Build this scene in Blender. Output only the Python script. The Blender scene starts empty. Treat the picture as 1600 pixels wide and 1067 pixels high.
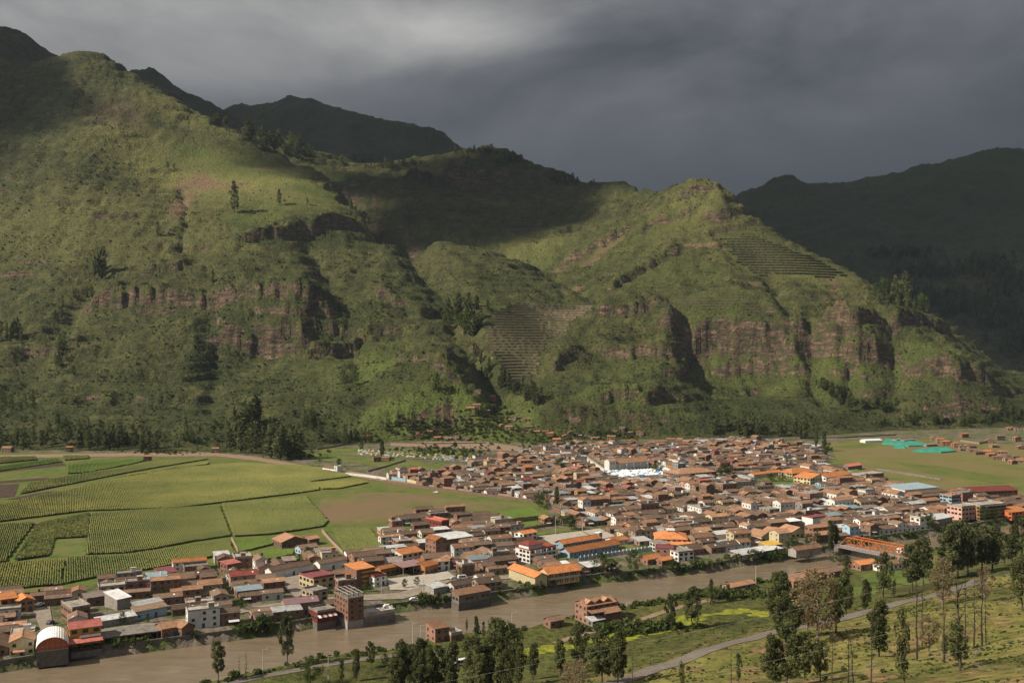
import bpy, bmesh, math, random
import numpy as np
from mathutils import Vector, Matrix, geometry
SC = bpy.context.scene
COL = SC.collection
R = math.radians
F, CX, CY, H = 1555.0, 800.0, 533.5, 120.0      # lens in photo pixels, camera 120 m above the valley floor
# ---------------------------------------------------------------- camera
cd = bpy.data.cameras.new('camera'); cam = bpy.data.objects.new('camera', cd); COL.objects.link(cam)
cd.sensor_width = 36.0; cd.lens = 36.0 * F / 1600.0; cd.clip_start = 0.5; cd.clip_end = 60000
cam.location = (0, 0, H); cam.rotation_euler = (R(90), 0, 0)
SC.camera = cam
# ---------------------------------------------------------------- sun direction
SUN_EL = R(40); SAZ = math.atan2(-0.93, -0.36)       # sun stands left of and a little behind the camera
S = Vector((math.sin(SAZ) * math.cos(SUN_EL), math.cos(SAZ) * math.cos(SUN_EL), math.sin(SUN_EL)))
sl = bpy.data.lights.new('sun', 'SUN'); sl.energy = 5.0; sl.angle = R(0.6); sl.color = (1.0, 0.90, 0.745)
sun = bpy.data.objects.new('sun', sl); COL.objects.link(sun)
sun.rotation_euler = (-S).to_track_quat('-Z', 'Y').to_euler(); sun.location = (-2000, -1000, 2500)
# ---------------------------------------------------------------- world: daylight sky under heavy cloud
W = bpy.data.worlds.new('World'); SC.world = W; W.use_nodes = True
def N(nt, t, **k):
    n = nt.nodes.new(t)
    for a, b in k.items(): setattr(n, a, b)
    return n
def world():
    nt = W.node_tree; nt.nodes.clear(); L = nt.links.new
    out = N(nt, 'ShaderNodeOutputWorld'); bg = N(nt, 'ShaderNodeBackground'); L(bg.outputs[0], out.inputs[0])
    sky = N(nt, 'ShaderNodeTexSky', sky_type='NISHITA', sun_disc=False, sun_elevation=SUN_EL, sun_rotation=SAZ % (2 * math.pi))
    tc = N(nt, 'ShaderNodeTexCoord'); mp = N(nt, 'ShaderNodeMapping'); L(tc.outputs['Generated'], mp.inputs[0])
    mp.inputs['Scale'].default_value = (1.0, 1.0, 1.9); mp.inputs['Location'].default_value = (3.1, 0.2, 0.55)
    n1 = N(nt, 'ShaderNodeTexNoise'); L(mp.outputs[0], n1.inputs['Vector'])
    n1.inputs['Scale'].default_value = 3.0; n1.inputs['Detail'].default_value = 7; n1.inputs['Roughness'].default_value = 0.58; n1.inputs['Distortion'].default_value = 0.35
    sep = N(nt, 'ShaderNodeSeparateXYZ'); L(tc.outputs['Generated'], sep.inputs[0])
    def mth(op, a, b=None, c=None):
        m = N(nt, 'ShaderNodeMath', operation=op)
        for i, v in enumerate((a, b, c)):
            if v is None: continue
            if isinstance(v, (int, float)): m.inputs[i].default_value = v
            else: L(v, m.inputs[i])
        return m.outputs[0]
    def ramp(v, pts):
        r = N(nt, 'ShaderNodeValToRGB'); L(v, r.inputs[0]); e = r.color_ramp.elements
        while len(e) < len(pts): e.new(0.5)
        for i, (p, c) in enumerate(pts): e[i].position = p; e[i].color = tuple(c) + (1,)
        return r.outputs[0]
    # brightness of the cloud: higher sky is brighter, storm (right, +x) is darker, noise on top
    base = mth('MULTIPLY_ADD', mth('MAXIMUM', mth('SUBTRACT', sep.outputs[2], 0.10), 0.0), 1.5, 0.13)
    base = mth('SUBTRACT', base, mth('MULTIPLY', sep.outputs[0], 0.34))
    def lobe(cx, cz, wx, wz, k):                       # brighter swellings of the cloud
        a = mth('POWER', mth('MULTIPLY', mth('SUBTRACT', sep.outputs[0], cx), 1 / wx), 2.0); b = mth('POWER', mth('MULTIPLY', mth('SUBTRACT', sep.outputs[2], cz), 1 / wz), 2.0)
        return mth('MULTIPLY', mth('POWER', 2.718, mth('MULTIPLY', mth('ADD', a, b), -1.0)), k)
    for q in ((-0.06, 0.30, 0.11, 0.035, 0.42), (-0.30, 0.27, 0.16, 0.06, 0.12), (0.42, 0.31, 0.10, 0.02, 0.06), (-0.18, 0.22, 0.12, 0.03, -0.10)): base = mth('ADD', base, lobe(*q))
    nz = mth('MULTIPLY', mth('SUBTRACT', n1.outputs[0], 0.50), mth('MULTIPLY_ADD', mth('MAXIMUM', mth('SUBTRACT', sep.outputs[2], 0.14), 0.0), 7.5, 0.12))
    v = mth('ADD', base, nz)
    c = ramp(v, [(0.0, (0.036, 0.040, 0.053)), (0.22, (0.080, 0.087, 0.103)), (0.42, (0.146, 0.154, 0.168)), (0.75, (0.36, 0.36, 0.355)), (1.0, (0.55, 0.54, 0.52))])
    # behind the camera the cloud breaks and the blue daylight sky shows
    brk = mth('MULTIPLY_ADD', sep.outputs[1], -1.6, -0.35); brk = N(nt, 'ShaderNodeClamp').inputs[0].node if False else mth('MINIMUM', mth('MAXIMUM', brk, 0.0), 0.75)
    sm = N(nt, 'ShaderNodeVectorMath', operation='SCALE'); L(sky.outputs[0], sm.inputs[0]); sm.inputs[3].default_value = 0.075
    mx = N(nt, 'ShaderNodeMix', data_type='RGBA'); L(brk, mx.inputs[0]); L(c, mx.inputs[6]); L(sm.outputs[0], mx.inputs[7])
    L(mx.outputs[2], bg.inputs[0]); bg.inputs[1].default_value = 0.82
world()
vs = SC.view_settings; vs.view_transform = 'Standard'; vs.look = 'None'; vs.gamma = 1; vs.use_curve_mapping = False; vs.exposure = 0.34
SC.cycles.max_bounces = 5; SC.cycles.diffuse_bounces = 2; SC.cycles.glossy_bounces = 2; SC.cycles.transmission_bounces = 2
SC.cycles.transparent_max_bounces = 8; SC.cycles.volume_bounces = 0
SC.cycles.use_adaptive_sampling = True
# ---------------------------------------------------------------- helpers
def P(px, py, z=0.0):                                 # where the sight line of a photo point meets the level z
    d = (H - z) * F / (py - CY)
    return ((px - CX) / F * d, d)
def Wp(px, py, d): return ((px - CX) / F * d, d, H - (py - CY) / F * d)
def _hash(ix, iy, s):
    h = (ix * 374761393 + iy * 668265263 + s * 982451653) & 0xffffffff
    h = ((h ^ (h >> 13)) * 1274126177) & 0xffffffff
    return (h ^ (h >> 16)) & 0xffff
_ang = np.arange(65536) * (2 * math.pi / 65536.0); _GC = np.cos(_ang).astype(np.float32); _GS = np.sin(_ang).astype(np.float32)
def pn(x, y, s=0):                                    # gradient noise, about -1..1
    ix = np.floor(x).astype(np.int64); iy = np.floor(y).astype(np.int64); fx = (x - ix).astype(np.float32); fy = (y - iy).astype(np.float32)
    u = fx * fx * fx * (fx * (fx * 6 - 15) + 10); v = fy * fy * fy * (fy * (fy * 6 - 15) + 10)
    def g(a, b, dx, dy):
        t = _hash(ix + a, iy + b, s); return _GC[t] * dx + _GS[t] * dy
    a = g(0, 0, fx, fy); b = g(1, 0, fx - 1, fy); c = g(0, 1, fx, fy - 1); d = g(1, 1, fx - 1, fy - 1)
    return 1.5 * ((a * (1 - u) + b * u) * (1 - v) + (c * (1 - u) + d * u) * v)
def fbm(x, y, o=4, s=0, rough=0.5):
    t = 0; a = 1.0; k = 0
    for i in range(o): t = t + a * pn(x, y, s + i); k += a; a *= rough; x = x * 2.03 + 7.1; y = y * 2.03 - 3.7
    return t / k
def ridged(x, y, o=4, s=0, rough=0.5):
    t = 0; a = 1.0; k = 0
    for i in range(o): t = t + a * (1 - 2 * np.abs(pn(x, y, s + i))); k += a; a *= rough; x = x * 2.03 + 7.1; y = y * 2.03 - 3.7
    return t / k
def sst(a, b, x):
    t = np.clip((x - a) / (b - a), 0, 1); return t * t * (3 - 2 * t)
def pdist(x, y, poly, closed=True):                   # signed distance to a polygon, negative inside
    n = len(poly); d2 = np.full(x.shape, 1e18); ins = np.zeros(x.shape, bool)
    for i in range(n if closed else n - 1):
        ax, ay = poly[i]; bx, by = poly[(i + 1) % n]; ex, ey = bx - ax, by - ay; L2 = ex * ex + ey * ey + 1e-9
        t = np.clip(((x - ax) * ex + (y - ay) * ey) / L2, 0, 1)
        d2 = np.minimum(d2, (x - ax - t * ex) ** 2 + (y - ay - t * ey) ** 2)
        if closed:
            c = (ay > y) != (by > y); xx = ax + (y - ay) * ex / (ey if abs(ey) > 1e-9 else 1e-9); ins ^= c & (x < xx)
    d = np.sqrt(d2); return np.where(ins, -d, d)
# ---------------------------------------------------------------- river banks
WZ = -3.6
NB = [(-420, 1085), (-150, 1066), (0, 1050), (107, 1032), (212, 1020), (350, 1002), (471, 984), (541, 971), (617, 957), (711, 947), (773, 939), (834, 931), (915, 912), (1010, 903), (1100, 895), (1150, 885), (1240, 872), (1300, 864), (1350, 853), (1390, 846), (1440, 840), (1490, 834), (1560, 822), (1660, 805), (1800, 790)]
SB = [(1800, 812), (1660, 828), (1560, 842), (1490, 852), (1430, 862), (1370, 874), (1300, 887), (1250, 898), (1195, 906), (1110, 917), (1041, 938), (982, 946), (910, 957), (829, 979), (700, 992), (622, 1013), (530, 1021), (466, 1034), (380, 1052), (250, 1085), (0, 1120), (-420, 1200)]
RNB = [P(a, b, WZ) for a, b in NB]; RSB = [P(a, b, -0.4) for a, b in SB]     # the near bank's crest hides its foot
RIVER = RNB + RSB
# ---------------------------------------------------------------- terrain control points: (photo x, photo y, metres away)
C = []
def c(*t): C.extend([Wp(*q) for q in t])
def cz(*t): C.extend([((px - CX) / F * d, d, z) for px, d, z in t])
for px, pts in {
 -250: [(600,1330),(500,1560),(400,1750),(300,1950),(150,2250),(20,2550)],
 0: [(600,1330),(500,1520),(400,1690),(300,1880),(180,2150),(110,2350)],
 140: [(600,1320),(520,1480),(440,1600),(330,1790),(220,2020),(140,2230),(83,2400)],
 230: [(640,1240),(560,1400),(300,1920),(220,2100)],
 300: [(650,1210),(600,1330),(480,1530),(400,1700),(300,1950),(240,2120)],
 400: [(620,1270),(340,1850),(400,1680),(440,1610),(260,2120)],
 480: [(330,1890),(350,1830),(385,1790),(440,1600),(640,1230),(290,2030)],
 560: [(375,1850),(400,1790),(460,1600),(540,1430),(610,1270)],
 640: [(640,1210),(560,1390),(480,1560),(425,1700)],
 700: [(620,1240),(560,1370),(500,1480)],
 740: [(545,1350),(600,1260),(480,1480)]}.items():
    c(*[(px, y, d) for y, d in pts])
c((-100,60,2950),(0,46,2950),(20,48,2950),(45,62,2940),(70,84,2930))                                      # dark top at the far left
c((165,92,2400),(200,116,2400),(250,149,2380),(300,179,2350),(350,206,2320),(400,228,2280),(450,251,2220),(500,278,2150),(540,311,2080),(570,346,2000),(610,385,1880))
c((340,478,1525),(400,478,1505),(480,483,1495),(545,500,1500),(340,500,1495),(400,552,1462),(460,552,1455),(520,560,1450),(340,575,1430),(300,520,1460),(200,500,1500),(200,520,1480),(560,585,1330))
c((600,395,1930),(680,385,1920),(760,392,1900),(850,422,1850),(720,430,1720),(800,432,1730),(860,450,1720),(800,475,1590),(900,478,1620),(940,485,1570),(790,602,1320),(835,580,1370),(760,530,1400),(860,530,1460),(690,440,1640))
c((650,345,2150),(720,370,2120),(800,382,2080),(850,400,2010),(900,422,1900),(700,305,2350),(800,300,2400),(600,305,2300),(540,292,2350),(560,330,2150),(880,340,2250),(620,340,2150))
c((520,250,2650),(600,262,2650),(650,252,2650),(700,245,2650),(735,236,2650),(775,236,2640),(800,248,2620),(830,258,2600),(870,270,2560),(900,285,2520),(930,300,2480),(945,301,2450),(700,292,2590),(760,288,2580),(650,290,2590),(840,300,2480))
c((400,216,2800),(450,227,2800),(520,247,2750),(420,232,2600))
c((960,292,2350),(975,285,2250),(1020,292,2150),(1050,290,2050),(1080,286,1980),(1110,292,1960),(1138,305,1945),(1148,332,1920),(1170,342,1912),(1190,351,1900),(1215,367,1880),(1250,388,1860),(1300,413,1830),(1350,438,1800),(1400,463,1780),(1450,488,1750),(1490,512,1740),(1520,542,1700),(1560,577,1650),(1600,603,1620),(1700,645,1500))
c((1000,330,2100),(950,350,2100),(900,400,1960),(960,400,1880),(920,440,1770),(1000,440,1700),(950,470,1640),(1050,380,1830),(1050,345,1920),(1100,340,1900),(1100,400,1770),(1100,460,1600),(1180,400,1790),(1180,460,1620),(1250,440,1700),(1250,490,1560),(1330,480,1660),(1400,500,1640),(1330,508,1540))
c((930,490,1530),(1000,487,1540),(1030,490,1522),(1100,495,1520),(1160,500,1510),(1210,512,1500),(1250,510,1500),(1310,515,1490),(1350,520,1500),(1400,515,1530),(1470,522,1560))
c((940,520,1480),(1020,545,1470),(1100,558,1498),(1160,566,1490),(1210,578,1480),(1250,600,1440),(1320,600,1440),(1370,600,1440),(1450,622,1400),(1520,622,1390),(1500,570,1470),(1540,590,1480))
c((1030,515,1480),(1048,560,1410),(1058,600,1350),(1078,560,1475),(1085,600,1390),(1240,545,1475),(1270,560,1500),(1400,560,1480))
c((880,560,1400),(900,620,1270),(960,590,1360),(960,600,1320),(1000,650,1240),(1100,620,1350),(1100,660,1260),(1200,620,1370),(1200,660,1270),(1300,650,1310),(1400,655,1300),(1500,655,1300),(1560,650,1320),(850,640,1230),(900,665,1210),(800,640,1215),(790,672,1170))
c((1640,640,1700),(1560,565,2400),(1500,525,2600),(1600,505,2600),(1450,440,3000),(1600,430,2900),(1750,450,2700),(1700,580,2100))
c((1155,318,4350),(1180,300,4400),(1210,275,4480),(1230,268,4500),(1250,278,4500),(1300,276,4500),(1400,270,4500),(1450,252,4600),(1500,245,4600),(1550,232,4600),(1600,222,4600),(1750,200,4700),(1300,345,3800),(1450,340,3800),(1600,330,3900),(1300,405,3300),(1450,392,3300),(1600,390,3300))
c((200,120,3500),(235,106,3500),(270,126,3500),(300,140,3450),(325,155,3420),(345,172,3400),(380,207,3300),(420,237,3150),(250,170,3200))
c((345,172,4250),(380,153,4200),(420,150,4200),(455,141,4200),(475,152,4200),(530,166,4180),(600,182,4150),(640,192,4120),(690,202,4100),(710,220,4080),(728,244,4050),(760,260,4000))
cz((300,2800,520),(250,2950,560),(480,3100,480),(600,3250,430),(800,3300,420),(140,2650,720),(1000,3000,300),(1080,2300,300),(1250,2250,190),(1400,2150,110),(1500,2050,70),(1100,2700,150),(1200,3200,150),(1400,2500,60),(900,3800,400),(450,5200,500),(1400,5600,500),(800,5500,400),(0,4000,600),(-400,3000,800),(-600,2000,450),(-600,1400,60),(1900,1500,120),(2200,2000,500),(2200,3500,800),(-300,6000,500),(2000,6000,500))
# near side of the valley, up to the camera's hillside
c((1000,1056,290),(1100,1022,303),(1200,992,320),(1320,968,336),(1400,946,350),(1500,921,370),(1590,896,400),(1300,1060,230),(1500,1060,190),(1600,1000,250),(1600,1060,172),(1000,1067,268),(1450,980,290),(1700,1000,230),(1250,1020,280),(1150,1050,265))
cz((345,3850,860),(300,4200,860),(345,4650,1000),(400,3800,900),(450,3700,850))
cz((300,2490,555),(350,2450,520),(400,2420,480),(450,2350,435),(500,2290,395),(540,2220,350),(575,2120,295),(230,2560,600),(600,2030,250),(680,2010,245),(760,2010,240),(850,1930,212),(640,2060,262),(560,2200,300),(520,2330,350),(1020,2300,330),(1148,2100,250),(1200,2050,230))
c((700,545,1320),(680,560,1290),(760,560,1400),(740,520,1430),(480,560,1400),(440,600,1310),(600,500,1510))
cz((1100,372,9),(1000,352,6),(1200,392,7),(1300,430,4),(1350,395,12),(1400,430,9),(1500,450,10),(1500,480,3),(1600,480,9),(1600,520,3),(1700,560,6),(700,322,4),(800,318,7),(900,312,14),(800,285,20),(600,300,8))
C += [(0,60,92),(0,0,117.5),(40,0,119),(-60,0,112),(0,-100,150),(-150,60,70),(-120,150,45),(0,150,55),(0,230,32),(60,150,63),(80,60,98),(150,60,105),(120,180,66),(200,150,82),(-250,150,30),(-250,250,5),(-300,50,45),(250,250,60),(350,350,50),(400,150,100),(500,400,60),(500,-100,180),(-400,-100,80),(-100,250,9)]
# foot of the hills: level ground
FOOT = [(-900, 640), (-900, 1060)] + [P(a, b) for a, b in [(0,702),(150,704),(330,706),(420,712),(480,704),(560,694),(700,690),(790,692),(900,689),(1000,686),(1100,686),(1200,685),(1300,680),(1400,673),(1500,670),(1600,668),(1700,664)]] + [(1300, 1300), (1500, 700)]
SOUTH = [P(a, b) for a, b in [(1800, 800), (1600, 838), (1450, 868), (1300, 905), (1200, 930), (1080, 945), (980, 975), (860, 1005), (720, 1030), (560, 1062), (380, 1090), (0, 1140), (-420, 1220)]] + [(-900, 240)]
FLAT = FOOT + SOUTH
for i, (x, y) in enumerate(FOOT[:-2]): C.append((x, y, -1.0))
for x, y in SOUTH[:-1]: C.append((x, y, -1.0))
for x, y in [(-500,700),(-200,700),(0,700),(200,700),(500,800),(600,1000),(-500,950),(0,900),(300,1000),(-300,500),(0,500),(800,1000)]: C.append((x, y, -2.0))
C = np.array(C, float)
def fit(C, eps=18.0, lam=1.5):
    X = C[:, :2]; n = len(X)
    D = np.sqrt(((X[:, None] - X[None]) ** 2).sum(-1) + eps * eps)
    A = np.zeros((n + 3, n + 3)); A[:n, :n] = D - lam * np.eye(n) * -1 * -1
    A[:n, n] = 1; A[:n, n + 1:] = X / 1000; A[n, :n] = 1; A[n + 1:, :n] = X.T / 1000
    b = np.zeros(n + 3); b[:n] = C[:, 2]
    return np.linalg.solve(A, b)
WT = fit(C)
def rbf(x, y, eps=18.0):
    sh = x.shape; x = x.ravel(); y = y.ravel(); o = np.empty(x.size); n = len(C)
    for i in range(0, x.size, 20000):
        a = x[i:i + 20000, None]; b = y[i:i + 20000, None]
        dd = np.sqrt((a - C[None, :, 0]) ** 2 + (b - C[None, :, 1]) ** 2 + eps * eps)
        o[i:i + 20000] = dd @ WT[:n] + WT[n] + (a[:, 0] * WT[n + 1] + b[:, 0] * WT[n + 2]) / 1000
    return o.reshape(sh)
NXG, NYG = 760, 900
# rows get wider apart with distance (finer tessellation near the town)
yy = [-120.0]
while yy[-1] < 6600:
    y = yy[-1]; yy.append(y + (2.6 if y < 500 else 3.4 if y < 1100 else 3.2 if y < 2000 else 5.0 if y < 2700 else 14))
YR = np.array(yy); TT = np.linspace(-1, 1, NXG)
def half(y): return 330 + 0.60 * np.maximum(y, 0)
GX = TT[None, :] * half(YR)[:, None]; GY = np.repeat(YR[:, None], NXG, 1)
Z0 = rbf(GX, GY)
df = pdist(GX, GY, FLAT)
hm = sst(0, 70, df)                                   # 0 on the valley floor, 1 on the hills
far = sst(500, 1100, GY)                              # hills beyond the town
Z0 = np.where(df < 0, 0, np.maximum(Z0, 0) * sst(0, 45, df) + 0.0)
ZG = Z0
def Zat(x, y):                                        # height of the built ground at world x, y
    x = np.asarray(x, float); y = np.asarray(y, float)
    j = np.clip(np.searchsorted(YR, y) - 1, 0, len(YR) - 2); fy = np.clip((y - YR[j]) / (YR[j + 1] - YR[j]), 0, 1)
    def row(jj):
        t = (x / half(YR[jj]) + 1) / 2 * (NXG - 1); i = np.clip(np.floor(t).astype(int), 0, NXG - 2); f = np.clip(t - i, 0, 1)
        return ZG[jj, i] * (1 - f) + ZG[jj, i + 1] * f
    return row(j) * (1 - fy) + row(j + 1) * fy
_D = np.concatenate([np.arange(120, 1000, 2.0), np.arange(1000, 6500, 2.5)])
def hit(px, py):                                      # first ground point on the sight line of a photo point
    x = (px - CX) / F * _D; z = H - (py - CY) / F * _D; g = Zat(x, _D); k = np.nonzero(g >= z)[0]
    if len(k) == 0: return None
    k = k[0]; return (float(x[k]), float(_D[k]), float(g[k]))
# farmed terraces: the slope is graded smooth there
TER = [('hillside terraces fanning down the gully mouth above the town', [(752,520),(775,482),(800,472),(940,476),(932,488),(900,505),(872,530),(850,556),(835,592),(815,606),(792,598),(770,560)], 4.0),
       ('narrow green terraces high under the ruins hill summit', [(1122,372),(1160,366),(1200,376),(1262,400),(1330,432),(1300,442),(1240,432),(1172,432),(1140,400)], 5.4),
       ('short green terraces right above the long rock cliff', [(1050,468),(1190,472),(1212,499),(1110,496),(1035,484)], 4.6)]
TERW = [[hit(a, b)[:2] for a, b in t[1]] for t in TER]
tmask = np.zeros_like(Z0)
for w in TERW: tmask = np.maximum(tmask, 1 - sst(-6, 22, pdist(GX, GY, w)))
# buttresses and clefts where the slope breaks into cliffs
gx_, gy_ = np.gradient(Z0, axis=1) / np.gradient(GX, axis=1), np.gradient(Z0, axis=0) / np.gradient(GY, axis=0)
clf = sst(.62, 1.15, np.hypot(gx_, gy_)); clf = np.maximum(clf, np.roll(clf, 4, 0)); clf = clf * (1 - tmask) * (1 - sst(2700, 3100, GY))
Z0 = Zat(GX + 8 * clf * fbm(GX / 40, GY / 60, 3, 201), GY + clf * (7 * ridged(GX / 40 + .4 * fbm(GX / 80, GY / 80, 2, 207), GY / 260 + Z0 / 150, 4, 203, .55) - 4) + 5 * (1 - tmask) * fbm(GX / 50, GY / 110, 4, 205) * sst(1150, 1400, GY))
ZG = Z0
CHAN = [([(630,352),(648,395),(690,450),(725,497),(746,548),(764,590),(800,628)],30,30),([(332,425),(324,480),(338,560),(330,640)],7,14),([(1172,395),(1200,430),(1238,505),(1262,560),(1285,625)],16,18),([(1072,500),(1080,560),(1095,605)],20,16),([(860,428),(905,452),(940,470)],14,22),([(480,350),(500,420),(548,500),(560,560),(575,640)],9,20),([(150,440),(110,500),(60,560),(20,620)],10,26),([(286,300),(292,345),(280,400)],6,7),([(1385,520),(1400,570),(1395,630)],14,12),([(1320,540),(1330,600)],12,10)]
def carve(Z_):
    for pl, dp, wd in CHAN:
        w = [q[:2] for q in (hit(*p) for p in pl) if q]
        if len(w) < 2: continue
        bx = (GX > min(q[0] for q in w) - 130) & (GX < max(q[0] for q in w) + 130) & (GY > min(q[1] for q in w) - 130) & (GY < max(q[1] for q in w) + 130)
        x_, y_ = GX[bx], GY[bx]; d_ = pdist(x_ + 10 * fbm(x_ / 35, y_ / 35, 3, 411), y_, w, False); Z_[bx] -= dp * np.exp(-(d_ / wd) ** 2) * (1 - tmask[bx]) * sst(8, 50, Z_[bx])
    return Z_
Z0 = carve(Z0.copy()); ZG = Z0
SCARPS = [([(888,424),(930,397),(985,370)],17),([(1000,367),(1045,351),(1092,335)],15),([(945,472),(1000,432),(1060,400)],13),([(372,386),(430,379),(500,360),(562,362)],20),([(140,492),(250,488),(340,486),(420,489),(500,499)],24),([(338,552),(400,557),(470,550)],26),([(588,475),(645,484)],16),([(630,292),(700,293),(790,286)],42),([(1108,352),(1142,350)],20),([(925,498),(1000,499),(1042,493)],20),([(1045,520),(1120,528),(1212,538)],26),([(1240,521),(1330,531),(1400,525),(1485,530)],20),([(935,560),(1000,566),(1052,572)],15),([(1430,590),(1500,596),(1535,602)],26),([(925,626),(1000,629),(1060,626)],13),([(615,572),(700,592)],13),([(490,565),(565,548)],22),([(1270,560),(1340,575),(1400,570)],24),([(230,432),(285,428)],14),([(40,560),(110,552)],14),([(860,585),(905,560)],14),([(1010,345),(1060,325),(1110,312)],12)]
dzs = np.zeros_like(Z0)
for pl, hh in SCARPS:
    w = [q for q in (hit(*p) for p in pl) if q]
    if len(w) < 2: continue
    w.sort(); xs_ = [q[0] for q in w]; ys_ = [q[1] for q in w]; yl = np.interp(GX, xs_, ys_) + 16 * fbm(GX / 38, GX * 0 + hh, 4, 401) + 5 * fbm(GX / 9, GX * 0 + hh, 2, 402)
    s_ = GY - yl; en = sst(xs_[0] - 25, xs_[0] + 15, GX) * (1 - sst(xs_[-1] - 15, xs_[-1] + 25, GX)); hv = hh * (1 + .5 * fbm(GX / 45, GY * 0, 3, 403))
    dzs += en * hv * (sst(-3, 3.5, s_) * (1 - sst(5, 75, s_)) - .35 * (1 - sst(-14, 0, s_)) * sst(-45, -14, s_) * 0)
Z0 = Z0 + dzs * (1 - tmask); ZG = Z0
# large gullies and spurs running down the slopes, then rock steps, then small roughness
wx = GX + 40 * fbm(GX / 260, GY / 260, 3, 5); wy = GY + 40 * fbm(GX / 260, GY / 260, 3, 9)
amp = hm * far
slope_ok = sst(15, 120, Z0)
d1 = 9 * ridged(wx / 210, wy / 480, 3, 11) * slope_ok + 4 * ridged(wx / 55, wy / 150, 3, 21)
d1 += 3.5 * fbm(wx / 70, wy / 70, 5, 31)
farm = sst(2900, 3400, GY)
d1 = d1 * (1 + 0.6 * farm)
d1 += farm * (42 * ridged(GX / 420, GY / 420, 6, 61, 0.45) - 45)
amp = amp * (1 - tmask)
MEAD = [hit(*q)[:2] for q in [(190, 170), (250, 175), (330, 215), (440, 262), (520, 312), (560, 350), (500, 340), (400, 350), (330, 345), (290, 320), (240, 250)]]
sm_ = 1 - .72 * (1 - sst(-30, 30, pdist(GX, GY, MEAD))); amp = amp * sm_
Zb = Z0 + amp * (d1 - 3)
# rock bands: height remapped to steps where the mask allows, the strata dip to the left on the ruins hill
strat = Zb + 0.22 * np.maximum(GX - 60, 0) * sst(200, 300, Zb) * (-1) + 9 * fbm(GX / 120, GY / 120, 3, 41)
def steps(v, per, sharp):
    q = v / per; f = q - np.floor(q); return (np.floor(q) + sst(0.5 - sharp, 0.5 + sharp, f)) * per - v
bm_ = sst(0.02, 0.30, fbm(GX / 190, GY / 110, 3, 47)) * amp * sst(20, 60, Zb) * (1 - 0.6 * farm)
Zb = Zb + bm_ * (steps(strat, 30.0, 0.13) * 0.5) + 0.35 * amp * steps(Zb + 3 * fbm(GX / 40, GY / 40, 3, 77), 13.0, 0.12)
# layered ledges on the cliffs
Zb = Zb + np.maximum(clf, sst(4, 14, dzs)) * amp * .85 * steps(Zb + .03 * GX + 2.5 * fbm(GX / 30, GY / 30, 3, 405), 8.5, .14)
# cattle terracettes and shrubs' roughness
Zb = Zb + amp * (0.75 * steps(Zb + 2.2 * fbm(GX / 26, GY / 26, 3, 53), 5.0, 0.2) + 1.1 * fbm(GX / 9, GY / 9, 3, 57) + sst(.55, 1.1, np.hypot(np.gradient(Zb, axis=0) / 3.2, np.gradient(Zb, axis=1) / 3.2)) * 4.0 * ridged(GX / 17, GY / 17, 3, 59))
near = (1 - far) * hm
Zb = Zb + near * (0.9 * fbm(GX / 14, GY / 14, 4, 71) + 1.6 * fbm(GX / 40, GY / 40, 3, 72))
# river bed
dr = pdist(GX, GY, RIVER)
Zb = np.where(dr < 12, Zb * sst(0, 12, dr), Zb)
Zb = np.where(dr < 2, -6.5 * (1 - sst(-2.5, 0.6, dr)), Zb)
ZG = Zb
# ---------------------------------------------------------------- materials
def mat(name, rough=0.9):
    m = bpy.data.materials.new(name); m.use_nodes = True; nt = m.node_tree; b = nt.nodes['Principled BSDF']
    b.inputs['Roughness'].default_value = rough; b.inputs['Specular IOR Level'].default_value = 0.15
    return m, nt, b
def nz(nt, vec, scale, detail=4, rough=0.55, dist=0.0):
    n = N(nt, 'ShaderNodeTexNoise'); n.inputs['Scale'].default_value = scale; n.inputs['Detail'].default_value = detail
    n.inputs['Roughness'].default_value = rough; n.inputs['Distortion'].default_value = dist; nt.links.new(vec, n.inputs['Vector']); return n.outputs[0]
def rmp(nt, v, pts, mode='LINEAR'):
    r = N(nt, 'ShaderNodeValToRGB'); nt.links.new(v, r.inputs[0]); e = r.color_ramp.elements; r.color_ramp.interpolation = mode
    while len(e) < len(pts): e.new(0.5)
    for i, (p, cc) in enumerate(pts):
        e[i].position = p; e[i].color = (tuple(cc) + (1,)) if not isinstance(cc, (int, float)) else (cc, cc, cc, 1)
    return r.outputs[0]
def mixc(nt, f, a, b, mode='MIX'):
    m = N(nt, 'ShaderNodeMix', data_type='RGBA', blend_type=mode)
    for i, v in ((0, f), (6, a), (7, b)):
        if isinstance(v, (int, float)): m.inputs[i].default_value = v
        elif isinstance(v, tuple): m.inputs[i].default_value = v + (1,)
        else: nt.links.new(v, m.inputs[i])
    return m.outputs[2]
def mth(nt, op, a, b=None, c=None, clamp=False):
    m = N(nt, 'ShaderNodeMath', operation=op, use_clamp=clamp)
    for i, v in enumerate((a, b, c)):
        if v is None: continue
        if isinstance(v, (int, float)): m.inputs[i].default_value = v
        else: nt.links.new(v, m.inputs[i])
    return m.outputs[0]
def pos(nt): return N(nt, 'ShaderNodeNewGeometry').outputs['Position']
def bump(nt, b, h, strength, dist):
    n = N(nt, 'ShaderNodeBump'); n.inputs['Strength'].default_value = strength; n.inputs['Distance'].default_value = dist
    nt.links.new(h, n.inputs['Height']); nt.links.new(n.outputs[0], b.inputs['Normal'])
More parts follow.
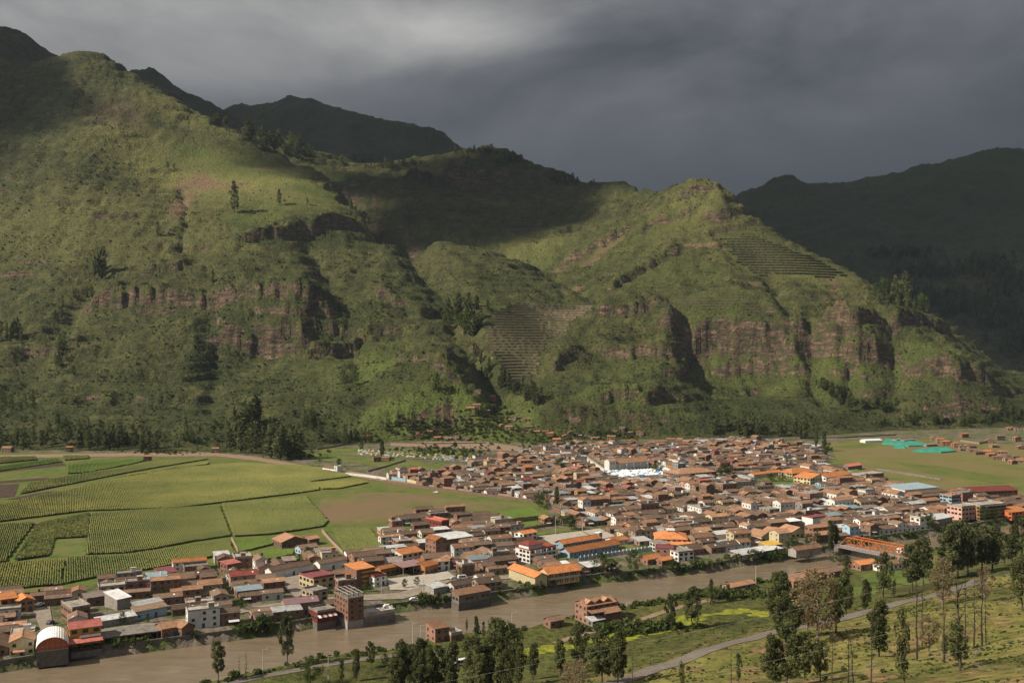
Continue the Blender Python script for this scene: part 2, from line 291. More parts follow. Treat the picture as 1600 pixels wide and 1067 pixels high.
def mesh_np(name, V, Fq, m=None, kind=None, smooth=False):
    me = bpy.data.meshes.new(name); V = np.asarray(V, np.float32); Fq = np.asarray(Fq, np.int32); k = Fq.shape[1]
    me.vertices.add(len(V)); me.vertices.foreach_set('co', V.ravel()); me.loops.add(Fq.size); me.loops.foreach_set('vertex_index', Fq.ravel())
    me.polygons.add(len(Fq)); me.polygons.foreach_set('loop_start', np.arange(0, Fq.size, k, dtype=np.int32))
    if smooth: me.polygons.foreach_set('use_smooth', np.ones(len(Fq), bool))
    me.update(calc_edges=True); o = bpy.data.objects.new(name, me); COL.objects.link(o)
    if m: me.materials.append(m)
    if kind: o['kind'] = kind
    return o
def grid_faces(nr, nc):
    i = np.arange(nr - 1)[:, None] * nc + np.arange(nc - 1)[None, :]; i = i.ravel()
    return np.stack([i, i + 1, i + nc + 1, i + nc], 1)
# ---------------------------------------------------------------- what grows where (world positions found on the hills)
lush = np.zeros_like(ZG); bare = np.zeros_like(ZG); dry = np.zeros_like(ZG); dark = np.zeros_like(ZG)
BN = 0.35 * fbm(GX / 30, GY / 30, 3, 90)
def blob(ch, px, py, rx, ry, s=1.0, rot=0.0, soft=0.5):
    p = hit(px, py)
    if p is None: return
    ca, sa = math.cos(R(rot)), math.sin(R(rot)); dx = GX - p[0]; dy = GY - p[1]
    u = (dx * ca + dy * sa) / rx; v = (-dx * sa + dy * ca) / ry
    d = np.sqrt(u * u + v * v) + BN
    ch += s * (1 - sst(1 - soft, 1 + soft, d))
for q in [(490,300,60,22,1,0),(540,278,40,20,1,0),(520,322,45,14,.8,0),(400,345,60,30,.8,0),(430,320,80,25,.5,0),(300,238,50,20,.6,0),(350,260,120,60,.35,0),(450,265,120,70,.45,0),
          (700,665,90,40,.6,0),(760,690,90,40,.6,0),(620,672,70,30,.5,0),(820,700,60,30,.5,0),(780,650,50,40,.6,0),(930,690,60,30,.4,0),(780,480,40,30,.8,0),(600,560,40,60,.5,0),(550,590,60,50,.4,0),(990,620,90,14,.5,0),
          (1000,590,80,40,.25,0),(1130,600,60,90,.35,0),(1280,600,60,30,.5,0),(1420,560,90,40,.4,0),(850,400,60,40,.3,0),(1050,430,100,60,.25,0),(1000,370,90,60,.25,0),(60,1000,10,10,0,0)]: blob(lush, *q)
for q in [(285,320,14,60,.9,0),(320,285,18,40,.8,20),(345,290,60,20,.6,0),(290,290,20,40,.6,10),(440,265,80,14,.5,0),(180,180,60,60,.35,0),(1300,440,10,26,.9,0),(1306,465,8,22,.9,0),(1290,470,5,12,.8,0),(1316,490,10,8,.8,0),(930,405,60,14,.6,20),(1160,440,50,12,.3,0),(880,420,20,14,.4,0),(1090,385,60,5,.8,0),(900,455,12,8,.6,0)]: blob(bare, *q)
for q in [(300,260,200,100,.7,0),(200,350,260,120,.3,0),(420,300,200,80,.6,0),(300,180,120,60,.5,0),(1100,300,90,50,.2,0),(1200,400,120,80,.2,0),(1300,440,120,60,.35,0),(800,400,120,60,.4,0),(1080,345,80,60,.2,0)]: blob(dry, *q)
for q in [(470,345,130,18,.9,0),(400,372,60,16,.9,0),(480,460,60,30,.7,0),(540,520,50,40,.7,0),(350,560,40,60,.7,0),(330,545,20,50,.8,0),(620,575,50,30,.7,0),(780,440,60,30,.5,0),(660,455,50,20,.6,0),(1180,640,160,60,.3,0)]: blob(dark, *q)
_rs = sorted(RSB); south = (GY < np.interp(GX, [q[0] for q in _rs], [q[1] for q in _rs]) + 4) & (GY < 620)
def ground_material():
    m, nt, b = mat('hillside'); p = pos(nt); L = nt.links.new
    at = N(nt, 'ShaderNodeAttribute', attribute_name='cover'); sp = N(nt, 'ShaderNodeSeparateColor'); L(at.outputs['Color'], sp.inputs[0])
    a2 = N(nt, 'ShaderNodeAttribute', attribute_name='zone'); s2 = N(nt, 'ShaderNodeSeparateColor'); L(a2.outputs['Color'], s2.inputs[0])
    big = nz(nt, p, 0.006, 5, 0.6); mid = nz(nt, p, 0.045, 5, 0.65); fine = nz(nt, p, 0.35, 4, 0.7)
    g = rmp(nt, mid, [(0.32, (0.021, 0.026, 0.010)), (0.5, (0.050, 0.057, 0.018)), (0.68, (0.090, 0.089, 0.032))])
    g = mixc(nt, mth(nt, 'MULTIPLY_ADD', big, 2.2, -0.75, True), g, rmp(nt, mid, [(0.3, (0.034, 0.038, 0.014)), (0.7, (0.104, 0.098, 0.036))]))
    g = mixc(nt, sp.outputs[2], g, rmp(nt, fine, [(0.3, (0.130, 0.132, 0.036)), (0.7, (0.220, 0.208, 0.072))]))
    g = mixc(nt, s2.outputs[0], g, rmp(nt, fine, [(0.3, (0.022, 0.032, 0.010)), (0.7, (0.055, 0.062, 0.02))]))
    g = mixc(nt, sp.outputs[0], g, rmp(nt, fine, [(0.3, (0.050, 0.068, 0.016)), (0.7, (0.120, 0.145, 0.034))]))
    bs = mth(nt, 'MULTIPLY', sp.outputs[1], mth(nt, 'MULTIPLY_ADD', mid, 2.4, -0.35, True), None, True)
    g = mixc(nt, bs, g, rmp(nt, fine, [(0.3, (0.13, 0.078, 0.048)), (0.7, (0.26, 0.165, 0.11))]))
    # small shrubs and tussocks as darker and lighter flecks
    vo = N(nt, 'ShaderNodeTexVoronoi'); vo.inputs['Scale'].default_value = 0.24; L(p, vo.inputs['Vector'])
    fl = rmp(nt, vo.outputs['Distance'], [(0.15, 0.62), (0.5, 1.12)])
    g = mixc(nt, 0.8, g, fl, 'MULTIPLY')
    # cattle paths: lit treads and shaded banks painted into the grass colour
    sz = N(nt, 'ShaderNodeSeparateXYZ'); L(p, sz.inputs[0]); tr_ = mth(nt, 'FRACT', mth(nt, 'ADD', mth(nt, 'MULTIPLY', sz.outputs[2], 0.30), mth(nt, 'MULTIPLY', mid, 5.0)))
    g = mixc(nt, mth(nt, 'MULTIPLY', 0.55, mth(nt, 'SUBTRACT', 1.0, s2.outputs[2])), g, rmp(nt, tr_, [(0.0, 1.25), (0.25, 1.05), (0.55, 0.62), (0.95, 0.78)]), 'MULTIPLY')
    g = mixc(nt, s2.outputs[2], g, mixc(nt, 1.0, g, (1.38, 1.22, 1.15), 'MULTIPLY'))
    # rock where the ground is steep
    nn = N(nt, 'ShaderNodeSeparateXYZ'); L(N(nt, 'ShaderNodeNewGeometry').outputs['Normal'], nn.inputs[0])
    st = mth(nt, 'ADD', nn.outputs[2], mth(nt, 'MULTIPLY_ADD', mid, 0.55, -0.275))
    rk = rmp(nt, st, [(0.46, 1.0), (0.56, 0.0)])
    mp = N(nt, 'ShaderNodeMapping'); mp.inputs['Scale'].default_value = (0.45, 0.45, 2.2); L(p, mp.inputs[0])
    rn = nz(nt, mp.outputs[0], 0.10, 7, 0.72, 0.5)
    rc = rmp(nt, rn, [(0.34, (0.022, 0.018, 0.014)), (0.45, (0.070, 0.050, 0.037)), (0.56, (0.150, 0.094, 0.066)), (0.74, (0.33, 0.215, 0.155))])
    moss = rmp(nt, nz(nt, p, 0.11, 5, 0.75), [(0.47, 0.0), (0.57, 1.0)])
    rc = mixc(nt, mth(nt, 'MULTIPLY', moss, 0.85), rc, (0.05, 0.058, 0.02))
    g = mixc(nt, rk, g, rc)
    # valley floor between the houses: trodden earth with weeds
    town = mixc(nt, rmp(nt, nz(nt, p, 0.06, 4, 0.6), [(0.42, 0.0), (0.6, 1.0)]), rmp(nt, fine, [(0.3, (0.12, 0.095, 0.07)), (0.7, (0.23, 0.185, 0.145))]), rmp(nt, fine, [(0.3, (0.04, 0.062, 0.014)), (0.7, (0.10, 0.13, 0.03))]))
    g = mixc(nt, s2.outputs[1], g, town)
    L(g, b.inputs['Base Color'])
    hh = mth(nt, 'ADD', nz(nt, p, 0.3, 5, 0.75), mth(nt, 'MULTIPLY', vo.outputs['Distance'], -0.7)); hh = mth(nt, 'ADD', hh, mth(nt, 'MULTIPLY', mth(nt, 'MULTIPLY', tr_, -0.30), mth(nt, 'SUBTRACT', 1.0, mth(nt, 'MAXIMUM', s2.outputs[1], s2.outputs[2]))))
    bump(nt, b, hh, 0.75, 2.6)
    return m
M = {}
M['ground'] = ground_material()
gd = mesh_np('ground', np.stack([GX, GY, ZG], -1).reshape(-1, 3), grid_faces(*GX.shape), M['ground'], 'structure', True)
town_z = (1 - sst(-4, 6, df)) * (GY > 300)
def colattr(o, name, r, g, b):
    a = o.data.color_attributes.new(name, 'FLOAT_COLOR', 'POINT')
    v = np.stack([np.clip(r, 0, 1), np.clip(g, 0, 1), np.clip(b, 0, 1), np.ones_like(r)], -1).astype(np.float32); a.data.foreach_set('color', v.ravel())
sg = np.where(south, np.clip(0.40 + 0.7 * fbm(GX / 25, GY / 25, 4, 101), 0, 0.75), 0)
sb = np.where(south, np.clip(fbm(GX / 14, GY / 14, 5, 105, .6) * 2.0 - 0.05, 0, 0.85) * sst(4, 12, ZG), 0)
sd = np.where(south, np.clip(0.70 + 1.4 * fbm(GX / 45, GY / 45, 3, 107), 0, 0.8) * sst(8, 25, ZG), 0)
colattr(gd, 'cover', lush + sg, bare + sb, dry + sd)
dark += .75 * sst(2900, 3600, GY)  # far range: ground colour darkened to stand in for shade and haze
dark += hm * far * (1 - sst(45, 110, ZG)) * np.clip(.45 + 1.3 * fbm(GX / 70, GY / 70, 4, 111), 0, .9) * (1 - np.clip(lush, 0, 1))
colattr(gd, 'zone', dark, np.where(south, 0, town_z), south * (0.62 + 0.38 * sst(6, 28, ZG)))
# ---------------------------------------------------------------- clouds that shade parts of the slopes (high, outside the picture)
def cloud_material():
    m = bpy.data.materials.new('cloud'); m.use_nodes = True; nt = m.node_tree; nt.nodes.clear(); L = nt.links.new
    out = N(nt, 'ShaderNodeOutputMaterial'); tr = N(nt, 'ShaderNodeBsdfTransparent'); df_ = N(nt, 'ShaderNodeBsdfDiffuse'); tl = N(nt, 'ShaderNodeBsdfTranslucent')
    df_.inputs[0].default_value = (0.8, 0.8, 0.8, 1); tl.inputs[0].default_value = (0.8, 0.8, 0.8, 1)
    m1 = N(nt, 'ShaderNodeMixShader'); m1.inputs[0].default_value = 0.18; L(df_.outputs[0], m1.inputs[1]); L(tl.outputs[0], m1.inputs[2])
    tc = N(nt, 'ShaderNodeTexCoord'); n = nz(nt, tc.outputs['Object'], 2.2, 5, 0.55, 0.3)
    ln = N(nt, 'ShaderNodeVectorMath', operation='LENGTH'); sc = N(nt, 'ShaderNodeVectorMath', operation='MULTIPLY'); sc.inputs[1].default_value = (1, 1, 0); L(tc.outputs['Object'], sc.inputs[0]); L(sc.outputs[0], ln.inputs[0])
    d = mth(nt, 'ADD', ln.outputs['Value'], mth(nt, 'MULTIPLY_ADD', n, 1.1, -0.55))
    a = rmp(nt, d, [(0.60, 0.94), (1.02, 0.0)])
    mx = N(nt, 'ShaderNodeMixShader'); L(a, mx.inputs[0]); L(tr.outputs[0], mx.inputs[1]); L(m1.outputs[0], mx.inputs[2]); L(mx.outputs[0], out.inputs[0])
    return m
M['cloud'] = cloud_material()
def cloud(x, y, z, rx, ry, rot=0, alt=2100, seed=0):
    t = (alt - z) / S.z; me = bpy.data.meshes.new('cloud'); bm = bmesh.new(); bmesh.ops.create_icosphere(bm, subdivisions=4, radius=1)
    for v in bm.verts:
        n = v.co; q = 1 + 0.22 * math.sin(3.1 * n.x + seed) * math.cos(2.7 * n.y + 2 * seed) + 0.08 * math.sin(9 * n.x + 7 * n.y + 5 * n.z + seed)
        v.co = Vector((n.x * q, n.y * q, n.z * q * (1.0 if n.z > 0 else 0.4)))
    for f in bm.faces: f.smooth = True
    bm.to_mesh(me); bm.free(); me.materials.append(M['cloud'])
    o = bpy.data.objects.new('clouds', me); COL.objects.link(o); o['kind'] = 'stuff'
    o.location = (x + S.x * t, y + S.y * t, alt); o.rotation_euler = (0, 0, R(rot)); o.scale = (rx, ry, 120)
def cl(px, py, d, rx, ry, rot=0, seed=0, alt=2100): x, y, z = Wp(px, py, d); cloud(x, y, z, rx, ry, rot, alt, seed)
cl(-150, 190, 2230, 560, 400, 38, 1); cl(40, 60, 2900, 500, 350, 0, 2)
cl(830, 290, 2470, 430, 300, 0, 3); cl(640, 290, 2430, 300, 190, 0, 13); cl(720, 350, 2190, 330, 150, 0, 14); cl(550, 220, 4100, 1300, 700, 0, 4); cl(240, 130, 3550, 420, 420, 0, 5)
cl(1500, 300, 4300, 2200, 1000, 0, 6); cl(1450, 370, 3650, 1700, 650, 0, 10); cl(1560, 430, 3100, 1300, 700, 0, 7); cl(1640, 540, 2450, 760, 420, 0, 8)
# ---------------------------------------------------------------- river
def water_material():
    m, nt, b = mat('river_water', 0.16); p = pos(nt)
    mp = N(nt, 'ShaderNodeMapping'); mp.inputs['Rotation'].default_value = (0, 0, R(-24)); mp.inputs['Scale'].default_value = (0.35, 1.0, 1); nt.links.new(p, mp.inputs[0])
    n = nz(nt, mp.outputs[0], 0.22, 6, 0.65, 0.6)
    c_ = rmp(nt, n, [(0.3, (0.158, 0.118, 0.077)), (0.55, (0.192, 0.147, 0.098)), (0.68, (0.225, 0.178, 0.125)), (0.78, (0.40, 0.34, 0.27))])
    nt.links.new(c_, b.inputs['Base Color']); b.inputs['Specular IOR Level'].default_value = 0.5
    bump(nt, b, mth(nt, 'ADD', n, mth(nt, 'MULTIPLY', nz(nt, mp.outputs[0], 1.1, 5, 0.7), 0.6)), 0.8, 0.22); return m
M['water'] = water_material()
def flat_poly(name, pts, z, m, kind='structure', **kw):
    v3 = [Vector((x, y, 0)) for x, y in pts]; t = geometry.tessellate_polygon([v3]); me = bpy.data.meshes.new(name)
    me.from_pydata([(x, y, z if not callable(z) else z(x, y)) for x, y in pts], [], [tuple(q) for q in t]); me.update()
    if me.polygons and me.polygons[0].normal.z < 0: me.flip_normals()
    me.materials.append(m); o = bpy.data.objects.new(name, me); COL.objects.link(o)
    if kind: o['kind'] = kind
    for k, v in kw.items(): o[k] = v
    return o
flat_poly('river', [P(a, b, WZ) for a, b in NB] + RSB, WZ, M['water'])
# ---------------------------------------------------------------- building materials
def local_vec(nt):
    tc = N(nt, 'ShaderNodeTexCoord'); oi = N(nt, 'ShaderNodeObjectInfo'); ad = N(nt, 'ShaderNodeVectorMath', operation='ADD')
    sc = N(nt, 'ShaderNodeVectorMath', operation='SCALE'); nt.links.new(oi.outputs['Location'], sc.inputs[0]); sc.inputs[3].default_value = 0.37
    nt.links.new(tc.outputs['Object'], ad.inputs[0]); nt.links.new(sc.outputs[0], ad.inputs[1]); return tc.outputs['Object'], ad.outputs[0], oi.outputs['Random']
SAT = 0.80
def wall_mat(name, a, b, stain=0.5, grid=False):
    SAT = 1.0 if name.split('_')[0] in ('orange', 'yellow', 'ochre', 'blue', 'dark', 'cream') else 0.88
    m, nt, bs = mat(name, 0.92); o, v, rnd = local_vec(nt)
    n = nz(nt, v, 0.55, 6, 0.7); c = rmp(nt, n, [(0.32, a), (0.68, b)])
    n2 = nz(nt, v, 2.6, 3, 0.6); c = mixc(nt, stain, c, rmp(nt, n2, [(0.35, (0.72, 0.70, 0.68)), (0.6, (1.05, 1.04, 1.02))]), 'MULTIPLY')
    if grid:
        br = N(nt, 'ShaderNodeTexBrick'); br.inputs['Scale'].default_value = 1.0; br.inputs['Brick Width'].default_value = 0.5; br.inputs['Row Height'].default_value = 0.22; br.inputs['Mortar Size'].default_value = 0.025
        br.inputs['Color1'].default_value = (1, 1, 1, 1); br.inputs['Color2'].default_value = (0.78, 0.74, 0.72, 1); br.inputs['Mortar'].default_value = (0.9, 0.95, 0.98, 1)
        sp = N(nt, 'ShaderNodeSeparateXYZ'); nt.links.new(o, sp.inputs[0]); cb = N(nt, 'ShaderNodeCombineXYZ')
        nt.links.new(mth(nt, 'ADD', sp.outputs[0], sp.outputs[1]), cb.inputs[0]); nt.links.new(sp.outputs[2], cb.inputs[1]); nt.links.new(cb.outputs[0], br.inputs[0])
        c = mixc(nt, 0.7, c, br.outputs[0], 'MULTIPLY')
    hs = N(nt, 'ShaderNodeHueSaturation'); nt.links.new(c, hs.inputs['Color']); nt.links.new(mth(nt, 'MULTIPLY_ADD', rnd, 0.5, 0.72), hs.inputs['Value']); hs.inputs['Saturation'].default_value = SAT
    nt.links.new(hs.outputs[0], bs.inputs['Base Color']); bump(nt, bs, n2, 0.4, 0.06); return m
def roof_mat(name, a, b, dirt, metal=False, corr=2.6):
    SAT = {'old': .9, 'brown': .88, 'terracotta': .88}.get(name.split('_')[0], .95)
    m, nt, bs = mat(name, 0.45 if metal else 0.9); o, v, rnd = local_vec(nt)
    n = nz(nt, v, 0.9, 6, 0.75); c = rmp(nt, n, [(0.3, a), (0.66, b)])
    c = mixc(nt, rmp(nt, nz(nt, v, 0.33, 5, 0.7), [(0.46, 0.0), (0.62, 0.75)]), c, dirt)
    c = mixc(nt, 0.75, c, rmp(nt, nz(nt, v, 3.4, 2, 0.6), [(0.3, (0.55, 0.55, 0.55)), (0.7, (1.3, 1.28, 1.25))]), 'MULTIPLY')
    hs = N(nt, 'ShaderNodeHueSaturation'); nt.links.new(c, hs.inputs['Color']); nt.links.new(mth(nt, 'MULTIPLY_ADD', rnd, 0.7, 0.6), hs.inputs['Value']); hs.inputs['Saturation'].default_value = SAT
    nt.links.new(hs.outputs[0], bs.inputs['Base Color'])
    sp = N(nt, 'ShaderNodeSeparateXYZ'); nt.links.new(o, sp.inputs[0])
    w = mth(nt, 'SINE', mth(nt, 'MULTIPLY', mth(nt, 'ADD', sp.outputs[0], 0), corr * 6.283))
    bump(nt, bs, mth(nt, 'ADD', w, mth(nt, 'MULTIPLY', n, 2.0)), 0.6, 0.07); return m
WM = dict(adobe=wall_mat('adobe', (0.17, 0.098, 0.062), (0.27, 0.165, 0.108)), mud=wall_mat('mud_wall', (0.24, 0.16, 0.110), (0.36, 0.255, 0.18)),
 brick=wall_mat('brick_wall', (0.22, 0.105, 0.068), (0.34, 0.170, 0.110), 0.5, True), white=wall_mat('white_wall', (0.56, 0.53, 0.48), (0.76, 0.74, 0.69), 0.35),
 cream=wall_mat('cream_wall', (0.44, 0.37, 0.22), (0.58, 0.50, 0.32), 0.3), grey=wall_mat('concrete_wall', (0.20, 0.175, 0.15), (0.34, 0.31, 0.275)), blue=wall_mat('blue_wall', (0.22, 0.34, 0.42), (0.34, 0.46, 0.54), 0.3),
 yellow=wall_mat('yellow_wall', (0.50, 0.27, 0.06), (0.62, 0.38, 0.10), 0.3), ochre=wall_mat('ochre_wall', (0.34, 0.17, 0.07), (0.45, 0.25, 0.11), 0.4), red=wall_mat('dark_red_wall', (0.15, 0.030, 0.020), (0.22, 0.05, 0.035), 0.4),
 orange=wall_mat('orange_wall', (0.52, 0.115, 0.04), (0.62, 0.17, 0.06), 0.3), stone=wall_mat('stone_wall', (0.11, 0.09, 0.075), (0.22, 0.19, 0.16), 0.7), pink=wall_mat('pink_wall', (0.45, 0.22, 0.17), (0.55, 0.32, 0.25), 0.4))
RM = dict(old=roof_mat('old_tile', (0.115, 0.070, 0.046), (0.225, 0.140, 0.092), (0.11, 0.088, 0.066)), brown=roof_mat('brown_tile', (0.165, 0.094, 0.055), (0.285, 0.170, 0.100), (0.14, 0.105, 0.072)),
 terracotta=roof_mat('terracotta_tile', (0.30, 0.138, 0.064), (0.43, 0.210, 0.100), (0.21, 0.130, 0.078)), orange=roof_mat('orange_tile', (0.44, 0.155, 0.042), (0.60, 0.225, 0.065), (0.34, 0.13, 0.045)),
 red=roof_mat('red_roof', (0.26, 0.052, 0.035), (0.36, 0.085, 0.055), (0.18, 0.05, 0.04), True), coral=roof_mat('coral_roof', (0.44, 0.115, 0.085), (0.55, 0.165, 0.12), (0.30, 0.10, 0.08), True),
 tin=roof_mat('tin_roof', (0.40, 0.42, 0.43), (0.60, 0.62, 0.62), (0.30, 0.25, 0.21), True, 1.6), rust=roof_mat('rusty_tin_roof', (0.20, 0.15, 0.13), (0.36, 0.32, 0.30), (0.20, 0.11, 0.07), True, 1.6),
 concrete=roof_mat('concrete_roof', (0.27, 0.235, 0.20), (0.42, 0.38, 0.33), (0.17, 0.14, 0.12), False, 0.2), white=roof_mat('white_roof', (0.62, 0.63, 0.63), (0.76, 0.76, 0.75), (0.5, 0.48, 0.46), True, 1.2),
 maroon=roof_mat('maroon_roof', (0.17, 0.045, 0.050), (0.25, 0.075, 0.08), (0.12, 0.05, 0.05), True), mauve=roof_mat('mauve_canopy', (0.27, 0.155, 0.155), (0.33, 0.20, 0.20), (0.25, 0.15, 0.15), True), blue=roof_mat('blue_tin_roof', (0.20, 0.29, 0.34), (0.30, 0.40, 0.45), (0.22, 0.24, 0.24), True),
 yellow=roof_mat('yellow_roof', (0.60, 0.33, 0.03), (0.72, 0.45, 0.06), (0.45, 0.28, 0.05), True))
def plain(name, col, rough=0.6, var=0.25, scale=3.0, spec=0.3):
    m, nt, b = mat(name, rough); b.inputs['Specular IOR Level'].default_value = spec
    tc = N(nt, 'ShaderNodeTexCoord'); n = nz(nt, tc.outputs['Object'], scale, 4, 0.6)
    nt.links.new(rmp(nt, n, [(0.3, tuple(q * (1 - var) for q in col)), (0.7, tuple(min(1, q * (1 + var)) for q in col))]), b.inputs['Base Color']); return m
M['glass'] = plain('window_glass', (0.022, 0.024, 0.028), 0.15, 0.3, 1.0, 0.5); M['frame'] = plain('window_frame', (0.20, 0.13, 0.085)); M['wood'] = plain('door_wood', (0.10, 0.055, 0.03))
M['bluewood'] = plain('blue_door', (0.03, 0.09, 0.20)); M['whitep'] = plain('white_paint', (0.66, 0.66, 0.64), 0.5, 0.08); M['steel'] = plain('grey_steel', (0.33, 0.34, 0.35), 0.5, 0.15); M['truss'] = plain('orange_paint', (0.50, 0.135, 0.035), 0.6, 0.35)
M['tyre'] = plain('tyre_rubber', (0.02, 0.02, 0.02), 0.8); M['pole'] = plain('pole_concrete', (0.50, 0.47, 0.42), 0.8, 0.1)
# ---------------------------------------------------------------- mesh collector
class MB:
    def __init__(s): s.v = []; s.f = []; s.m = []; s.mats = []
    def mi(s, m):
        if m not in s.mats: s.mats.append(m)
        return s.mats.index(m)
    def q(s, pts, m):
        n = len(s.v); s.v += [tuple(p) for p in pts]; s.f.append(tuple(range(n, n + len(pts)))); s.m.append(s.mi(m))
    def box(s, x0, y0, z0, x1, y1, z1, m, T=None):
        p = [(x0, y0, z0), (x1, y0, z0), (x1, y1, z0), (x0, y1, z0), (x0, y0, z1), (x1, y0, z1), (x1, y1, z1), (x0, y1, z1)]
        if T: p = [T(*q) for q in p]
        n = len(s.v); s.v += p
        for f in ((0, 3, 2, 1), (4, 5, 6, 7), (0, 1, 5, 4), (1, 2, 6, 5), (2, 3, 7, 6), (3, 0, 4, 7)): s.f.append(tuple(n + i for i in f)); s.m.append(s.mi(m))
    def slab(s, quad, th, m):                         # quad thickened downwards
        n = len(s.v); k = len(quad); s.v += [tuple(p) for p in quad] + [(p[0], p[1], p[2] - th) for p in quad]; mm = s.mi(m)
        s.f.append(tuple(range(n, n + k))); s.m.append(mm); s.f.append(tuple(range(n + 2 * k - 1, n + k - 1, -1))); s.m.append(mm)
        for i in range(k): j = (i + 1) % k; s.f.append((n + i, n + k + i, n + k + j, n + j)); s.m.append(mm)
    def bar(s, a, b, r, m, n=6, r2=None):
        a = Vector(a); b = Vector(b); d = b - a
        if d.length < 1e-6: return
        d.normalize(); u = d.orthogonal().normalized(); w = d.cross(u); k = len(s.v); r2 = r if r2 is None else r2
        for c, rr in ((a, r), (b, r2)):
            for i in range(n): t = 2 * math.pi * i / n; s.v.append(tuple(c + (u * math.cos(t) + w * math.sin(t)) * rr))
        mm = s.mi(m)
        for i in range(n): j = (i + 1) % n; s.f.append((k + i, k + j, k + n + j, k + n + i)); s.m.append(mm)
        s.f.append(tuple(range(k + n - 1, k - 1, -1))); s.m.append(mm); s.f.append(tuple(range(k + n, k + 2 * n))); s.m.append(mm)
    def mesh(s, name):
        me = bpy.data.meshes.new(name); me.from_pydata(s.v, [], s.f); me.update()
        for m in s.mats: me.materials.append(m)
        me.polygons.foreach_set('material_index', s.m); return me
    def build(s, name, parent=None, loc=None, rz=None, **kw):
        return link(name, s.mesh(name), parent, loc, rz, **kw)
def link(name, me, parent=None, loc=None, rz=None, **kw):
    o = bpy.data.objects.new(name, me); COL.objects.link(o)
    if parent: o.parent = parent
    if loc: o.location = loc
    if rz is not None: o.rotation_euler = (0, 0, rz)
    for k, v in kw.items(): o[k] = v
    return o
def thing(name, label, cat, loc, rz=0, group=None):
    o = bpy.data.objects.new(name, None); COL.objects.link(o); o.location = loc; o.rotation_euler = (0, 0, rz); o['label'] = label; o['category'] = cat; o.empty_display_size = 1
    if group: o['group'] = group
    return o
# shared window and door pieces: outside face at y = 0 looking towards -y
def _win(w, h, fm):
    b = MB(); b.box(-w / 2, -0.02, 0, w / 2, 0.05, h, M['glass'])
    for x0, x1, z0, z1 in ((-w / 2 - .09, -w / 2, -.09, h + .09), (w / 2, w / 2 + .09, -.09, h + .09), (-w / 2, w / 2, h, h + .09), (-w / 2, w / 2, -.09, 0)): b.box(x0, -0.09, z0, x1, 0.04, z1, fm)
    b.box(-.03, -0.05, 0, .03, -.021, h, fm); return b.mesh('window')
def _pane(w, h): b = MB(); b.box(-w / 2, -0.02, 0, w / 2, 0.05, h, M['glass']); return b.mesh('window')
def _frame(w, h, fm):
    b = MB(); x, z = w / 2 + .09, h + .09; o_ = [(-x, -.09), (x, -.09), (x, z), (-x, z)]; i_ = [(-w / 2, 0), (w / 2, 0), (w / 2, h), (-w / 2, h)]
    for k in range(4):
        j = (k + 1) % 4; b.q([(o_[k][0], -.09, o_[k][1]), (o_[j][0], -.09, o_[j][1]), (i_[j][0], -.09, i_[j][1]), (i_[k][0], -.09, i_[k][1])], fm); b.q([(i_[k][0], -.09, i_[k][1]), (i_[j][0], -.09, i_[j][1]), (i_[j][0], -.02, i_[j][1]), (i_[k][0], -.02, i_[k][1])], fm); b.q([(o_[j][0], -.09, o_[j][1]), (o_[k][0], -.09, o_[k][1]), (o_[k][0], .04, o_[k][1]), (o_[j][0], .04, o_[j][1])], fm)
    return b.mesh('frame')
_WD = dict(std=(1.1, 1.1, 'frame'), white=(1.1, 1.2, 'whitep'), wide=(1.9, 1.2, 'frame'), small=(.7, .7, 'frame')); PANE = {k: (_pane(w, h), _frame(w, h, M[f])) for k, (w, h, f) in _WD.items()}
WIN = {k: _win(w, h, M[f]) for k, (w, h, f) in dict(std=(1.1, 1.1, 'frame'), white=(1.1, 1.2, 'whitep'), wide=(1.9, 1.2, 'frame'), small=(.7, .7, 'frame')).items()}
def _door(m): b = MB(); b.box(-.5, -.04, 0, .5, .04, 2.0, m); b.box(-.62, -.09, 0, -.5, .04, 2.1, M['frame']); b.box(.5, -.09, 0, .62, .04, 2.1, M['frame']); b.box(-.5, -.09, 2.0, .5, .04, 2.1, M['frame']); return b.mesh('door')
DOOR = [_door(M['wood']), _door(M['bluewood'])]
# walls and roofs in a local frame: x along the front 0..L, y back 0..D, z up
def walls(b, L, D, h, wm, rt, rise, z0=-0.4, T=None):
    f = T or (lambda x, y, z: (x, y, z))
    def q(*p): b.q([f(*k) for k in p], wm)
    hy = h if rt != 'shed' else h + rise
    q((0, 0, z0), (L, 0, z0), (L, 0, h), (0, 0, h)); q((L, D, z0), (0, D, z0), (0, D, hy), (L, D, hy))
    if rt == 'gx':                                    # ridge along x
        q((0, D, z0), (0, 0, z0), (0, 0, h), (0, D / 2, h + rise), (0, D, h)); q((L, 0, z0), (L, D, z0), (L, D, h), (L, D / 2, h + rise), (L, 0, h))
    else: q((0, D, z0), (0, 0, z0), (0, 0, h), (0, D, hy)); q((L, 0, z0), (L, D, z0), (L, D, hy), (L, 0, h))
    if rt == 'gy': q((0, 0, h), (L, 0, h), (L / 2, 0, h + rise)); q((L, D, h), (0, D, h), (L / 2, D, h + rise))
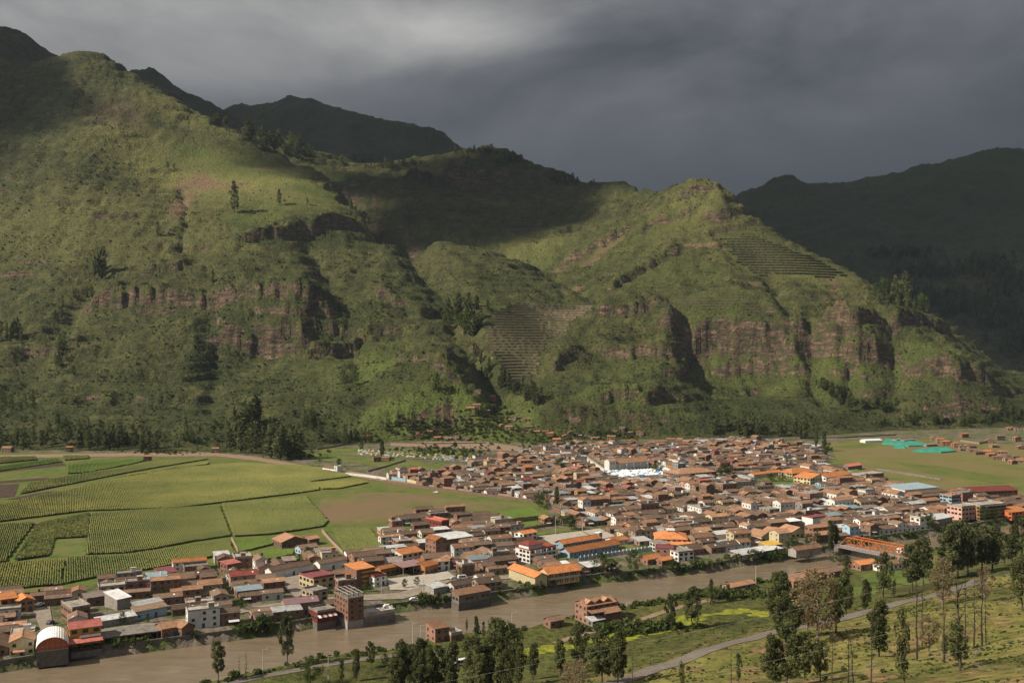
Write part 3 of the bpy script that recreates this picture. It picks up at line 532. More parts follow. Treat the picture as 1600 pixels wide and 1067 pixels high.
def roof(b, L, D, h, rm, rt, rise, o=0.5, T=None, th=0.16):
    f = T or (lambda x, y, z: (x, y, z)); e = .06
    def S_(*p, t=th): b.slab([f(*k) for k in p], t, rm)
    if rt == 'gx':
        k = rise / (D / 2); z = h + e + th
        S_((-o, -o, z - k * o), (L + o, -o, z - k * o), (L + o, D / 2, z + rise), (-o, D / 2, z + rise)); S_((-o, D / 2, z + rise), (L + o, D / 2, z + rise), (L + o, D + o, z - k * o), (-o, D + o, z - k * o))
        b.box(-o, D / 2 - .14, z + rise - .05, L + o, D / 2 + .14, z + rise + .09, rm, T)
    elif rt == 'gy':
        k = rise / (L / 2); z = h + e + th
        S_((-o, -o, z - k * o), (L / 2, -o, z + rise), (L / 2, D + o, z + rise), (-o, D + o, z - k * o)); S_((L / 2, -o, z + rise), (L + o, -o, z - k * o), (L + o, D + o, z - k * o), (L / 2, D + o, z + rise))
        b.box(L / 2 - .14, -o, z + rise - .05, L / 2 + .14, D + o, z + rise + .09, rm, T)
    elif rt == 'hip':
        m = min(L, D) / 2; z = h + e + th; k = rise / m
        if L >= D: r0, r1 = (m, D / 2), (L - m, D / 2)
        else: r0, r1 = (L / 2, m), (L / 2, D - m)
        c = [(-o, -o), (L + o, -o), (L + o, D + o), (-o, D + o)]; zz = z - k * o; R0 = r0 + (z + rise,); R1 = r1 + (z + rise,)
        C_ = [q + (zz,) for q in c]
        if L >= D: fs = [(C_[0], C_[1], R1, R0), (C_[1], C_[2], R1), (C_[2], C_[3], R0, R1), (C_[3], C_[0], R0)]
        else: fs = [(C_[0], C_[1], R0), (C_[1], C_[2], R1, R0), (C_[2], C_[3], R1), (C_[3], C_[0], R0, R1)]
        for q in fs: S_(*q)
    elif rt == 'shed': S_((-o, -o, h + e + th), (L + o, -o, h + e + th), (L + o, D + o, h + rise + e + th), (-o, D + o, h + rise + e + th))
    elif rt == 'flat':
        b.box(-.1, -.1, h + .003, L + .1, D + .1, h + .2, rm, T)
        for x0, y0, x1, y1 in ((-.1, -.1, L + .1, .1), (-.1, D - .1, L + .1, D + .1), (-.1, .1, .1, D - .1), (L - .1, .1, L + .1, D - .1)): b.box(x0, y0, h + .203, x1, y1, h + .2 + rise, rm, T)
FOOTPRINTS = []
def rect_of(A, B, depth, z=0.0):
    ax, ay = P(A[0], A[1], z); bx, by = P(B[0], B[1], z); L = math.hypot(bx - ax, by - ay); rz = math.atan2(by - ay, bx - ax)
    return ax, ay, L, rz
def corners(x, y, rz, L, D, m=0.0):
    c, s = math.cos(rz), math.sin(rz); return [(x + u * c - v * s, y + u * s + v * c) for u, v in ((-m, -m), (L + m, -m), (L + m, D + m), (-m, D + m))]
def openings(root, L, D, h, st, win='std', sides='flrb', door=True, gap=2.9, y0=0.9, fine=False):
    fl = h / st
    for k in range(st):
        for sd in sides:
            W_ = L if sd in 'fb' else D; n = max(1, int(W_ / gap))
            for i in range(n):
                hx = (int(L * 91) * 7 + i * 5 + k * 11 + ord(sd) * 3) % 13; t = W_ * (i + .5) / n + (hx - 6) * .04; zz = k * fl + min(y0, fl * .3)
                if hx in (1, 8) and not door: continue
                if hx == 4: continue
                tr = {'f': (t, 0, 0), 'b': (W_ - t, D, math.pi), 'l': (0, W_ - t, -math.pi / 2), 'r': (L, t, math.pi / 2)}[sd]
                if k == 0 and door and sd == 'f' and i == n // 2: link('door', DOOR[(int(L * 7) % 2)], root, (tr[0], tr[1], 0), tr[2]); continue
                if fl < 2.2: continue
                if fine: w_ = link('window', PANE[win][0], root, (tr[0], tr[1], zz), tr[2]); link('frame', PANE[win][1], w_)
                else: link('window', WIN[win], root, (tr[0], tr[1], zz), tr[2])
def bld(name, label, cat, A, B, depth, h, wall, roof_, rt='gx', rise=1.4, st=2, win='std', sides='flrb', o=0.5, door=True, z=0.0, gap=2.9, group=None, reg=True, extra=None, th=.16):
    ax, ay, L, rz = rect_of(A, B, depth, z)
    r = thing(name, label, cat, (ax, ay, z), rz, group); b = MB(); walls(b, L, depth, h, WM[wall], rt, rise); b.build('wall', r)
    b = MB(); roof(b, L, depth, h, RM[roof_], rt, rise, o, th=th); b.build('roof', r)
    if win: openings(r, L, depth, h, st, win, sides, door, gap, fine=True)
    if reg: FOOTPRINTS.append((corners(ax, ay, rz, L, depth, 0.8)))
    if reg or True: LM.append((label, cat, ax + L / 2 * math.cos(rz), ay + L / 2 * math.sin(rz)))
    if extra: extra(r, L, depth, h)
    return r, L
LM = []
def floor_bands(wm_mat, st, proud=0.5, hh=0.35):
    def ex(r, L, D, h):
        for k in range(1, st + 1):
            b = MB(); z = h * k / st - hh; b.box(-.15, -proud, z, L + .15, -.003, z + hh, wm_mat); b.build('balcony', r)
    return ex
# ---------------------------------------------------------------- the buildings one can tell apart
# arched hall by the river
ax, ay, L, rz = rect_of((57, 1033), (107, 1027), 15, -0.5); D = 15
r = thing('hall', 'hall with a white barrel roof and orange arched front beside the river', 'hall', (ax, ay, -0.5), rz); FOOTPRINTS.append(corners(ax, ay, rz, L, D, .8)); LM.append((r['label'], 'arched hall', ax, ay))
def arch(t, w, base, rise): a = math.pi * (1 - t); return (w / 2 + w / 2 * math.cos(a), base + rise * math.sin(a))
b = MB(); b.box(0, 0, -2.5, L, .25, 3.6, WM['stone']); b.box(0, .25, -2.5, .25, D, 4.2, WM['stone']); b.box(L - .25, .25, -2.5, L, D, 4.2, WM['stone']); b.box(.25, D - .25, -2.5, L - .25, D, 4.2, WM['stone']); b.build('wall', r)
n = 16; ar = [arch(i / n, L, 4.2, 4.3) for i in range(n + 1)]
b = MB(); b.q([(0, .1, 3.61), (L, .1, 3.61)] + [(x, .1, z) for x, z in ar[::-1]], WM['orange']); b.build('front_panel', r); b = MB(); b.q([(L, D - .1, 3.9), (0, D - .1, 3.9)] + [(x, D - .1, z) for x, z in ar], WM['orange']); b.build('rear_panel', r)
for x in [L * k / 6 for k in range(1, 6)]:
    t = math.sqrt(max(0, 1 - (2 * x / L - 1) ** 2)); b = MB(); b.box(x - .06, -.05, 3.7, x + .06, .09, 4.15 + 4.3 * t, M['steel']); b.build('mullion', r)
b = MB(); b.box(0.3, -.06, 5.2, L - .3, .04, 5.32, M['steel']); b.box(.1, -.3, 3.55, L - .1, .003, 3.75, M['steel']); b.build('crossbar', r)
b = MB()
for i in range(n):
    (x0, z0), (x1, z1) = [(L / 2 + (x - L / 2) * 1.05, z * 1.0 + .15) for x, z in (ar[i], ar[i + 1])]
    b.slab([(x0, -.7, z0), (x1, -.7, z1), (x1, D + .3, z1), (x0, D + .3, z0)], .12, RM['white'])
b.build('roof', r)
# hotel with coral roofs next to it
def coral(r, L, D, h):
    b = MB(); roof(b, L, 3.0, 3.2, RM['coral'], 'shed', 1.0, .3, T=lambda x, y, z: (x, y - 3.4, z)); b.build('veranda_roof', r)
    b = MB(); b.box(0, -3.2, -2.6, L, -.02, -.1, WM['stone']); b.build('terrace_base', r)
    for k in range(1, 3): b = MB(); b.box(L * .3, -.9, h * k / 3 - .9, L - .2, -.75, h * k / 3, WM['yellow'] if k == 1 else WM['white']); b.box(L * .3, -.75, h * k / 3 - .2, L - .2, -.01, h * k / 3, WM['grey']); b.build('balcony', r)
    for i in range(4): b = MB(); x = .4 + (L - .8) * i / 3; b.box(x - .12, -3.1, -.09, x + .12, -2.9, 3.0, WM['red']); b.build('post', r)
bld('hotel', 'three storey riverside hotel with coral metal roofs right of the arched hall', 'hotel', (109, 1016), (158, 1009), 9, 8.2, 'yellow', 'coral', 'gx', 1.6, 3, 'wide', extra=coral)
bld('apartment_block', 'brick block with a pale roof terrace behind the coral roofed hotel', 'building', (113, 976), (141, 971), 15, 6.6, 'brick', 'concrete', 'flat', .8, 2, 'wide')
# unfinished market slab
def cols(r, L, D, h):
    for i in range(9):
        for y in (0.2, D - .5): b = MB(); x = .3 + (L - .9) * i / 8; b.box(x, y, -.6, x + .3, y + .3, h - .3, WM['grey']); b.build('column', r)
ax, ay, L, rz = rect_of((161, 1009), (259, 996), 14); r = thing('market_hall', 'long unfinished concrete slab roof standing on columns by the river', 'building', (ax, ay, 0), rz); FOOTPRINTS.append(corners(ax, ay, rz, L, 13, 1)); LM.append((r['label'], 'concrete slab', ax + L / 2, ay))
b = MB(); b.box(-.3, -.3, 2.9, L + .3, 12.3, 3.35, RM['concrete']); b.build('roof_slab', r); cols(r, L, 12, 3.2); b = MB(); b.box(0, 11.5, -.3, L, 11.7, 2.89, WM['mud']); b.build('wall', r)
bld('house', 'orange plastered house with a wide orange roof at the left edge beside the cornfield', 'house', (1, 957), (27, 953), 8, 5.6, 'ochre', 'orange', 'shed', 1.2, 2, 'wide', extra=floor_bands(WM['orange'], 2))
bld('house', 'orange gabled house with an open front beside the lane and parked white car', 'house', (28, 957), (54, 953), 9, 4.8, 'ochre', 'orange', 'gy', 1.5, 2, 'wide')
bld('canopy', 'shiny white metal canopy on posts amid the left houses', 'canopy', (183, 953), (204, 948), 10, 4.6, 'grey', 'white', 'shed', 2.0, 1, None)
bld('workshop', 'long dark open shed with a grey roof left of the white canopy', 'shed', (136, 948), (180, 941), 7, 3.8, 'adobe', 'rust', 'shed', .8, 1, 'wide')
bld('row_house', 'long pale blue house with white windows beside the riverside street', 'house', (212, 969), (261, 960), 5, 3.6, 'blue', 'brown', 'shed', 1.0, 1, 'white')
bld('shed', 'long grey tin roof behind the pale blue house', 'shed', (213, 960), (254, 952), 5, 3.8, 'grey', 'tin', 'shed', .6, 1, None)
bld('shed', 'low whitish corrugated roof along the street left of the pale blue house', 'shed', (154, 981), (212, 971), 5, 2.6, 'grey', 'tin', 'shed', .7, 1, None)
bld('house', 'tall brick house with a bright coral roof at the cornfield edge', 'house', (355, 898), (376, 894), 7, 5.2, 'brick', 'coral', 'shed', .7, 2)
bld('house', 'brick house with a coral red roof just below the cornfield wall', 'house', (252, 907), (277, 903), 9, 3.4, 'adobe', 'maroon', 'shed', 1.2, 1)
bld('house', 'burnt umber tiled riverside house with two gables right of the concrete slab', 'house', (253, 998), (280, 993), 8, 4.0, 'brick', 'terracotta', 'gx', 1.6, 1)
bld('house', 'brick riverside house with terracotta roof right of the twin gabled one', 'house', (284, 996), (303, 991), 7, 4.0, 'adobe', 'terracotta', 'gy', 1.5, 1)
bld('barn', 'large brown gabled barn standing at the edge of the corn', 'barn', (440, 857), (480, 852), 14, 3.6, 'adobe', 'terracotta', 'gy', 2.6, 1)
bld('shed', 'square brown tiled shed beside the large barn in the corn', 'shed', (483, 853), (499, 850), 8, 3.8, 'adobe', 'terracotta', 'gx', 1.2, 1)
bld('house', 'low house with turquoise front below the large barn', 'house', (470, 866), (497, 862), 7, 3.2, 'blue', 'brown', 'gx', 1.4, 1)
bld('row_house', 'long white row house with brown roof and lime green shutters', 'house', (424, 905), (486, 893), 6, 4.2, 'white', 'brown', 'gx', 1.5, 2, 'white')
bld('row_house', 'white and blue fronted row house right of the green shuttered one', 'house', (500, 893), (542, 885), 6, 4.0, 'white', 'brown', 'gx', 1.4, 2, 'white')
bld('house', 'cream building with a maroon roof terrace left of the yellow banded block', 'building', (490, 923), (522, 917), 14, 5.6, 'cream', 'maroon', 'flat', .9, 2, 'wide')
def yb(r, L, D, h):
    for k in range(4): b = MB(); z = h * k / 4 + .25; b.box(L * .28, -.55, z, L + .1, -.02, z + .75, WM['yellow']); b.build('balcony', r)
bld('apartment_block', 'four storey brick block with yellow balcony bands and orange roof', 'building', (557, 918), (584, 913), 11, 8.6, 'brick', 'orange', 'shed', 1.0, 4, 'wide', 'f', extra=yb)
bld('annex', 'white and blue annex at the right side of the yellow banded block', 'building', (585, 917), (604, 913), 8, 4.6, 'white', 'coral', 'flat', .7, 2, 'white')
bld('arcade', 'long low arcade with an orange roof behind the mauve canopy', 'building', (595, 901), (660, 888), 5, 3.9, 'ochre', 'orange', 'gx', 1.0, 1, 'wide')
bld('arcade', 'orange roofed building closing the right end of the long arcade', 'building', (664, 898), (684, 893), 9, 4.2, 'ochre', 'orange', 'gx', 1.4, 1, 'wide')
ax, ay, L, rz = rect_of((630, 901), (662, 895), 9); r = thing('canopy', 'mauve sheet canopy over a sports yard in front of the arcade', 'canopy', (ax, ay, 0), rz); FOOTPRINTS.append(corners(ax, ay, rz, L, 9, 6)); LM.append((r['label'], 'mauve canopy', ax, ay))
b = MB(); roof(b, L, 9, 4.6, RM['mauve'], 'shed', .8, .4); b.build('roof', r)
for x in (0, L / 2, L):
    for y in (0, 9): b = MB(); b.bar((x, y, -.2), (x, y, 4.65 + .08 * y), .12, M['steel']); b.build('post', r)
bld('house', 'two storey white house with a long orange roof behind the arcade', 'house', (629, 881), (661, 875), 7, 5.0, 'white', 'orange', 'shed', 1.6, 2, 'wide')
bld('tower_house', 'tall narrow brick house with an orange gable beside tin roofs', 'house', (681, 868), (698, 865), 10, 8.6, 'brick', 'orange', 'gy', 1.4, 3)
bld('warehouse', 'wide grey tin roofs right of the tall narrow brick house', 'warehouse', (697, 853), (738, 847), 18, 3.8, 'adobe', 'tin', 'gx', 1.0, 1, None)
bld('house', 'tall dark red building with a white side and striped roof terrace', 'building', (690, 831), (702, 829), 16, 6.6, 'red', 'coral', 'flat', .7, 2, 'wide')
def river_base(r, L, D, h): b = MB(); b.box(-.2, -.12, -5.5, L + .2, D + .1, -.41, WM['stone']); b.build('river_foundation', r)
# four storey unfinished brick block on the river wall
def grid_top(r, L, D, h):
    b = MB()
    for i in range(4):
        x = (L - .3) * i / 3
        for j in range(4): y = (D - .3) * j / 3; b.box(x, y, h + .21, x + .3, y + .3, h + 1.9, WM['brick'])
    b.build('column_stubs', r); b = MB()
    for j in range(4): y = (D - .3) * j / 3; b.box(-.05, y, h + 1.9, L + .05, y + .25, h + 2.15, WM['grey'])
    for i in range(4): x = (L - .3) * i / 3; b.box(x, -.05, h + 2.153, x + .25, D + .05, h + 2.35, WM['grey'])
    b.build('roof_beams', r); b = MB(); b.box(0, -.06, -3.6, L, -.005, -.2, WM['grey']); b.box(-.3, 0, -3.6, -.01, D, -.2, WM['grey']); b.build('river_foundation', r)
bld('apartment_block', 'tall unfinished brick block rising straight from the river wall, its roof open', 'building', (544, 970), (568, 966), 15, 9.2, 'brick', 'concrete', 'flat', .4, 4, 'std', extra=grid_top)
bld('parking_deck', 'low concrete parking yard right of the tall unfinished brick block', 'parking deck', (569, 966), (617, 958), 11, .8, 'grey', 'concrete', 'flat', 1.2, 1, None, extra=river_base)
bld('house', 'cream three storey house with yellow window frames left of the unfinished block', 'house', (489, 950), (512, 945), 9, 6.8, 'cream', 'concrete', 'flat', .8, 3, 'wide')
def awn(r, L, D, h):
    for k in range(7):
        b = MB(); x = L * k / 7; b.slab([(x, -2.2, 2.3), (x + L / 7 - .01, -2.2, 2.3), (x + L / 7 - .01, -.02, 3.0), (x, -.02, 3.0)], .08, RM['red' if k % 2 else 'white']); b.build('awning_stripe', r)
bld('restaurant', 'riverside restaurant with a red and white striped awning', 'restaurant', (496, 972), (524, 967), 9, 4.0, 'red', 'concrete', 'flat', .8, 1, 'wide', extra=lambda *q: (awn(*q), river_base(*q)))
bld('restaurant', 'open sided riverside restaurant under a long coral roof on a stone base', 'restaurant', (717, 942), (766, 933), 6, 3.4, 'stone', 'terracotta', 'shed', 1.2, 1, 'wide', extra=river_base)
bld('house', 'white gabled brown roofed house behind the open riverside restaurant', 'house', (709, 925), (741, 919), 6, 3.0, 'white', 'old', 'gx', 1.5, 1)
bld('shed', 'shiny tin shed roof in the riverside scrap yard', 'shed', (678, 929), (698, 925), 7, 3.0, 'grey', 'tin', 'shed', .8, 1, None)
# school with orange roofs
def doors_y(r, L, D, h):
    for k in range(2):
        for i in range(6): link('door', DOORY, r, (L * (i + .5) / 6, -.005, h / 2 * k), 0)
    b = MB(); b.box(0, -1.3, h / 2 - .2, L, -.005, h / 2, WM['cream']); b.box(0, -1.3, h / 2, L, -1.2, h / 2 + .8, M['steel']); b.build('balcony', r)
DOORY = _door(plain('yellow_door', (0.45, 0.26, 0.05)))
bld('school_building', 'cream two storey school with a big orange roof and a long balcony', 'school', (857, 914), (905, 907), 9, 5.8, 'cream', 'orange', 'gx', 2.2, 2, 'wide', o=1.0, door=False, extra=doors_y)
bld('school_building', 'brick sided school wing with cream gable end facing the river', 'school', (836, 918), (855, 915), 24, 5.2, 'cream', 'orange', 'gy', 1.6, 2, None, o=.8)
def bal(r, L, D, h):
    for k in (1, 2):
        b = MB(); b.box(-1.0, -1.1, h * k / 3 - .25, L + .2, -.005, h * k / 3, WM['white']); b.box(-1.0, -1.1, h * k / 3, L + .2, -1.0, h * k / 3 + .7, WM['white']); b.build('balcony', r)
    for i in range(6):
        b = MB(); x = -.9 + (L + .8) * i / 5; b.box(x, -1.05, -.3, x + .3, -.8, h, WM['white']); b.build('column', r)
    b = MB(); T = lambda x, y, z: (x + .8, y + 2, z); walls(b, L * .52, D - 4, h + 2.8, WM['white'], 'hip', 1.2, h + .3, T); b.build('penthouse', r)
    b = MB(); roof(b, L * .52, D - 4, h + 2.8, RM['red'], 'hip', 1.5, .9, T); b.build('upper_roof', r)
bld('hotel', 'white hotel with red roofs and stacked balconies behind the school', 'hotel', (828, 880), (869, 872), 12, 6.8, 'white', 'red', 'flat', .5, 3, 'wide', extra=bal)
bld('house', 'small white house with an orange roof beside the concrete court', 'house', (818, 846), (839, 842), 8, 4.4, 'white', 'orange', 'gx', 1.2, 2, 'wide')
bld('school_building', 'long blue and white school hall with a bright orange roof, nearer of two', 'school', (890, 872), (968, 858), 8, 3.4, 'blue', 'orange', 'gx', 1.8, 1, 'white', o=.9)
bld('school_building', 'orange roofed school hall behind the blue and white one', 'school', (880, 858), (938, 848), 7, 3.2, 'blue', 'orange', 'gx', 1.5, 1, 'white', o=.8)
bld('school_building', 'small white pavilion with orange roof at the right end of the school yard', 'school', (958, 853), (982, 850), 8, 3.0, 'white', 'orange', 'gx', 1.3, 1, 'white')
bld('booth', 'narrow pale blue and white water booth beside the concrete court', 'booth', (936, 846), (941, 845), 3, 5.0, 'blue', 'white', 'flat', .3, 2, 'small')
def sky_l(r, L, D, h):
    b = MB(); b.box(L / 2 - 2.5, D / 2 - 3, h + 3.55, L / 2 + 2.5, D / 2 + 3, h + 4.1, RM['white']); b.build('skylight', r)
    b = MB(); roof(b, L + 5, 4, 2.8, RM['orange'], 'shed', 1.1, .2, T=lambda x, y, z: (x - 2.5, y - 4.1, z)); b.build('porch_roof', r)
    for i in range(8): b = MB(); x = -2 + (L + 4) * i / 7; b.box(x, -3.9, -.3, x + .35, -3.55, 2.75, WM['white']); b.build('column', r)
bld('town_hall', 'big square white building with orange pyramid roof and white skylight', 'building', (1024, 856), (1074, 857), 19, 5.4, 'white', 'orange', 'hip', 3.6, 2, 'wide', extra=sky_l)
bld('tower_house', 'plain brick box house in front of the orange pyramid roof', 'house', (1024, 872), (1053, 873), 10, 5.4, 'brick', 'maroon', 'flat', .4, 2)
bld('house', 'white flat roofed house on the river bank right of the brick box', 'house', (1060, 877), (1084, 874), 14, 4.6, 'white', 'concrete', 'flat', .6, 2, 'wide')
bld('house', 'orange tiled house low on the river bank left of the brick box', 'house', (1012, 883), (1034, 879), 8, 3.0, 'brick', 'orange', 'gx', 1.4, 1)
bld('house', 'second orange tiled house nearest the brick box on the river bank', 'house', (1034, 884), (1052, 881), 6, 2.8, 'brick', 'orange', 'gx', 1.2, 1)
bld('canopy', 'bright yellow canopy roof near the river trees', 'canopy', (1200, 861), (1222, 858), 8, 3.0, 'grey', 'yellow', 'shed', .7, 1, None)
bld('shed', 'long pale tin roof in front of the yellow canopy', 'shed', (1160, 874), (1190, 869), 9, 2.4, 'grey', 'tin', 'shed', .8, 1, None)
bld('shed', 'second pale tin roof right beside the yellow canopy', 'shed', (1192, 868), (1223, 863), 8, 2.4, 'grey', 'tin', 'shed', .6, 1, None)
bld('row_house', 'long two storey house on the river wall left of the orange bridge', 'house', (1244, 870), (1284, 864), 6, 3.6, 'grey', 'terracotta', 'gx', 1.5, 2, 'std')
for i, (a, bb) in enumerate([((1190, 848), (1212, 845)), ((1213, 845), (1236, 841)), ((1237, 841), (1262, 838))]):
    bld('market_building', ['terracotta gabled hall with dark arches, leftmost of its row of three', 'terracotta gabled hall with dark arches, middle of its row of three', 'terracotta gabled hall with dark arches, rightmost of its row of three'][i], 'building', a, bb, 12, 3.8, 'cream', 'terracotta', 'gy', 2.4, 1, 'wide')
# church and chapel
def church_tower(r, L, D, h):
    b = MB(); T = lambda x, y, z: (x - 8.6, y - 1, z); walls(b, 7.6, 8, 9.2, WM['white'], 'gx', 1.6, -.4, T); b.build('bell_tower', r)
    b = MB(); roof(b, 7.6, 8, 9.2, RM['terracotta'], 'gx', 1.6, .4, T); b.build('tower_roof', r)
    for x in (-7.0, -4.2): b = MB(); b.box(x, -1.2, 6.2, x + 1.0, -.99, 7.8, M['glass']); b.build('belfry_opening', r)
    for i in range(5): b = MB(); x = 3 + (L - 6) * i / 4; b.box(x, -1.1, -.3, x + 1.2, -.01, h - .8, WM['white']); b.build('buttress', r)
bld('church', 'large white church with terracotta roof and squat tower above the market', 'church', (963, 735), (1014, 731), 11, 6.6, 'white', 'terracotta', 'gx', 3.6, 1, 'small', gap=8, extra=church_tower)
def chap(r, L, D, h):
    b = MB(); T = lambda x, y, z: (x + L - 1, y - .6, z); walls(b, 4.6, 5, 5.6, WM['white'], 'flat', .3, -.4, T); roof(b, 4.6, 5, 5.6, WM['white'] and RM['white'], 'flat', .5, 0, T); b.build('bell_tower', r)
    b = MB(); b.box(L + .6, -.75, 3.4, L + 1.6, -.59, 4.8, M['glass']); b.build('belfry_opening', r)
bld('chapel', 'small white chapel with square tower beside the dirt road', 'chapel', (504, 735), (524, 738), 8, 3.2, 'white', 'brown', 'gx', 1.8, 1, None, extra=chap)
# large roofs near the right hand fields
bld('municipal_building', 'wide terracotta roof of a long hall between the church market and trees', 'building', (1060, 750), (1120, 745), 22, 5.0, 'mud', 'terracotta', 'hip', 3.2, 2, 'wide', 'fl')
bld('convent_building', 'big orange hip roof, left one beside the green yard', 'building', (1238, 748), (1276, 744), 16, 4.6, 'cream', 'orange', 'hip', 3.0, 2, 'wide', 'fl')
bld('convent_building', 'big orange gabled hall with white wall, middle of the green yard group', 'building', (1266, 757), (1296, 753), 17, 4.8, 'cream', 'orange', 'gy', 3.0, 2, 'wide', 'fl')
bld('convent_building', 'long white two storey hall with orange roof right of the green yard', 'building', (1291, 756), (1330, 750), 14, 5.4, 'white', 'orange', 'gx', 2.4, 2, 'wide', 'fl')
bld('arcade', 'low orange roof strip left of the green yard trees', 'building', (1178, 747), (1222, 742), 7, 3.0, 'cream', 'orange', 'gx', 1.4, 1, None)
bld('house', 'red roofed cottage on the edge of the right grass fields', 'house', (1325, 736), (1347, 733), 9, 4.2, 'grey', 'coral', 'gx', 1.8, 2, 'std', 'fl')
bld('house', 'flat roofed brick block on the field edge right of the orange halls', 'house', (1343, 752), (1381, 748), 14, 5.0, 'brick', 'concrete', 'flat', .4, 2, 'std', 'fl')
bld('warehouse', 'wide bluish tin roofed warehouse at the field edge', 'warehouse', (1414, 775), (1466, 770), 20, 4.6, 'white', 'blue', 'shed', 1.2, 1, 'wide', 'fl')
bld('house', 'white barn like house with a bright tin roof above the bridge trees', 'house', (1462, 823), (1488, 818), 14, 4.6, 'grey', 'white', 'gx', 1.4, 1, 'wide', 'fl')
bld('apartment_block', 'tall brick end block with bare side wall at the far right of town', 'building', (1504, 790), (1521, 788), 10, 9.0, 'brick', 'concrete', 'flat', .4, 4, 'std', 'l')
bld('office_building', 'dark blue glass fronted block left of the tall brick end block', 'building', (1487, 791), (1503, 789), 10, 7.6, 'blue', 'terracotta', 'flat', .4, 3, 'wide', 'fl', gap=2.2)
bld('hotel', 'long red metal roof behind the tall brick end block', 'building', (1521, 779), (1590, 776), 18, 5.2, 'brick', 'red', 'gx', 2.2, 2, 'wide', 'fl')
bld('apartment_block', 'pinkish unfinished multi storey block below the blue glass one', 'building', (1503, 814), (1529, 811), 12, 9.0, 'pink', 'concrete', 'flat', .8, 3, 'wide', 'fl')
bld('hotel', 'multi level hotel with railings and terraces at the right above the trees', 'hotel', (1531, 813), (1572, 809), 14, 9.4, 'ochre', 'concrete', 'flat', .8, 4, 'wide', 'fl', gap=2.4, extra=floor_bands(WM['grey'], 4, .9))
bld('house', 'bright orange house cut by the right edge of the photo', 'house', (1581, 812), (1612, 809), 12, 5.0, 'orange', 'orange', 'shed', 1.2, 2, 'wide', 'fl')
bld('house', 'white round fronted three storey house on the corner above the bridge', 'house', (1270, 826), (1290, 823), 9, 6.6, 'white', 'maroon', 'flat', .6, 3, 'wide', 'fl')
# brick house on the near bank
def bh(r, L, D, h):
    T = lambda x, y, z: (x + L * .46, y - 3.6, z); b = MB(); walls(b, L * .54, 3.55, 4.2, WM['brick'], 'flat', .1, -.4, T); b.build('lower_wing', r)
    b = MB(); roof(b, L * .54, 3.6, 4.25, RM['terracotta'], 'shed', 2.2, .5, T); b.build('lower_roof', r)
    T2 = lambda x, y, z: (x + L + .05, y + 1.2, z); b = MB(); walls(b, 3.2, D - 3, 6.2, WM['brick'], 'flat', .1, -.4, T2); b.build('side_wing', r); b = MB(); roof(b, 3.2, D - 3, 6.25, RM['terracotta'], 'gx', 1.2, .5, T2); b.build('side_roof', r)
    T3 = lambda x, y, z: (x - .6, y, z); b = MB(); roof(b, L * .42, 3, h * .66, RM['terracotta'], 'shed', .9, .2, lambda x, y, z: (x + .3, y - 3.1, z)); b.build('middle_roof', r)
    for i in range(3): b = MB(); roof(b, 3.6, 4, h + .9, RM['terracotta'], 'gy', 1.0, .2, (lambda k: lambda x, y, z: (x + .6 + k * 4.4, y + .6, z))(i)); walls(b, 3.4, 3.8, h + .9, WM['brick'], 'gy', .9, h - .1, (lambda k: lambda x, y, z: (x + .7 + k * 4.4, y + .7, z))(i)); b.build('dormer', r)
bld('house', 'tall red brick house with stepped terracotta roofs alone on the near river bank', 'house', (917, 975), (962, 967), 9, 7.6, 'brick', 'terracotta', 'gx', 1.8, 3, 'std', extra=bh)
SB_ = [('small tin roofed shelter at the foot of the tall red brick house', (926, 979), (944, 975), 4, 2.2, 'grey', 'white', 'shed'),
 ('brick house with an orange roof among the trees on the near bank', (680, 1004), (702, 1000), 8, 5.4, 'brick', 'terracotta', 'shed'),
 ('roofless brick shell right of the orange roofed house on the near bank', (705, 1003), (722, 1000), 6, 2.6, 'brick', 'concrete', 'flat'),
 ('low brown shed beside the pale concrete yard on the near bank', (860, 982), (881, 978), 5, 3.0, 'brick', 'brown', 'gx'),
 ('low terracotta roof between trees below the river, nearest the brown shed', (1145, 925), (1180, 918), 7, 2.4, 'mud', 'terracotta', 'gx'),
 ('terracotta roofed shed hidden behind the golden tree', (1240, 918), (1262, 912), 8, 3.0, 'brick', 'terracotta', 'gx'),
 ('long terracotta roof beside the river under the golden tree', (1262, 908), (1300, 899), 8, 3.0, 'mud', 'terracotta', 'gx'),
 ('pinkish brick compound roof below the bridge', (1295, 903), (1325, 897), 9, 2.8, 'brick', 'brown', 'gx'),
 ('terracotta roof nearest the orange bridge on the near bank', (1345, 892), (1372, 888), 9, 3.2, 'brick', 'orange', 'gx'),
 ('second terracotta roof right below the orange bridge', (1376, 893), (1410, 888), 8, 3.0, 'white', 'terracotta', 'gx'),
 ('white walled small house at the right end of the orange bridge', (1413, 868), (1434, 866), 6, 3.4, 'white', 'terracotta', 'gx')]
for lb, A, B, D, h, w, rf, rt in SB_: bld('house', lb, 'house', A, B, D, h, w, rf, rt, 1.1, 2 if h > 4 else 1, 'std')
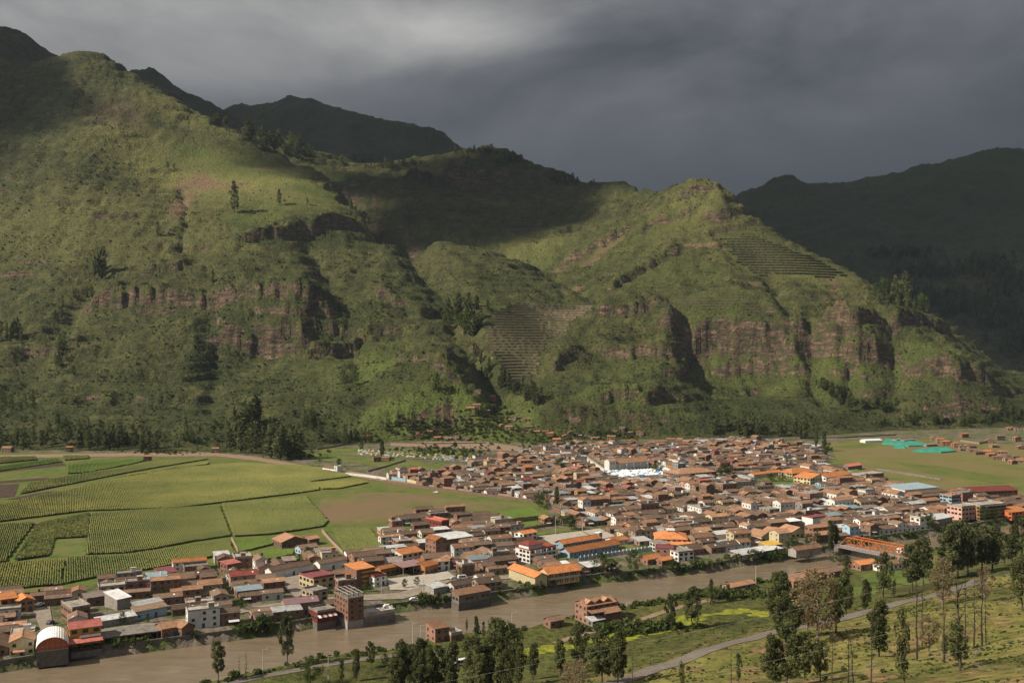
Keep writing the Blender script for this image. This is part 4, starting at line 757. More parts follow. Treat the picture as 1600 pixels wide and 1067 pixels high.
# ---------------------------------------------------------------- orange truss bridge with a grey footbridge beside it
p0 = Vector(P(1312, 852, 1.2) + (1.2,)); p1 = Vector(P(1418, 873, 1.2) + (1.2,)); dv = p1 - p0; Lb = dv.length; rz = math.atan2(dv.y, dv.x)
r = thing('bridge', 'orange steel truss road bridge over the brown river', 'bridge', p0, rz); LM.append((r['label'], 'orange bridge', p0.x, p0.y))
b = MB(); b.box(0, 0, -.6, Lb, 7, 0, WM['grey']); b.build('deck', r); nb = 9
for y in (0.2, 6.8):
    b = MB(); b.box(0, y - .14, .3, Lb, y + .14, .62, M['truss']); b.build('bottom_chord', r); b = MB(); b.box(Lb / nb, y - .14, 5.4, Lb * (nb - 1) / nb, y + .14, 5.75, M['truss']); b.build('top_chord', r)
    for i in range(nb):
        x0, x1 = Lb * i / nb, Lb * (i + 1) / nb; up = i % 2 == 0
        if i == 0: a_, c_ = (x0, y, .5), (x1, y, 5.6)
        elif i == nb - 1: a_, c_ = (x0, y, 5.6), (x1, y, .5)
        else: a_, c_ = ((x0, y, .5), (x1, y, 5.6)) if up else ((x0, y, 5.6), (x1, y, .5))
        b = MB(); b.bar(a_, c_, .15, M['truss'], 4); b.build('diagonal', r)
        if i > 0: b = MB(); b.bar((x0, y, .5), (x0, y, 5.6), .12, M['truss'], 4); b.build('upright', r)
for i in range(1, nb):
    x0 = Lb * i / nb; b = MB(); b.bar((x0, .2, 5.6), (x0, 6.8, 5.6), .12, M['truss'], 4); b.build('cross_beam', r)
    if i < nb - 1: b = MB(); b.bar((x0, .2, 5.6), (x0 + Lb / nb, 6.8, 5.6), .08, M['truss'], 4); b.bar((x0, 6.8, 5.6), (x0 + Lb / nb, .2, 5.6), .08, M['truss'], 4); b.build('wind_brace', r)
r = thing('footbridge', 'grey steel footbridge with railings beside the orange bridge', 'bridge', p0 + Vector((math.sin(rz), -math.cos(rz), 0)) * 3.4, rz)
b = MB(); b.box(-1, 0, -.5, Lb + 1, 2.4, -.2, WM['grey']); b.build('deck', r)
for y in (0, 2.4):
    b = MB(); b.box(-1, y - .06, .75, Lb + 1, y + .06, .9, M['steel']); b.build('handrail', r)
    for i in range(24): b = MB(); x = -1 + (Lb + 2) * i / 23; b.box(x - .06, y - .05, -.2, x + .06, y + .05, .75, M['steel']); b.build('post', r)
for t in (0.02, .98):
    b = MB(); b.box(Lb * t - 1.5, -4.5, -6, Lb * t + 1.5, 7.5, -.61, WM['stone']); o = b.build('abutment', None, p0, rz, label='stone abutment under the %s end of the orange bridge' % ('town side' if t < .5 else 'near bank'), category='abutment')
# ---------------------------------------------------------------- town ground, streets, yards
def sheet_mat(name, a, b, scale=0.25, c=None):
    m, nt, bs = mat(name, 0.95); p = pos(nt); n = nz(nt, p, scale, 6, 0.65); col_ = rmp(nt, n, [(0.34, a), (0.66, b)])
    if c: col_ = mixc(nt, rmp(nt, nz(nt, p, scale * .28, 5, 0.65), [(0.42, 0.0), (0.60, 1.0)]), col_, c)
    col_ = mixc(nt, .5, col_, rmp(nt, nz(nt, p, 1.3, 4, .7), [(.3, (.7, .7, .7)), (.7, (1.2, 1.2, 1.2))]), 'MULTIPLY')
    nt.links.new(col_, bs.inputs['Base Color']); bump(nt, bs, nz(nt, p, 1.1, 4, .7), .4, .3); return m
GM = dict(street=sheet_mat('dusty_street', (0.20, 0.165, 0.13), (0.30, 0.25, 0.20)), dirt=sheet_mat('dirt_road', (0.20, 0.13, 0.09), (0.30, 0.21, 0.155)), grass=sheet_mat('pasture', (0.060, 0.092, 0.018), (0.115, 0.145, 0.032), 0.12, (0.13, 0.125, 0.04)),
 bright=sheet_mat('bright_grass', (0.055, 0.088, 0.018), (0.115, 0.155, 0.034), 0.12, (0.135, 0.135, 0.045)), fallow=sheet_mat('fallow_field', (0.105, 0.110, 0.034), (0.165, 0.140, 0.058), 0.05, (0.17, 0.115, 0.066)), court=sheet_mat('court_concrete', (0.32, 0.28, 0.23), (0.44, 0.39, 0.33), 0.3),
 asphalt=sheet_mat('worn_asphalt', (0.120, 0.104, 0.092), (0.20, 0.175, 0.155), 0.4, (0.16, 0.13, 0.10)), field=sheet_mat('mown_field', (0.105, 0.112, 0.030), (0.165, 0.155, 0.050), 0.035, (0.165, 0.130, 0.058)), soil=sheet_mat('ploughed_soil', (0.05, 0.034, 0.025), (0.085, 0.058, 0.042), 0.2), mustard=sheet_mat('yellow_flowers', (0.075, 0.11, 0.018), (0.30, 0.29, 0.03), 0.3))
def Pw(pts, z=0.0): return [P(a, b, z) for a, b in pts]
ZL = [0.03]
def patch(name, pts, m, dz=0.05):
    ZL[0] += 0.012; z = ZL[0]; return flat_poly(name, Pw(pts), z, GM[m])
patch('fields', [(-300, 700), (-60, 706), (200, 708), (420, 716), (530, 736), (640, 757), (800, 777), (856, 786), (858, 812), (780, 822), (600, 866), (520, 866), (430, 880), (230, 896), (60, 930), (-300, 975)], 'grass')
patch('fields', [(1292, 692), (1380, 684), (1500, 688), (1640, 700), (1900, 760), (1900, 815), (1640, 792), (1560, 777), (1500, 771), (1400, 757), (1320, 738)], 'field')
patch('meadow', [(1300, 698), (1380, 690), (1390, 694), (1330, 702)], 'grass'); patch('meadow', [(1290, 718), (1325, 722), (1350, 734), (1320, 736), (1296, 728)], 'bright'); patch('meadow', [(1400, 722), (1480, 730), (1600, 752), (1560, 756), (1440, 738)], 'grass'); patch('meadow', [(1540, 762), (1640, 756), (1640, 768), (1590, 768)], 'bright')
patch('fallow_field', [(502, 778), (560, 768), (640, 770), (720, 779), (800, 790), (780, 798), (700, 800), (600, 816), (540, 822), (516, 818), (498, 792)], 'fallow')
patch('meadow', [(492, 776), (560, 765), (600, 766), (565, 769), (503, 779)], 'bright'); patch('meadow', [(700, 772), (790, 778), (855, 790), (840, 796), (790, 790), (720, 780)], 'bright')
patch('meadow', [(430, 706), (560, 700), (640, 715), (700, 735), (660, 742), (560, 724), (470, 716)], 'bright'); patch('meadow', [(640, 735), (690, 722), (740, 728), (690, 742)], 'bright')
patch('meadow', [(84, 843), (136, 838), (133, 869), (78, 870)], 'bright')
for q in [[(0, 742), (38, 738), (34, 750), (0, 756)], [(70, 735), (104, 730), (102, 740), (68, 744)], [(140, 717), (200, 710), (196, 714), (142, 722)], [(240, 712), (330, 706), (330, 710), (250, 717)], [(20, 775), (100, 762), (100, 766), (40, 776)]]: patch('meadow', q, 'bright')
for q in [[(-60, 738), (98, 723), (104, 727), (-60, 744)], [(-60, 760), (30, 756), (22, 776), (-60, 784)], [(-60, 756), (76, 746), (76, 749), (-60, 760)], [(10, 780), (62, 770), (90, 766), (40, 780)]]: patch('ploughed_field', q, 'soil')
patch('dirt_road', [(-300, 712), (0, 711), (200, 708), (340, 708), (400, 714), (480, 728), (560, 738), (640, 753), (740, 766), (856, 780), (880, 790), (856, 786), (740, 772), (640, 759), (560, 746), (520, 739), (480, 733), (400, 720), (340, 713), (200, 713), (0, 716), (-300, 717)], 'dirt')
patch('dirt_bank', [(610, 690), (760, 690), (820, 700), (850, 702), (820, 706), (740, 702), (610, 697)], 'dirt')
patch('lane', [(50, 950), (78, 948), (84, 985), (66, 992)], 'street')
patch('riverside_street', [(150, 985), (212, 976), (300, 966), (400, 947), (470, 938), (545, 931), (622, 927), (684, 908), (780, 900), (826, 896), (826, 901), (780, 906), (700, 916), (630, 936), (545, 939), (470, 945), (400, 954), (300, 973), (212, 983), (150, 993)], 'street')
patch('plaza', [(432, 905), (470, 897), (486, 925), (462, 934)], 'street'); patch('yard', [(604, 905), (662, 898), (690, 905), (640, 922), (610, 922)], 'court'); patch('yard', [(662, 898), (700, 893), (712, 903), (684, 908)], 'court')
patch('sports_court', [(841, 838), (907, 830), (941, 846), (868, 854)], 'court'); patch('sports_court', [(909, 830), (937, 826), (962, 838), (938, 843)], 'court')
patch('meadow', [(838, 832), (900, 822), (906, 829), (842, 837)], 'bright'); patch('school_yard', [(965, 848), (1010, 858), (980, 862), (966, 858)], 'bright'); patch('garden', [(868, 866), (880, 862), (888, 874), (872, 876)], 'bright')
patch('plaza', [(940, 738), (1040, 732), (1056, 742), (1000, 752), (975, 752)], 'court'); patch('street', [(906, 712), (914, 711), (950, 736), (938, 736)], 'court')
patch('garden', [(1190, 748), (1240, 742), (1270, 756), (1215, 762)], 'bright'); patch('meadow', [(560, 706), (690, 702), (760, 712), (700, 718), (600, 716)], 'grass')
MAIN = Pw([(585,833),(600,816),(660,801),(760,807),(800,824),(868,813),(860,792),(850,786),(740,772),(640,759),(600,750),(612,736),(690,742),(735,722),(800,716),(830,700),(880,696),(930,694),(1010,697),(1100,690),(1150,688),(1210,690),(1288,702),(1296,728),(1325,738),(1390,750),(1400,758),(1490,771),(1560,777),(1650,790),(1620,798),(1560,812),(1490,825),(1440,831),(1390,837),(1340,848),(1310,850),(1300,857),(1240,864),(1150,876),(1100,886),(1010,893),(915,903),(834,920),(773,928),(711,936),(617,946),(541,958),(471,970),(350,988),(212,1004),(150,1014),(107,1018),(0,1034),(-100,1048),(-100,940),(60,932),(100,918),(150,906),(230,896),(290,884),(350,871),(400,882),(430,880),(470,868),(520,866),(560,868),(600,866)])
HOLES = [Pw(q) for q in [[(604,905),(662,895),(700,892),(715,904),(640,923),(610,923)], [(432,905),(470,897),(488,925),(462,934)], [(150,983),(212,975),(300,965),(400,946),(470,937),(545,930),(622,926),(684,907),(780,899),(826,895),(826,902),(780,907),(700,917),(630,937),(545,940),(470,946),(400,955),(300,974),(212,984),(150,994)],
 [(838,824),(905,820),(965,838),(940,848),(868,856),(838,842)], [(866,858),(965,842),(1015,858),(1000,872),(900,884),(868,880)], [(938,736),(960,734),(1018,731),(1050,734),(1058,744),(1000,754),(970,753)], [(1180,746),(1240,741),(1272,757),(1215,764),(1190,760)], [(48,950),(80,946),(90,990),(64,994)], [(904,712),(916,711),(952,736),(936,738)], [(880,920),(915,900),(940,900),(1010,884),(1010,898),(915,908)],[(808,888),(824,880),(834,920),(800,930)], [(1284,862),(1300,846),(1326,846),(1330,868),(1290,872)], [(1230,866),(1246,846),(1262,846),(1290,862)]]]
# ---------------------------------------------------------------- generic houses on lots
rs = random.Random(11); TH = R(24); cu, su = math.cos(TH), math.sin(TH)
def uv(u, v): return (u * cu - v * su, u * su + v * cu)
lots = []
def split(u0, v0, u1, v1):                            # a block: rows of narrow plots, side by side
    al = rs.random() < .6; a0, a1, b0, b1 = (u0, u1, v0, v1) if al else (v0, v1, u0, u1); b_ = b0
    while b1 - b_ > 4.5:
        w = rs.uniform(6.2, 9.2); w = b1 - b_ if b1 - b_ - w < 5.5 else w; a_ = a0
        while a1 - a_ > 4:
            l = rs.uniform(7, 15.5); l = a1 - a_ if a1 - a_ - l < 6 else l
            lots.append((a_, b_, a_ + l, b_ + w) if al else (b_, a_, b_ + w, a_ + l)); a_ += l
        b_ += w
u = -120.0
while u < 1000:
    wu = rs.uniform(48, 66); v = -60.0 + rs.uniform(-6, 6)
    while v < 1250:
        wv = rs.uniform(34, 52); split(u, v, u + wu, v + wv); v += wv + rs.uniform(3.5, 5.5)
    u += wu + rs.uniform(4, 6)
LC = np.array([uv((a + c_) / 2, (b_ + d) / 2) for a, b_, c_, d in lots]); dm = pdist(LC[:, 0], LC[:, 1], MAIN)
allow = dm < -2.5
for hq in HOLES: allow &= pdist(LC[:, 0], LC[:, 1], hq) > 4.0
fpc = np.array([[np.mean([c_[0] for c_ in f]), np.mean([c_[1] for c_ in f])] for f in FOOTPRINTS])
def lot_ok(i):
    a, b_, c_, d = lots[i]; du, dv = c_ - a, d - b_
    pts = np.array([uv(a + du * s_, b_ + dv * t) for s_ in (.06, .35, .65, .94) for t in (.06, .5, .94)])
    if (pdist(pts[:, 0], pts[:, 1], MAIN) > 0.6).any(): return False
    if (pdist(pts[:, 0], pts[:, 1], RIVER) < 2.0).any(): return False
    for hq in HOLES:
        if (pdist(pts[:, 0], pts[:, 1], hq) < 0).any(): return False
    near_ = np.nonzero(((fpc - LC[i]) ** 2).sum(1) < 40 ** 2)[0]
    for k in near_:
        if (pdist(pts[:, 0], pts[:, 1], FOOTPRINTS[k]) < 0).any(): return False
        fx = np.array(FOOTPRINTS[k]); c0 = np.array([uv(a, b_), uv(c_, b_), uv(c_, d), uv(a, d)])
        if (pdist(fx[:, 0], fx[:, 1], [tuple(q) for q in c0]) < 0).any(): return False
    return True
houses = []; yards = []
for i in np.nonzero(allow)[0]:
    if not lot_ok(i): continue
    a, b_, c_, d = lots[i]; x, y = LC[i]; z = rs.random()
    if z < .075: yards.append((x, y, min(c_ - a, d - b_))); continue
    g = rs.uniform(.05, .45); du, dv = c_ - a - 2 * g * rs.uniform(.3, 1), d - b_ - 2 * g
    if du * dv > 70 and rs.random() < .3: dv *= rs.uniform(.55, .8); yards.append((*uv(a + du / 2, d - 1.6), 3))
    if dv > du * (1.0 + .3 * (rs.random() - .5)): rt = 'gy'
    else: rt = 'gx'
    k = rs.random(); newer = 0.5 + 0.5 * math.tanh((x - 60) / 200)
    if k < .40: rf = 'old'
    elif k < .60: rf = 'brown'
    elif k < .60 + .12 + .07 * newer: rf = 'terracotta'
    elif k < .80: rf = rs.choice(['orange', 'terracotta', 'brown', 'terracotta', 'old', 'rust', 'red', 'coral', 'maroon', 'mauve'])
    elif k < .925: rf = rs.choice(['tin', 'rust', 'tin', 'white', 'blue']); rt = 'shed'
    else: rf = 'concrete'; rt = 'flat'
    h = rs.choice([2.8, 3.0, 3.2, 3.4, 4.6, 5.2]) if rf in ('old', 'brown') else rs.choice([3.0, 4.6, 5.4, 5.8, 7.6])
    if rf in ('tin', 'rust', 'white', 'blue'): h = rs.choice([2.6, 3.0, 4.4])
    wl = rs.choices(['adobe', 'mud', 'brick', 'white', 'cream', 'grey', 'blue', 'ochre', 'pink'], [26, 18, 22, 15, 6, 8, .7, 2, .7])[0]
    if rf == 'concrete': wl = rs.choice(['brick', 'brick', 'white', 'grey', 'cream'])
    rise = (min(du, dv) / 2) * rs.uniform(.30, .46) if rt in ('gx', 'gy') else (rs.uniform(.3, 1.0) if rt == 'shed' else rs.uniform(.4, .9))
    if rt == 'gy': rise = du / 2 * rs.uniform(.3, .44)
    if rt == 'gx': rise = dv / 2 * rs.uniform(.3, .44)
    rise = min(rise, 2.6)
    X, Y = uv(a + g, b_ + g); houses.append((X, Y, TH + rs.gauss(0, .025), max(du, 3.5), max(dv, 3.5), h, wl, rf, rt, rise, None))
# loose clusters on the hill foot and along the far right road: (photo x, photo y, width m)
for px, py in [(640,688),(655,686),(672,684),(683,688),(700,689),(712,688),(728,689),(648,682),(690,681),(786,668),(795,672),(805,676),(815,678),(826,673),(838,679),(800,662),(812,658),(824,660),(860,684),(852,678),(870,690),(885,688),(868,696),(893,680),(905,684),(918,686),(932,688),(960,678),(972,676),(985,680),(1000,683),(955,688),(988,692),(745,640),(760,648),(735,645),(770,636),(108,706),(230,721),(336,708),(573,686),(10,707),(745,614),(768,627),(1030,696),(1048,692),(1066,696),(700,735),(600,720),(590,722)] + [(1460 + 9 * k, 688 + k * 2.4 + (k % 3) * 2) for k in range(16)] + [(1500 + 11 * k, 700 + k * 2.2 + (k % 2) * 2) for k in range(12)] + [(1510, 684), (1545, 692), (1557, 700), (1565, 688), (1592, 690), (1598, 702), (1580, 672), (1590, 674), (1610, 676)]:
    p = hit(px, py)
    if p is None: continue
    w = rs.uniform(6, 11); dd = rs.uniform(5, 7); houses.append((p[0] - w / 2, p[1], rs.uniform(-.3, .4), w, dd, rs.choice([2.8, 3.0, 4.8]), rs.choice(['adobe', 'brick', 'adobe', 'brick', 'mud']), rs.choice(['brown', 'terracotta', 'terracotta', 'old', 'orange']), rs.choice(['gx', 'gx', 'gy']), rs.uniform(.8, 1.5), p[2]))
houses = [hh for hh in houses if not (hh[1] > 0 and hh[10] is not None and (pdist(np.array([hh[0]]), np.array([hh[1]]), MAIN)[0] < -2))]
houses.sort(key=lambda q: q[1] * (1 if abs(q[0]) < q[1] * .53 else 10))
NI = 255
RNAME = dict(mauve='pinkish sheet', old='dark tile', brown='brown tile', terracotta='terracotta', orange='bright orange', red='red metal', coral='coral metal', maroon='maroon', tin='shiny tin', rust='rusty tin', white='white sheet', blue='bluish tin', concrete='concrete')
WNAME = dict(adobe='adobe', mud='mud', brick='brick', white='white', cream='cream', grey='grey', blue='blue', ochre='ochre', pink='pink')
SN = [('the arched hall', 57, 1033), ('the coral roofed hotel', 130, 1010), ('the concrete slab roof', 210, 1000), ('the white metal canopy', 190, 948), ('the blue row house', 236, 965), ('the coral roofed house', 365, 895), ('the barn', 460, 855), ('the green shuttered row', 455, 899),
 ('the maroon roof terrace', 505, 920), ('the yellow banded block', 570, 915), ('the mauve canopy', 645, 898), ('the unfinished block', 556, 968), ('the striped awning', 510, 970), ('the riverside restaurant', 740, 938), ('the orange gabled tower', 690, 866), ('the tin warehouse', 718, 850),
 ('the dark red building', 696, 830), ('the cream school', 880, 910), ('the white hotel', 848, 876), ('the concrete court', 890, 840), ('the blue school', 930, 865), ('the orange pyramid roof', 1048, 856), ('the brick box house', 1038, 872), ('the yellow canopy', 1211, 859), ('the orange bridge', 1330, 856), ('the three arched halls', 1225, 842), ('the white church', 985, 733), ('the chapel', 512, 736)]
SNW = [(n_, *P(a, b_)) for n_, a, b_ in SN]; used = {}
def place_phrase(x, y, k=0):
    ds = sorted(SNW, key=lambda q: (q[1] - x) ** 2 + (q[2] - y) ** 2); n_, lx, ly = ds[k]; dx, dy = x - lx, y - ly; ax_, lx_ = x / y - lx / ly, 0
    if abs(dy) > abs(dx) * 1.1: return ('behind ' if dy > 0 else 'in front of ') + n_
    return ('right of ' if dx > 0 else 'left of ') + n_
ORD = ['nearest', 'second nearest', 'third nearest', 'fourth nearest', 'fifth nearest', 'sixth nearest', 'seventh nearest', 'eighth nearest', 'ninth nearest', 'tenth nearest']
def house_base(hh): return '%s house, %s roof,' % (WNAME[hh[6]], RNAME[hh[7]])
sel = houses[:NI]; keys = {}
for i, hh in enumerate(sel):
    ph = place_phrase(hh[0] + hh[3] / 2, hh[1] + hh[4] / 2); st = 'two storey ' if hh[5] > 4.2 else 'low '
    if hh[5] > 7: st = 'three storey '
    form = dict(gx='', gy='gabled ', shed='', flat='', hip='')[hh[8]]
    keys.setdefault((st + form + house_base(hh), ph), []).append(i)
labels = {}
for (b_, ph), ids in keys.items():
    lm = ph.split(' ', 1)[1] if not ph.startswith('in front of') else ph[12:]
    lp = next(q for q in SNW if ph.endswith(q[0])); ids.sort(key=lambda i: (sel[i][0] - lp[1]) ** 2 + (sel[i][1] - lp[2]) ** 2)
    for j, i in enumerate(ids): labels[i] = b_ + ' ' + ph if len(ids) == 1 else b_ + ' ' + ORD[min(j, 9)] + ' ' + ph
lim = RM
def house_parts(b1, b2, hh, T=None, z0=-.4):
    L, D, h, wl, rf, rt, rise = hh[3:10]; walls(b1, L, D, h, WM[wl], rt, rise, z0, T); roof(b2, L, D, h, RM[rf], rt, rise, .35, T, .14)
def clutter(r, hh, i, T=None, bb=None):
    L, D, h, wl, rf, rt, rise = hh[3:10]; q = random.Random(i * 7 + 1); T = T or (lambda x, y, z: (x, y, z))
    def emit(nm, b, par):
        if bb is None: b.build(nm, par)
    if q.random() < .34 and L > 5:                    # lean-to roof against the front or the side
        b = bb or MB(); w = q.uniform(2.2, min(4.5, L - 1)); d_ = q.uniform(1.4, 2.6); x0 = q.uniform(.2, L - w - .2); hh_ = min(h - .5, 2.4); m = RM[q.choice(['tin', 'rust', 'white', 'terracotta', 'brown', 'blue'])]
        b.slab([T(x0, -d_, hh_ - .4), T(x0 + w, -d_, hh_ - .4), T(x0 + w, -.02, hh_), T(x0, -.02, hh_)], .08, m); b.box(x0 + .05, -d_ + .1, -.3, x0 + .2, -d_ + .25, hh_ - .5, M['wood'], T); b.box(x0 + w - .2, -d_ + .1, -.3, x0 + w - .05, -d_ + .25, hh_ - .5, M['wood'], T); emit('lean_to', b, r)
    if rt in ('gx', 'gy') and q.random() < .30:       # translucent sheet let into the tiles
        k = rise / ((D if rt == 'gx' else L) / 2); b = bb or MB(); s0, s1 = .35, .62; z0 = h + .22
        if rt == 'gx': y0, y1 = D / 2 * s0, D / 2 * s1; x0 = q.uniform(.5, L - 1.6); b.slab([T(x0, y0, z0 + k * y0 + .07), T(x0 + .8, y0, z0 + k * y0 + .07), T(x0 + .8, y1, z0 + k * y1 + .07), T(x0, y1, z0 + k * y1 + .07)], .05, RM['white'])
        else: x0, x1 = L / 2 * s0, L / 2 * s1; y0 = q.uniform(.5, D - 1.6); b.slab([T(x0, y0, z0 + k * x0 + .07), T(x1, y0, z0 + k * x1 + .07), T(x1, y0 + .8, z0 + k * x1 + .07), T(x0, y0 + .8, z0 + k * x0 + .07)], .05, RM['white'])
        emit('skylight_sheet', b, r)
    if rt == 'flat' and q.random() < .6:              # stair head or column stubs on a flat roof
        b = bb or MB(); x0 = q.uniform(.3, max(.4, L - 3)); y0 = q.uniform(.3, max(.4, D - 3)); b.box(x0, y0, h + .21, x0 + 2.4, y0 + 2.2, h + 2.3, WM[q.choice(['brick', 'white', 'grey'])], T); b.box(x0 - .15, y0 - .15, h + 2.303, x0 + 2.55, y0 + 2.35, h + 2.42, RM[q.choice(['tin', 'orange', 'concrete', 'red'])], T); emit('stair_head', b, r)
for i, hh in enumerate(sel):
    X, Y, rz, L, D, h, wl, rf, rt, rise, zz = hh
    r = thing('house', labels[i], 'house', (X, Y, zz or 0), rz, 'houses of the valley town'); b1, b2 = MB(), MB(); house_parts(b1, b2, hh, None, -.4 if zz is None else -2.5)
    b1.build('wall', r); b2.build('roof', r)
    st = 1 if h < 4.2 else 2 if h < 7 else 3
    openings(r, L, D, h, st, 'white' if wl in ('white', 'cream') and i % 2 else ('std', 'std', 'wide', 'small')[i % 4], 'flr' if Y < 620 else 'fl', True, 3.4 if i % 3 else 2.7)
    clutter(r, hh, i)
    if i % 9 == 4: b = MB(); b.bar((L * .7, D * .5, h + rise - .2), (L * .7, D * .5, h + rise + 1.3), .45, M['whitep' if i % 2 else 'tyre'], 8); b.build('water_tank', r)
# the rest of the town, seen too small to tell their parts apart
b1 = MB(); rs2 = random.Random(5)
for hh in houses[NI:]:
    X, Y, rz, L, D, h, wl, rf, rt, rise, zz = hh; c_, s_ = math.cos(rz), math.sin(rz); z0 = zz or 0.0
    T = lambda x, y, z: (X + x * c_ - y * s_, Y + x * s_ + y * c_, z + z0)
    house_parts(b1, b1, hh, T, -.4 if zz is None else -2.5); clutter(None, hh, int(X * 13 + Y * 7), T, b1); st = 1 if h < 4.2 else 2
    for k in range(st):
        for sd, W_ in (('f', L), ('l', D)):
            n = max(1, int(W_ / 3.0))
            for j in range(n):
                t = W_ * (j + .5) / n; w = .5; z = k * h / st + .8
                if k == 0 and j == 0 and sd == 'f': z = 0
                if sd == 'f': b1.box(t - w, -.05, z, t + w, .03, z + (1.2 if z else 2.0), M['glass'], T)
                else: b1.box(-.05, t - w, z, .03, t + w, z + 1.2, M['glass'], T)
rest = b1.build('town_houses', kind='stuff')
for n_, (X, Y, s_) in enumerate(yards[::2]): GARDENS = globals().setdefault('GARDENS', []); GARDENS.append((X, Y, s_))
print('houses', len(houses), 'yards', len(yards))
# ---------------------------------------------------------------- corn: rows of tufted stalks, one body per field
def corn_mat(name, a, b):
    m, nt, bs = mat(name, 0.8); p = pos(nt); n = nz(nt, p, 1.4, 3, .7); big = nz(nt, p, 0.02, 4, .6)
    c = rmp(nt, n, [(.3, a), (.7, b)]); c = mixc(nt, .9, c, rmp(nt, big, [(.32, (.70, .78, .72)), (.68, (1.32, 1.22, 1.1))]), 'MULTIPLY'); nt.links.new(c, bs.inputs['Base Color']); return m
CMT = [corn_mat('corn_leaves', (0.055, 0.070, 0.020), (0.165, 0.172, 0.056)), corn_mat('ripening_corn', (0.070, 0.082, 0.022), (0.205, 0.200, 0.064)), corn_mat('young_crop', (0.050, 0.085, 0.018), (0.12, 0.165, 0.035))]
rn = np.random.default_rng(3)
def crop(pts, label_kind=0, ang=None, sp=1.15, h=1.6, seg=1.4):
    W_ = np.array(Pw(pts)); ang = (TH + math.pi / 2) if ang is None else ang; c_, s_ = math.cos(ang), math.sin(ang)
    U = W_[:, 0] * c_ + W_[:, 1] * s_; V = -W_[:, 0] * s_ + W_[:, 1] * c_; VV = []; FF = []; nv = 0; n = len(U); v = V.min() + sp / 2
    while v < V.max():
        xs = []
        for i in range(n):
            j = (i + 1) % n
            if (V[i] > v) != (V[j] > v): xs.append(U[i] + (v - V[i]) / (V[j] - V[i]) * (U[j] - U[i]))
        xs.sort()
        for a, b in zip(xs[::2], xs[1::2]):
            k = int((b - a) / seg)
            if k < 2: continue
            u = np.linspace(a, b, k + 1); vo = v + rn.normal(0, .12, k + 1); hh = h * rn.uniform(.84, 1.10, k + 1) * (1 + .22 * fbm(u / 22, vo / 22, 3, 601)); wd = sp * rn.uniform(.36, .52, k + 1); tip = vo + rn.normal(0, .12, k + 1)
            def w3(uu, vv, zz): return np.stack([uu * c_ - vv * s_, uu * s_ + vv * c_, zz], -1)
            P3 = np.stack([w3(u, vo - wd, np.full(k + 1, .75)), w3(u, tip, hh), w3(u, vo + wd, np.full(k + 1, .75))], 1).reshape(-1, 3); VV.append(P3)
            i3 = nv + 3 * np.arange(k)[:, None]; FF.append(np.concatenate([i3 + np.array([0, 3, 4, 1]), i3 + np.array([1, 4, 5, 2])], 0)); nv += 3 * (k + 1)
        v += sp
    if VV: mesh_np('corn_rows', np.concatenate(VV), np.concatenate(FF), CMT[label_kind], 'stuff')
crop([(-90,792),(0,789),(99,767),(236,739),(300,730),(377,724),(480,729),(540,741),(548,745),(486,753),(500,766),(460,772),(345,786),(270,795),(135,799),(0,816),(-90,826)], 1)
crop([(-90,834),(0,820),(54,818),(8,879),(-90,892)]); crop([(60,819),(140,803),(137,840),(85,843),(78,869),(22,877)], 0, TH + 1.2); crop([(142,803),(200,799),(300,793),(343,791),(361,838),(300,847),(240,859),(195,865),(134,867)])
crop([(-90,890),(0,882),(60,878),(101,876),(95,915),(60,917),(0,924),(-90,935)], 1); crop([(105,873),(193,868),(240,862),(300,852),(357,846),(371,871),(350,867),(290,880),(230,891),(150,903),(97,914)])
crop([(347,788),(478,776),(490,790),(513,815),(506,823),(470,829),(420,836),(366,839)]); crop([(366,846),(438,842),(440,848),(373,865)], 2); crop([(377,868),(430,860),(460,861),(458,868),(430,874),(410,877),(387,877)], 2); crop([(518,826),(577,826),(602,856),(538,863)], 0)
crop([(484,755),(558,749),(575,755),(530,764),(503,765)], 1); crop([(776,800),(830,793),(851,807),(797,813)], 2); crop([(806,822),(858,812),(866,818),(818,827)], 2)
crop([(-60,716),(55,714),(58,719),(0,725),(-60,729)]); crop([(-60,733),(0,729),(88,717),(98,722),(0,737),(-60,741)], 2); crop([(98,713),(138,712),(139,717),(101,720)]); crop([(105,727),(170,722),(225,715),(228,720),(200,727),(130,740),(104,741)], 2); crop([(30,773),(45,756),(110,744),(190,731),(235,722),(320,714),(324,718),(240,732),(190,741),(95,760)]); crop([(200,742),(260,732),(326,722),(326,726),(240,738),(200,745)], 1)
crop([(1300,728),(1340,735),(1350,741),(1325,739)], 2)
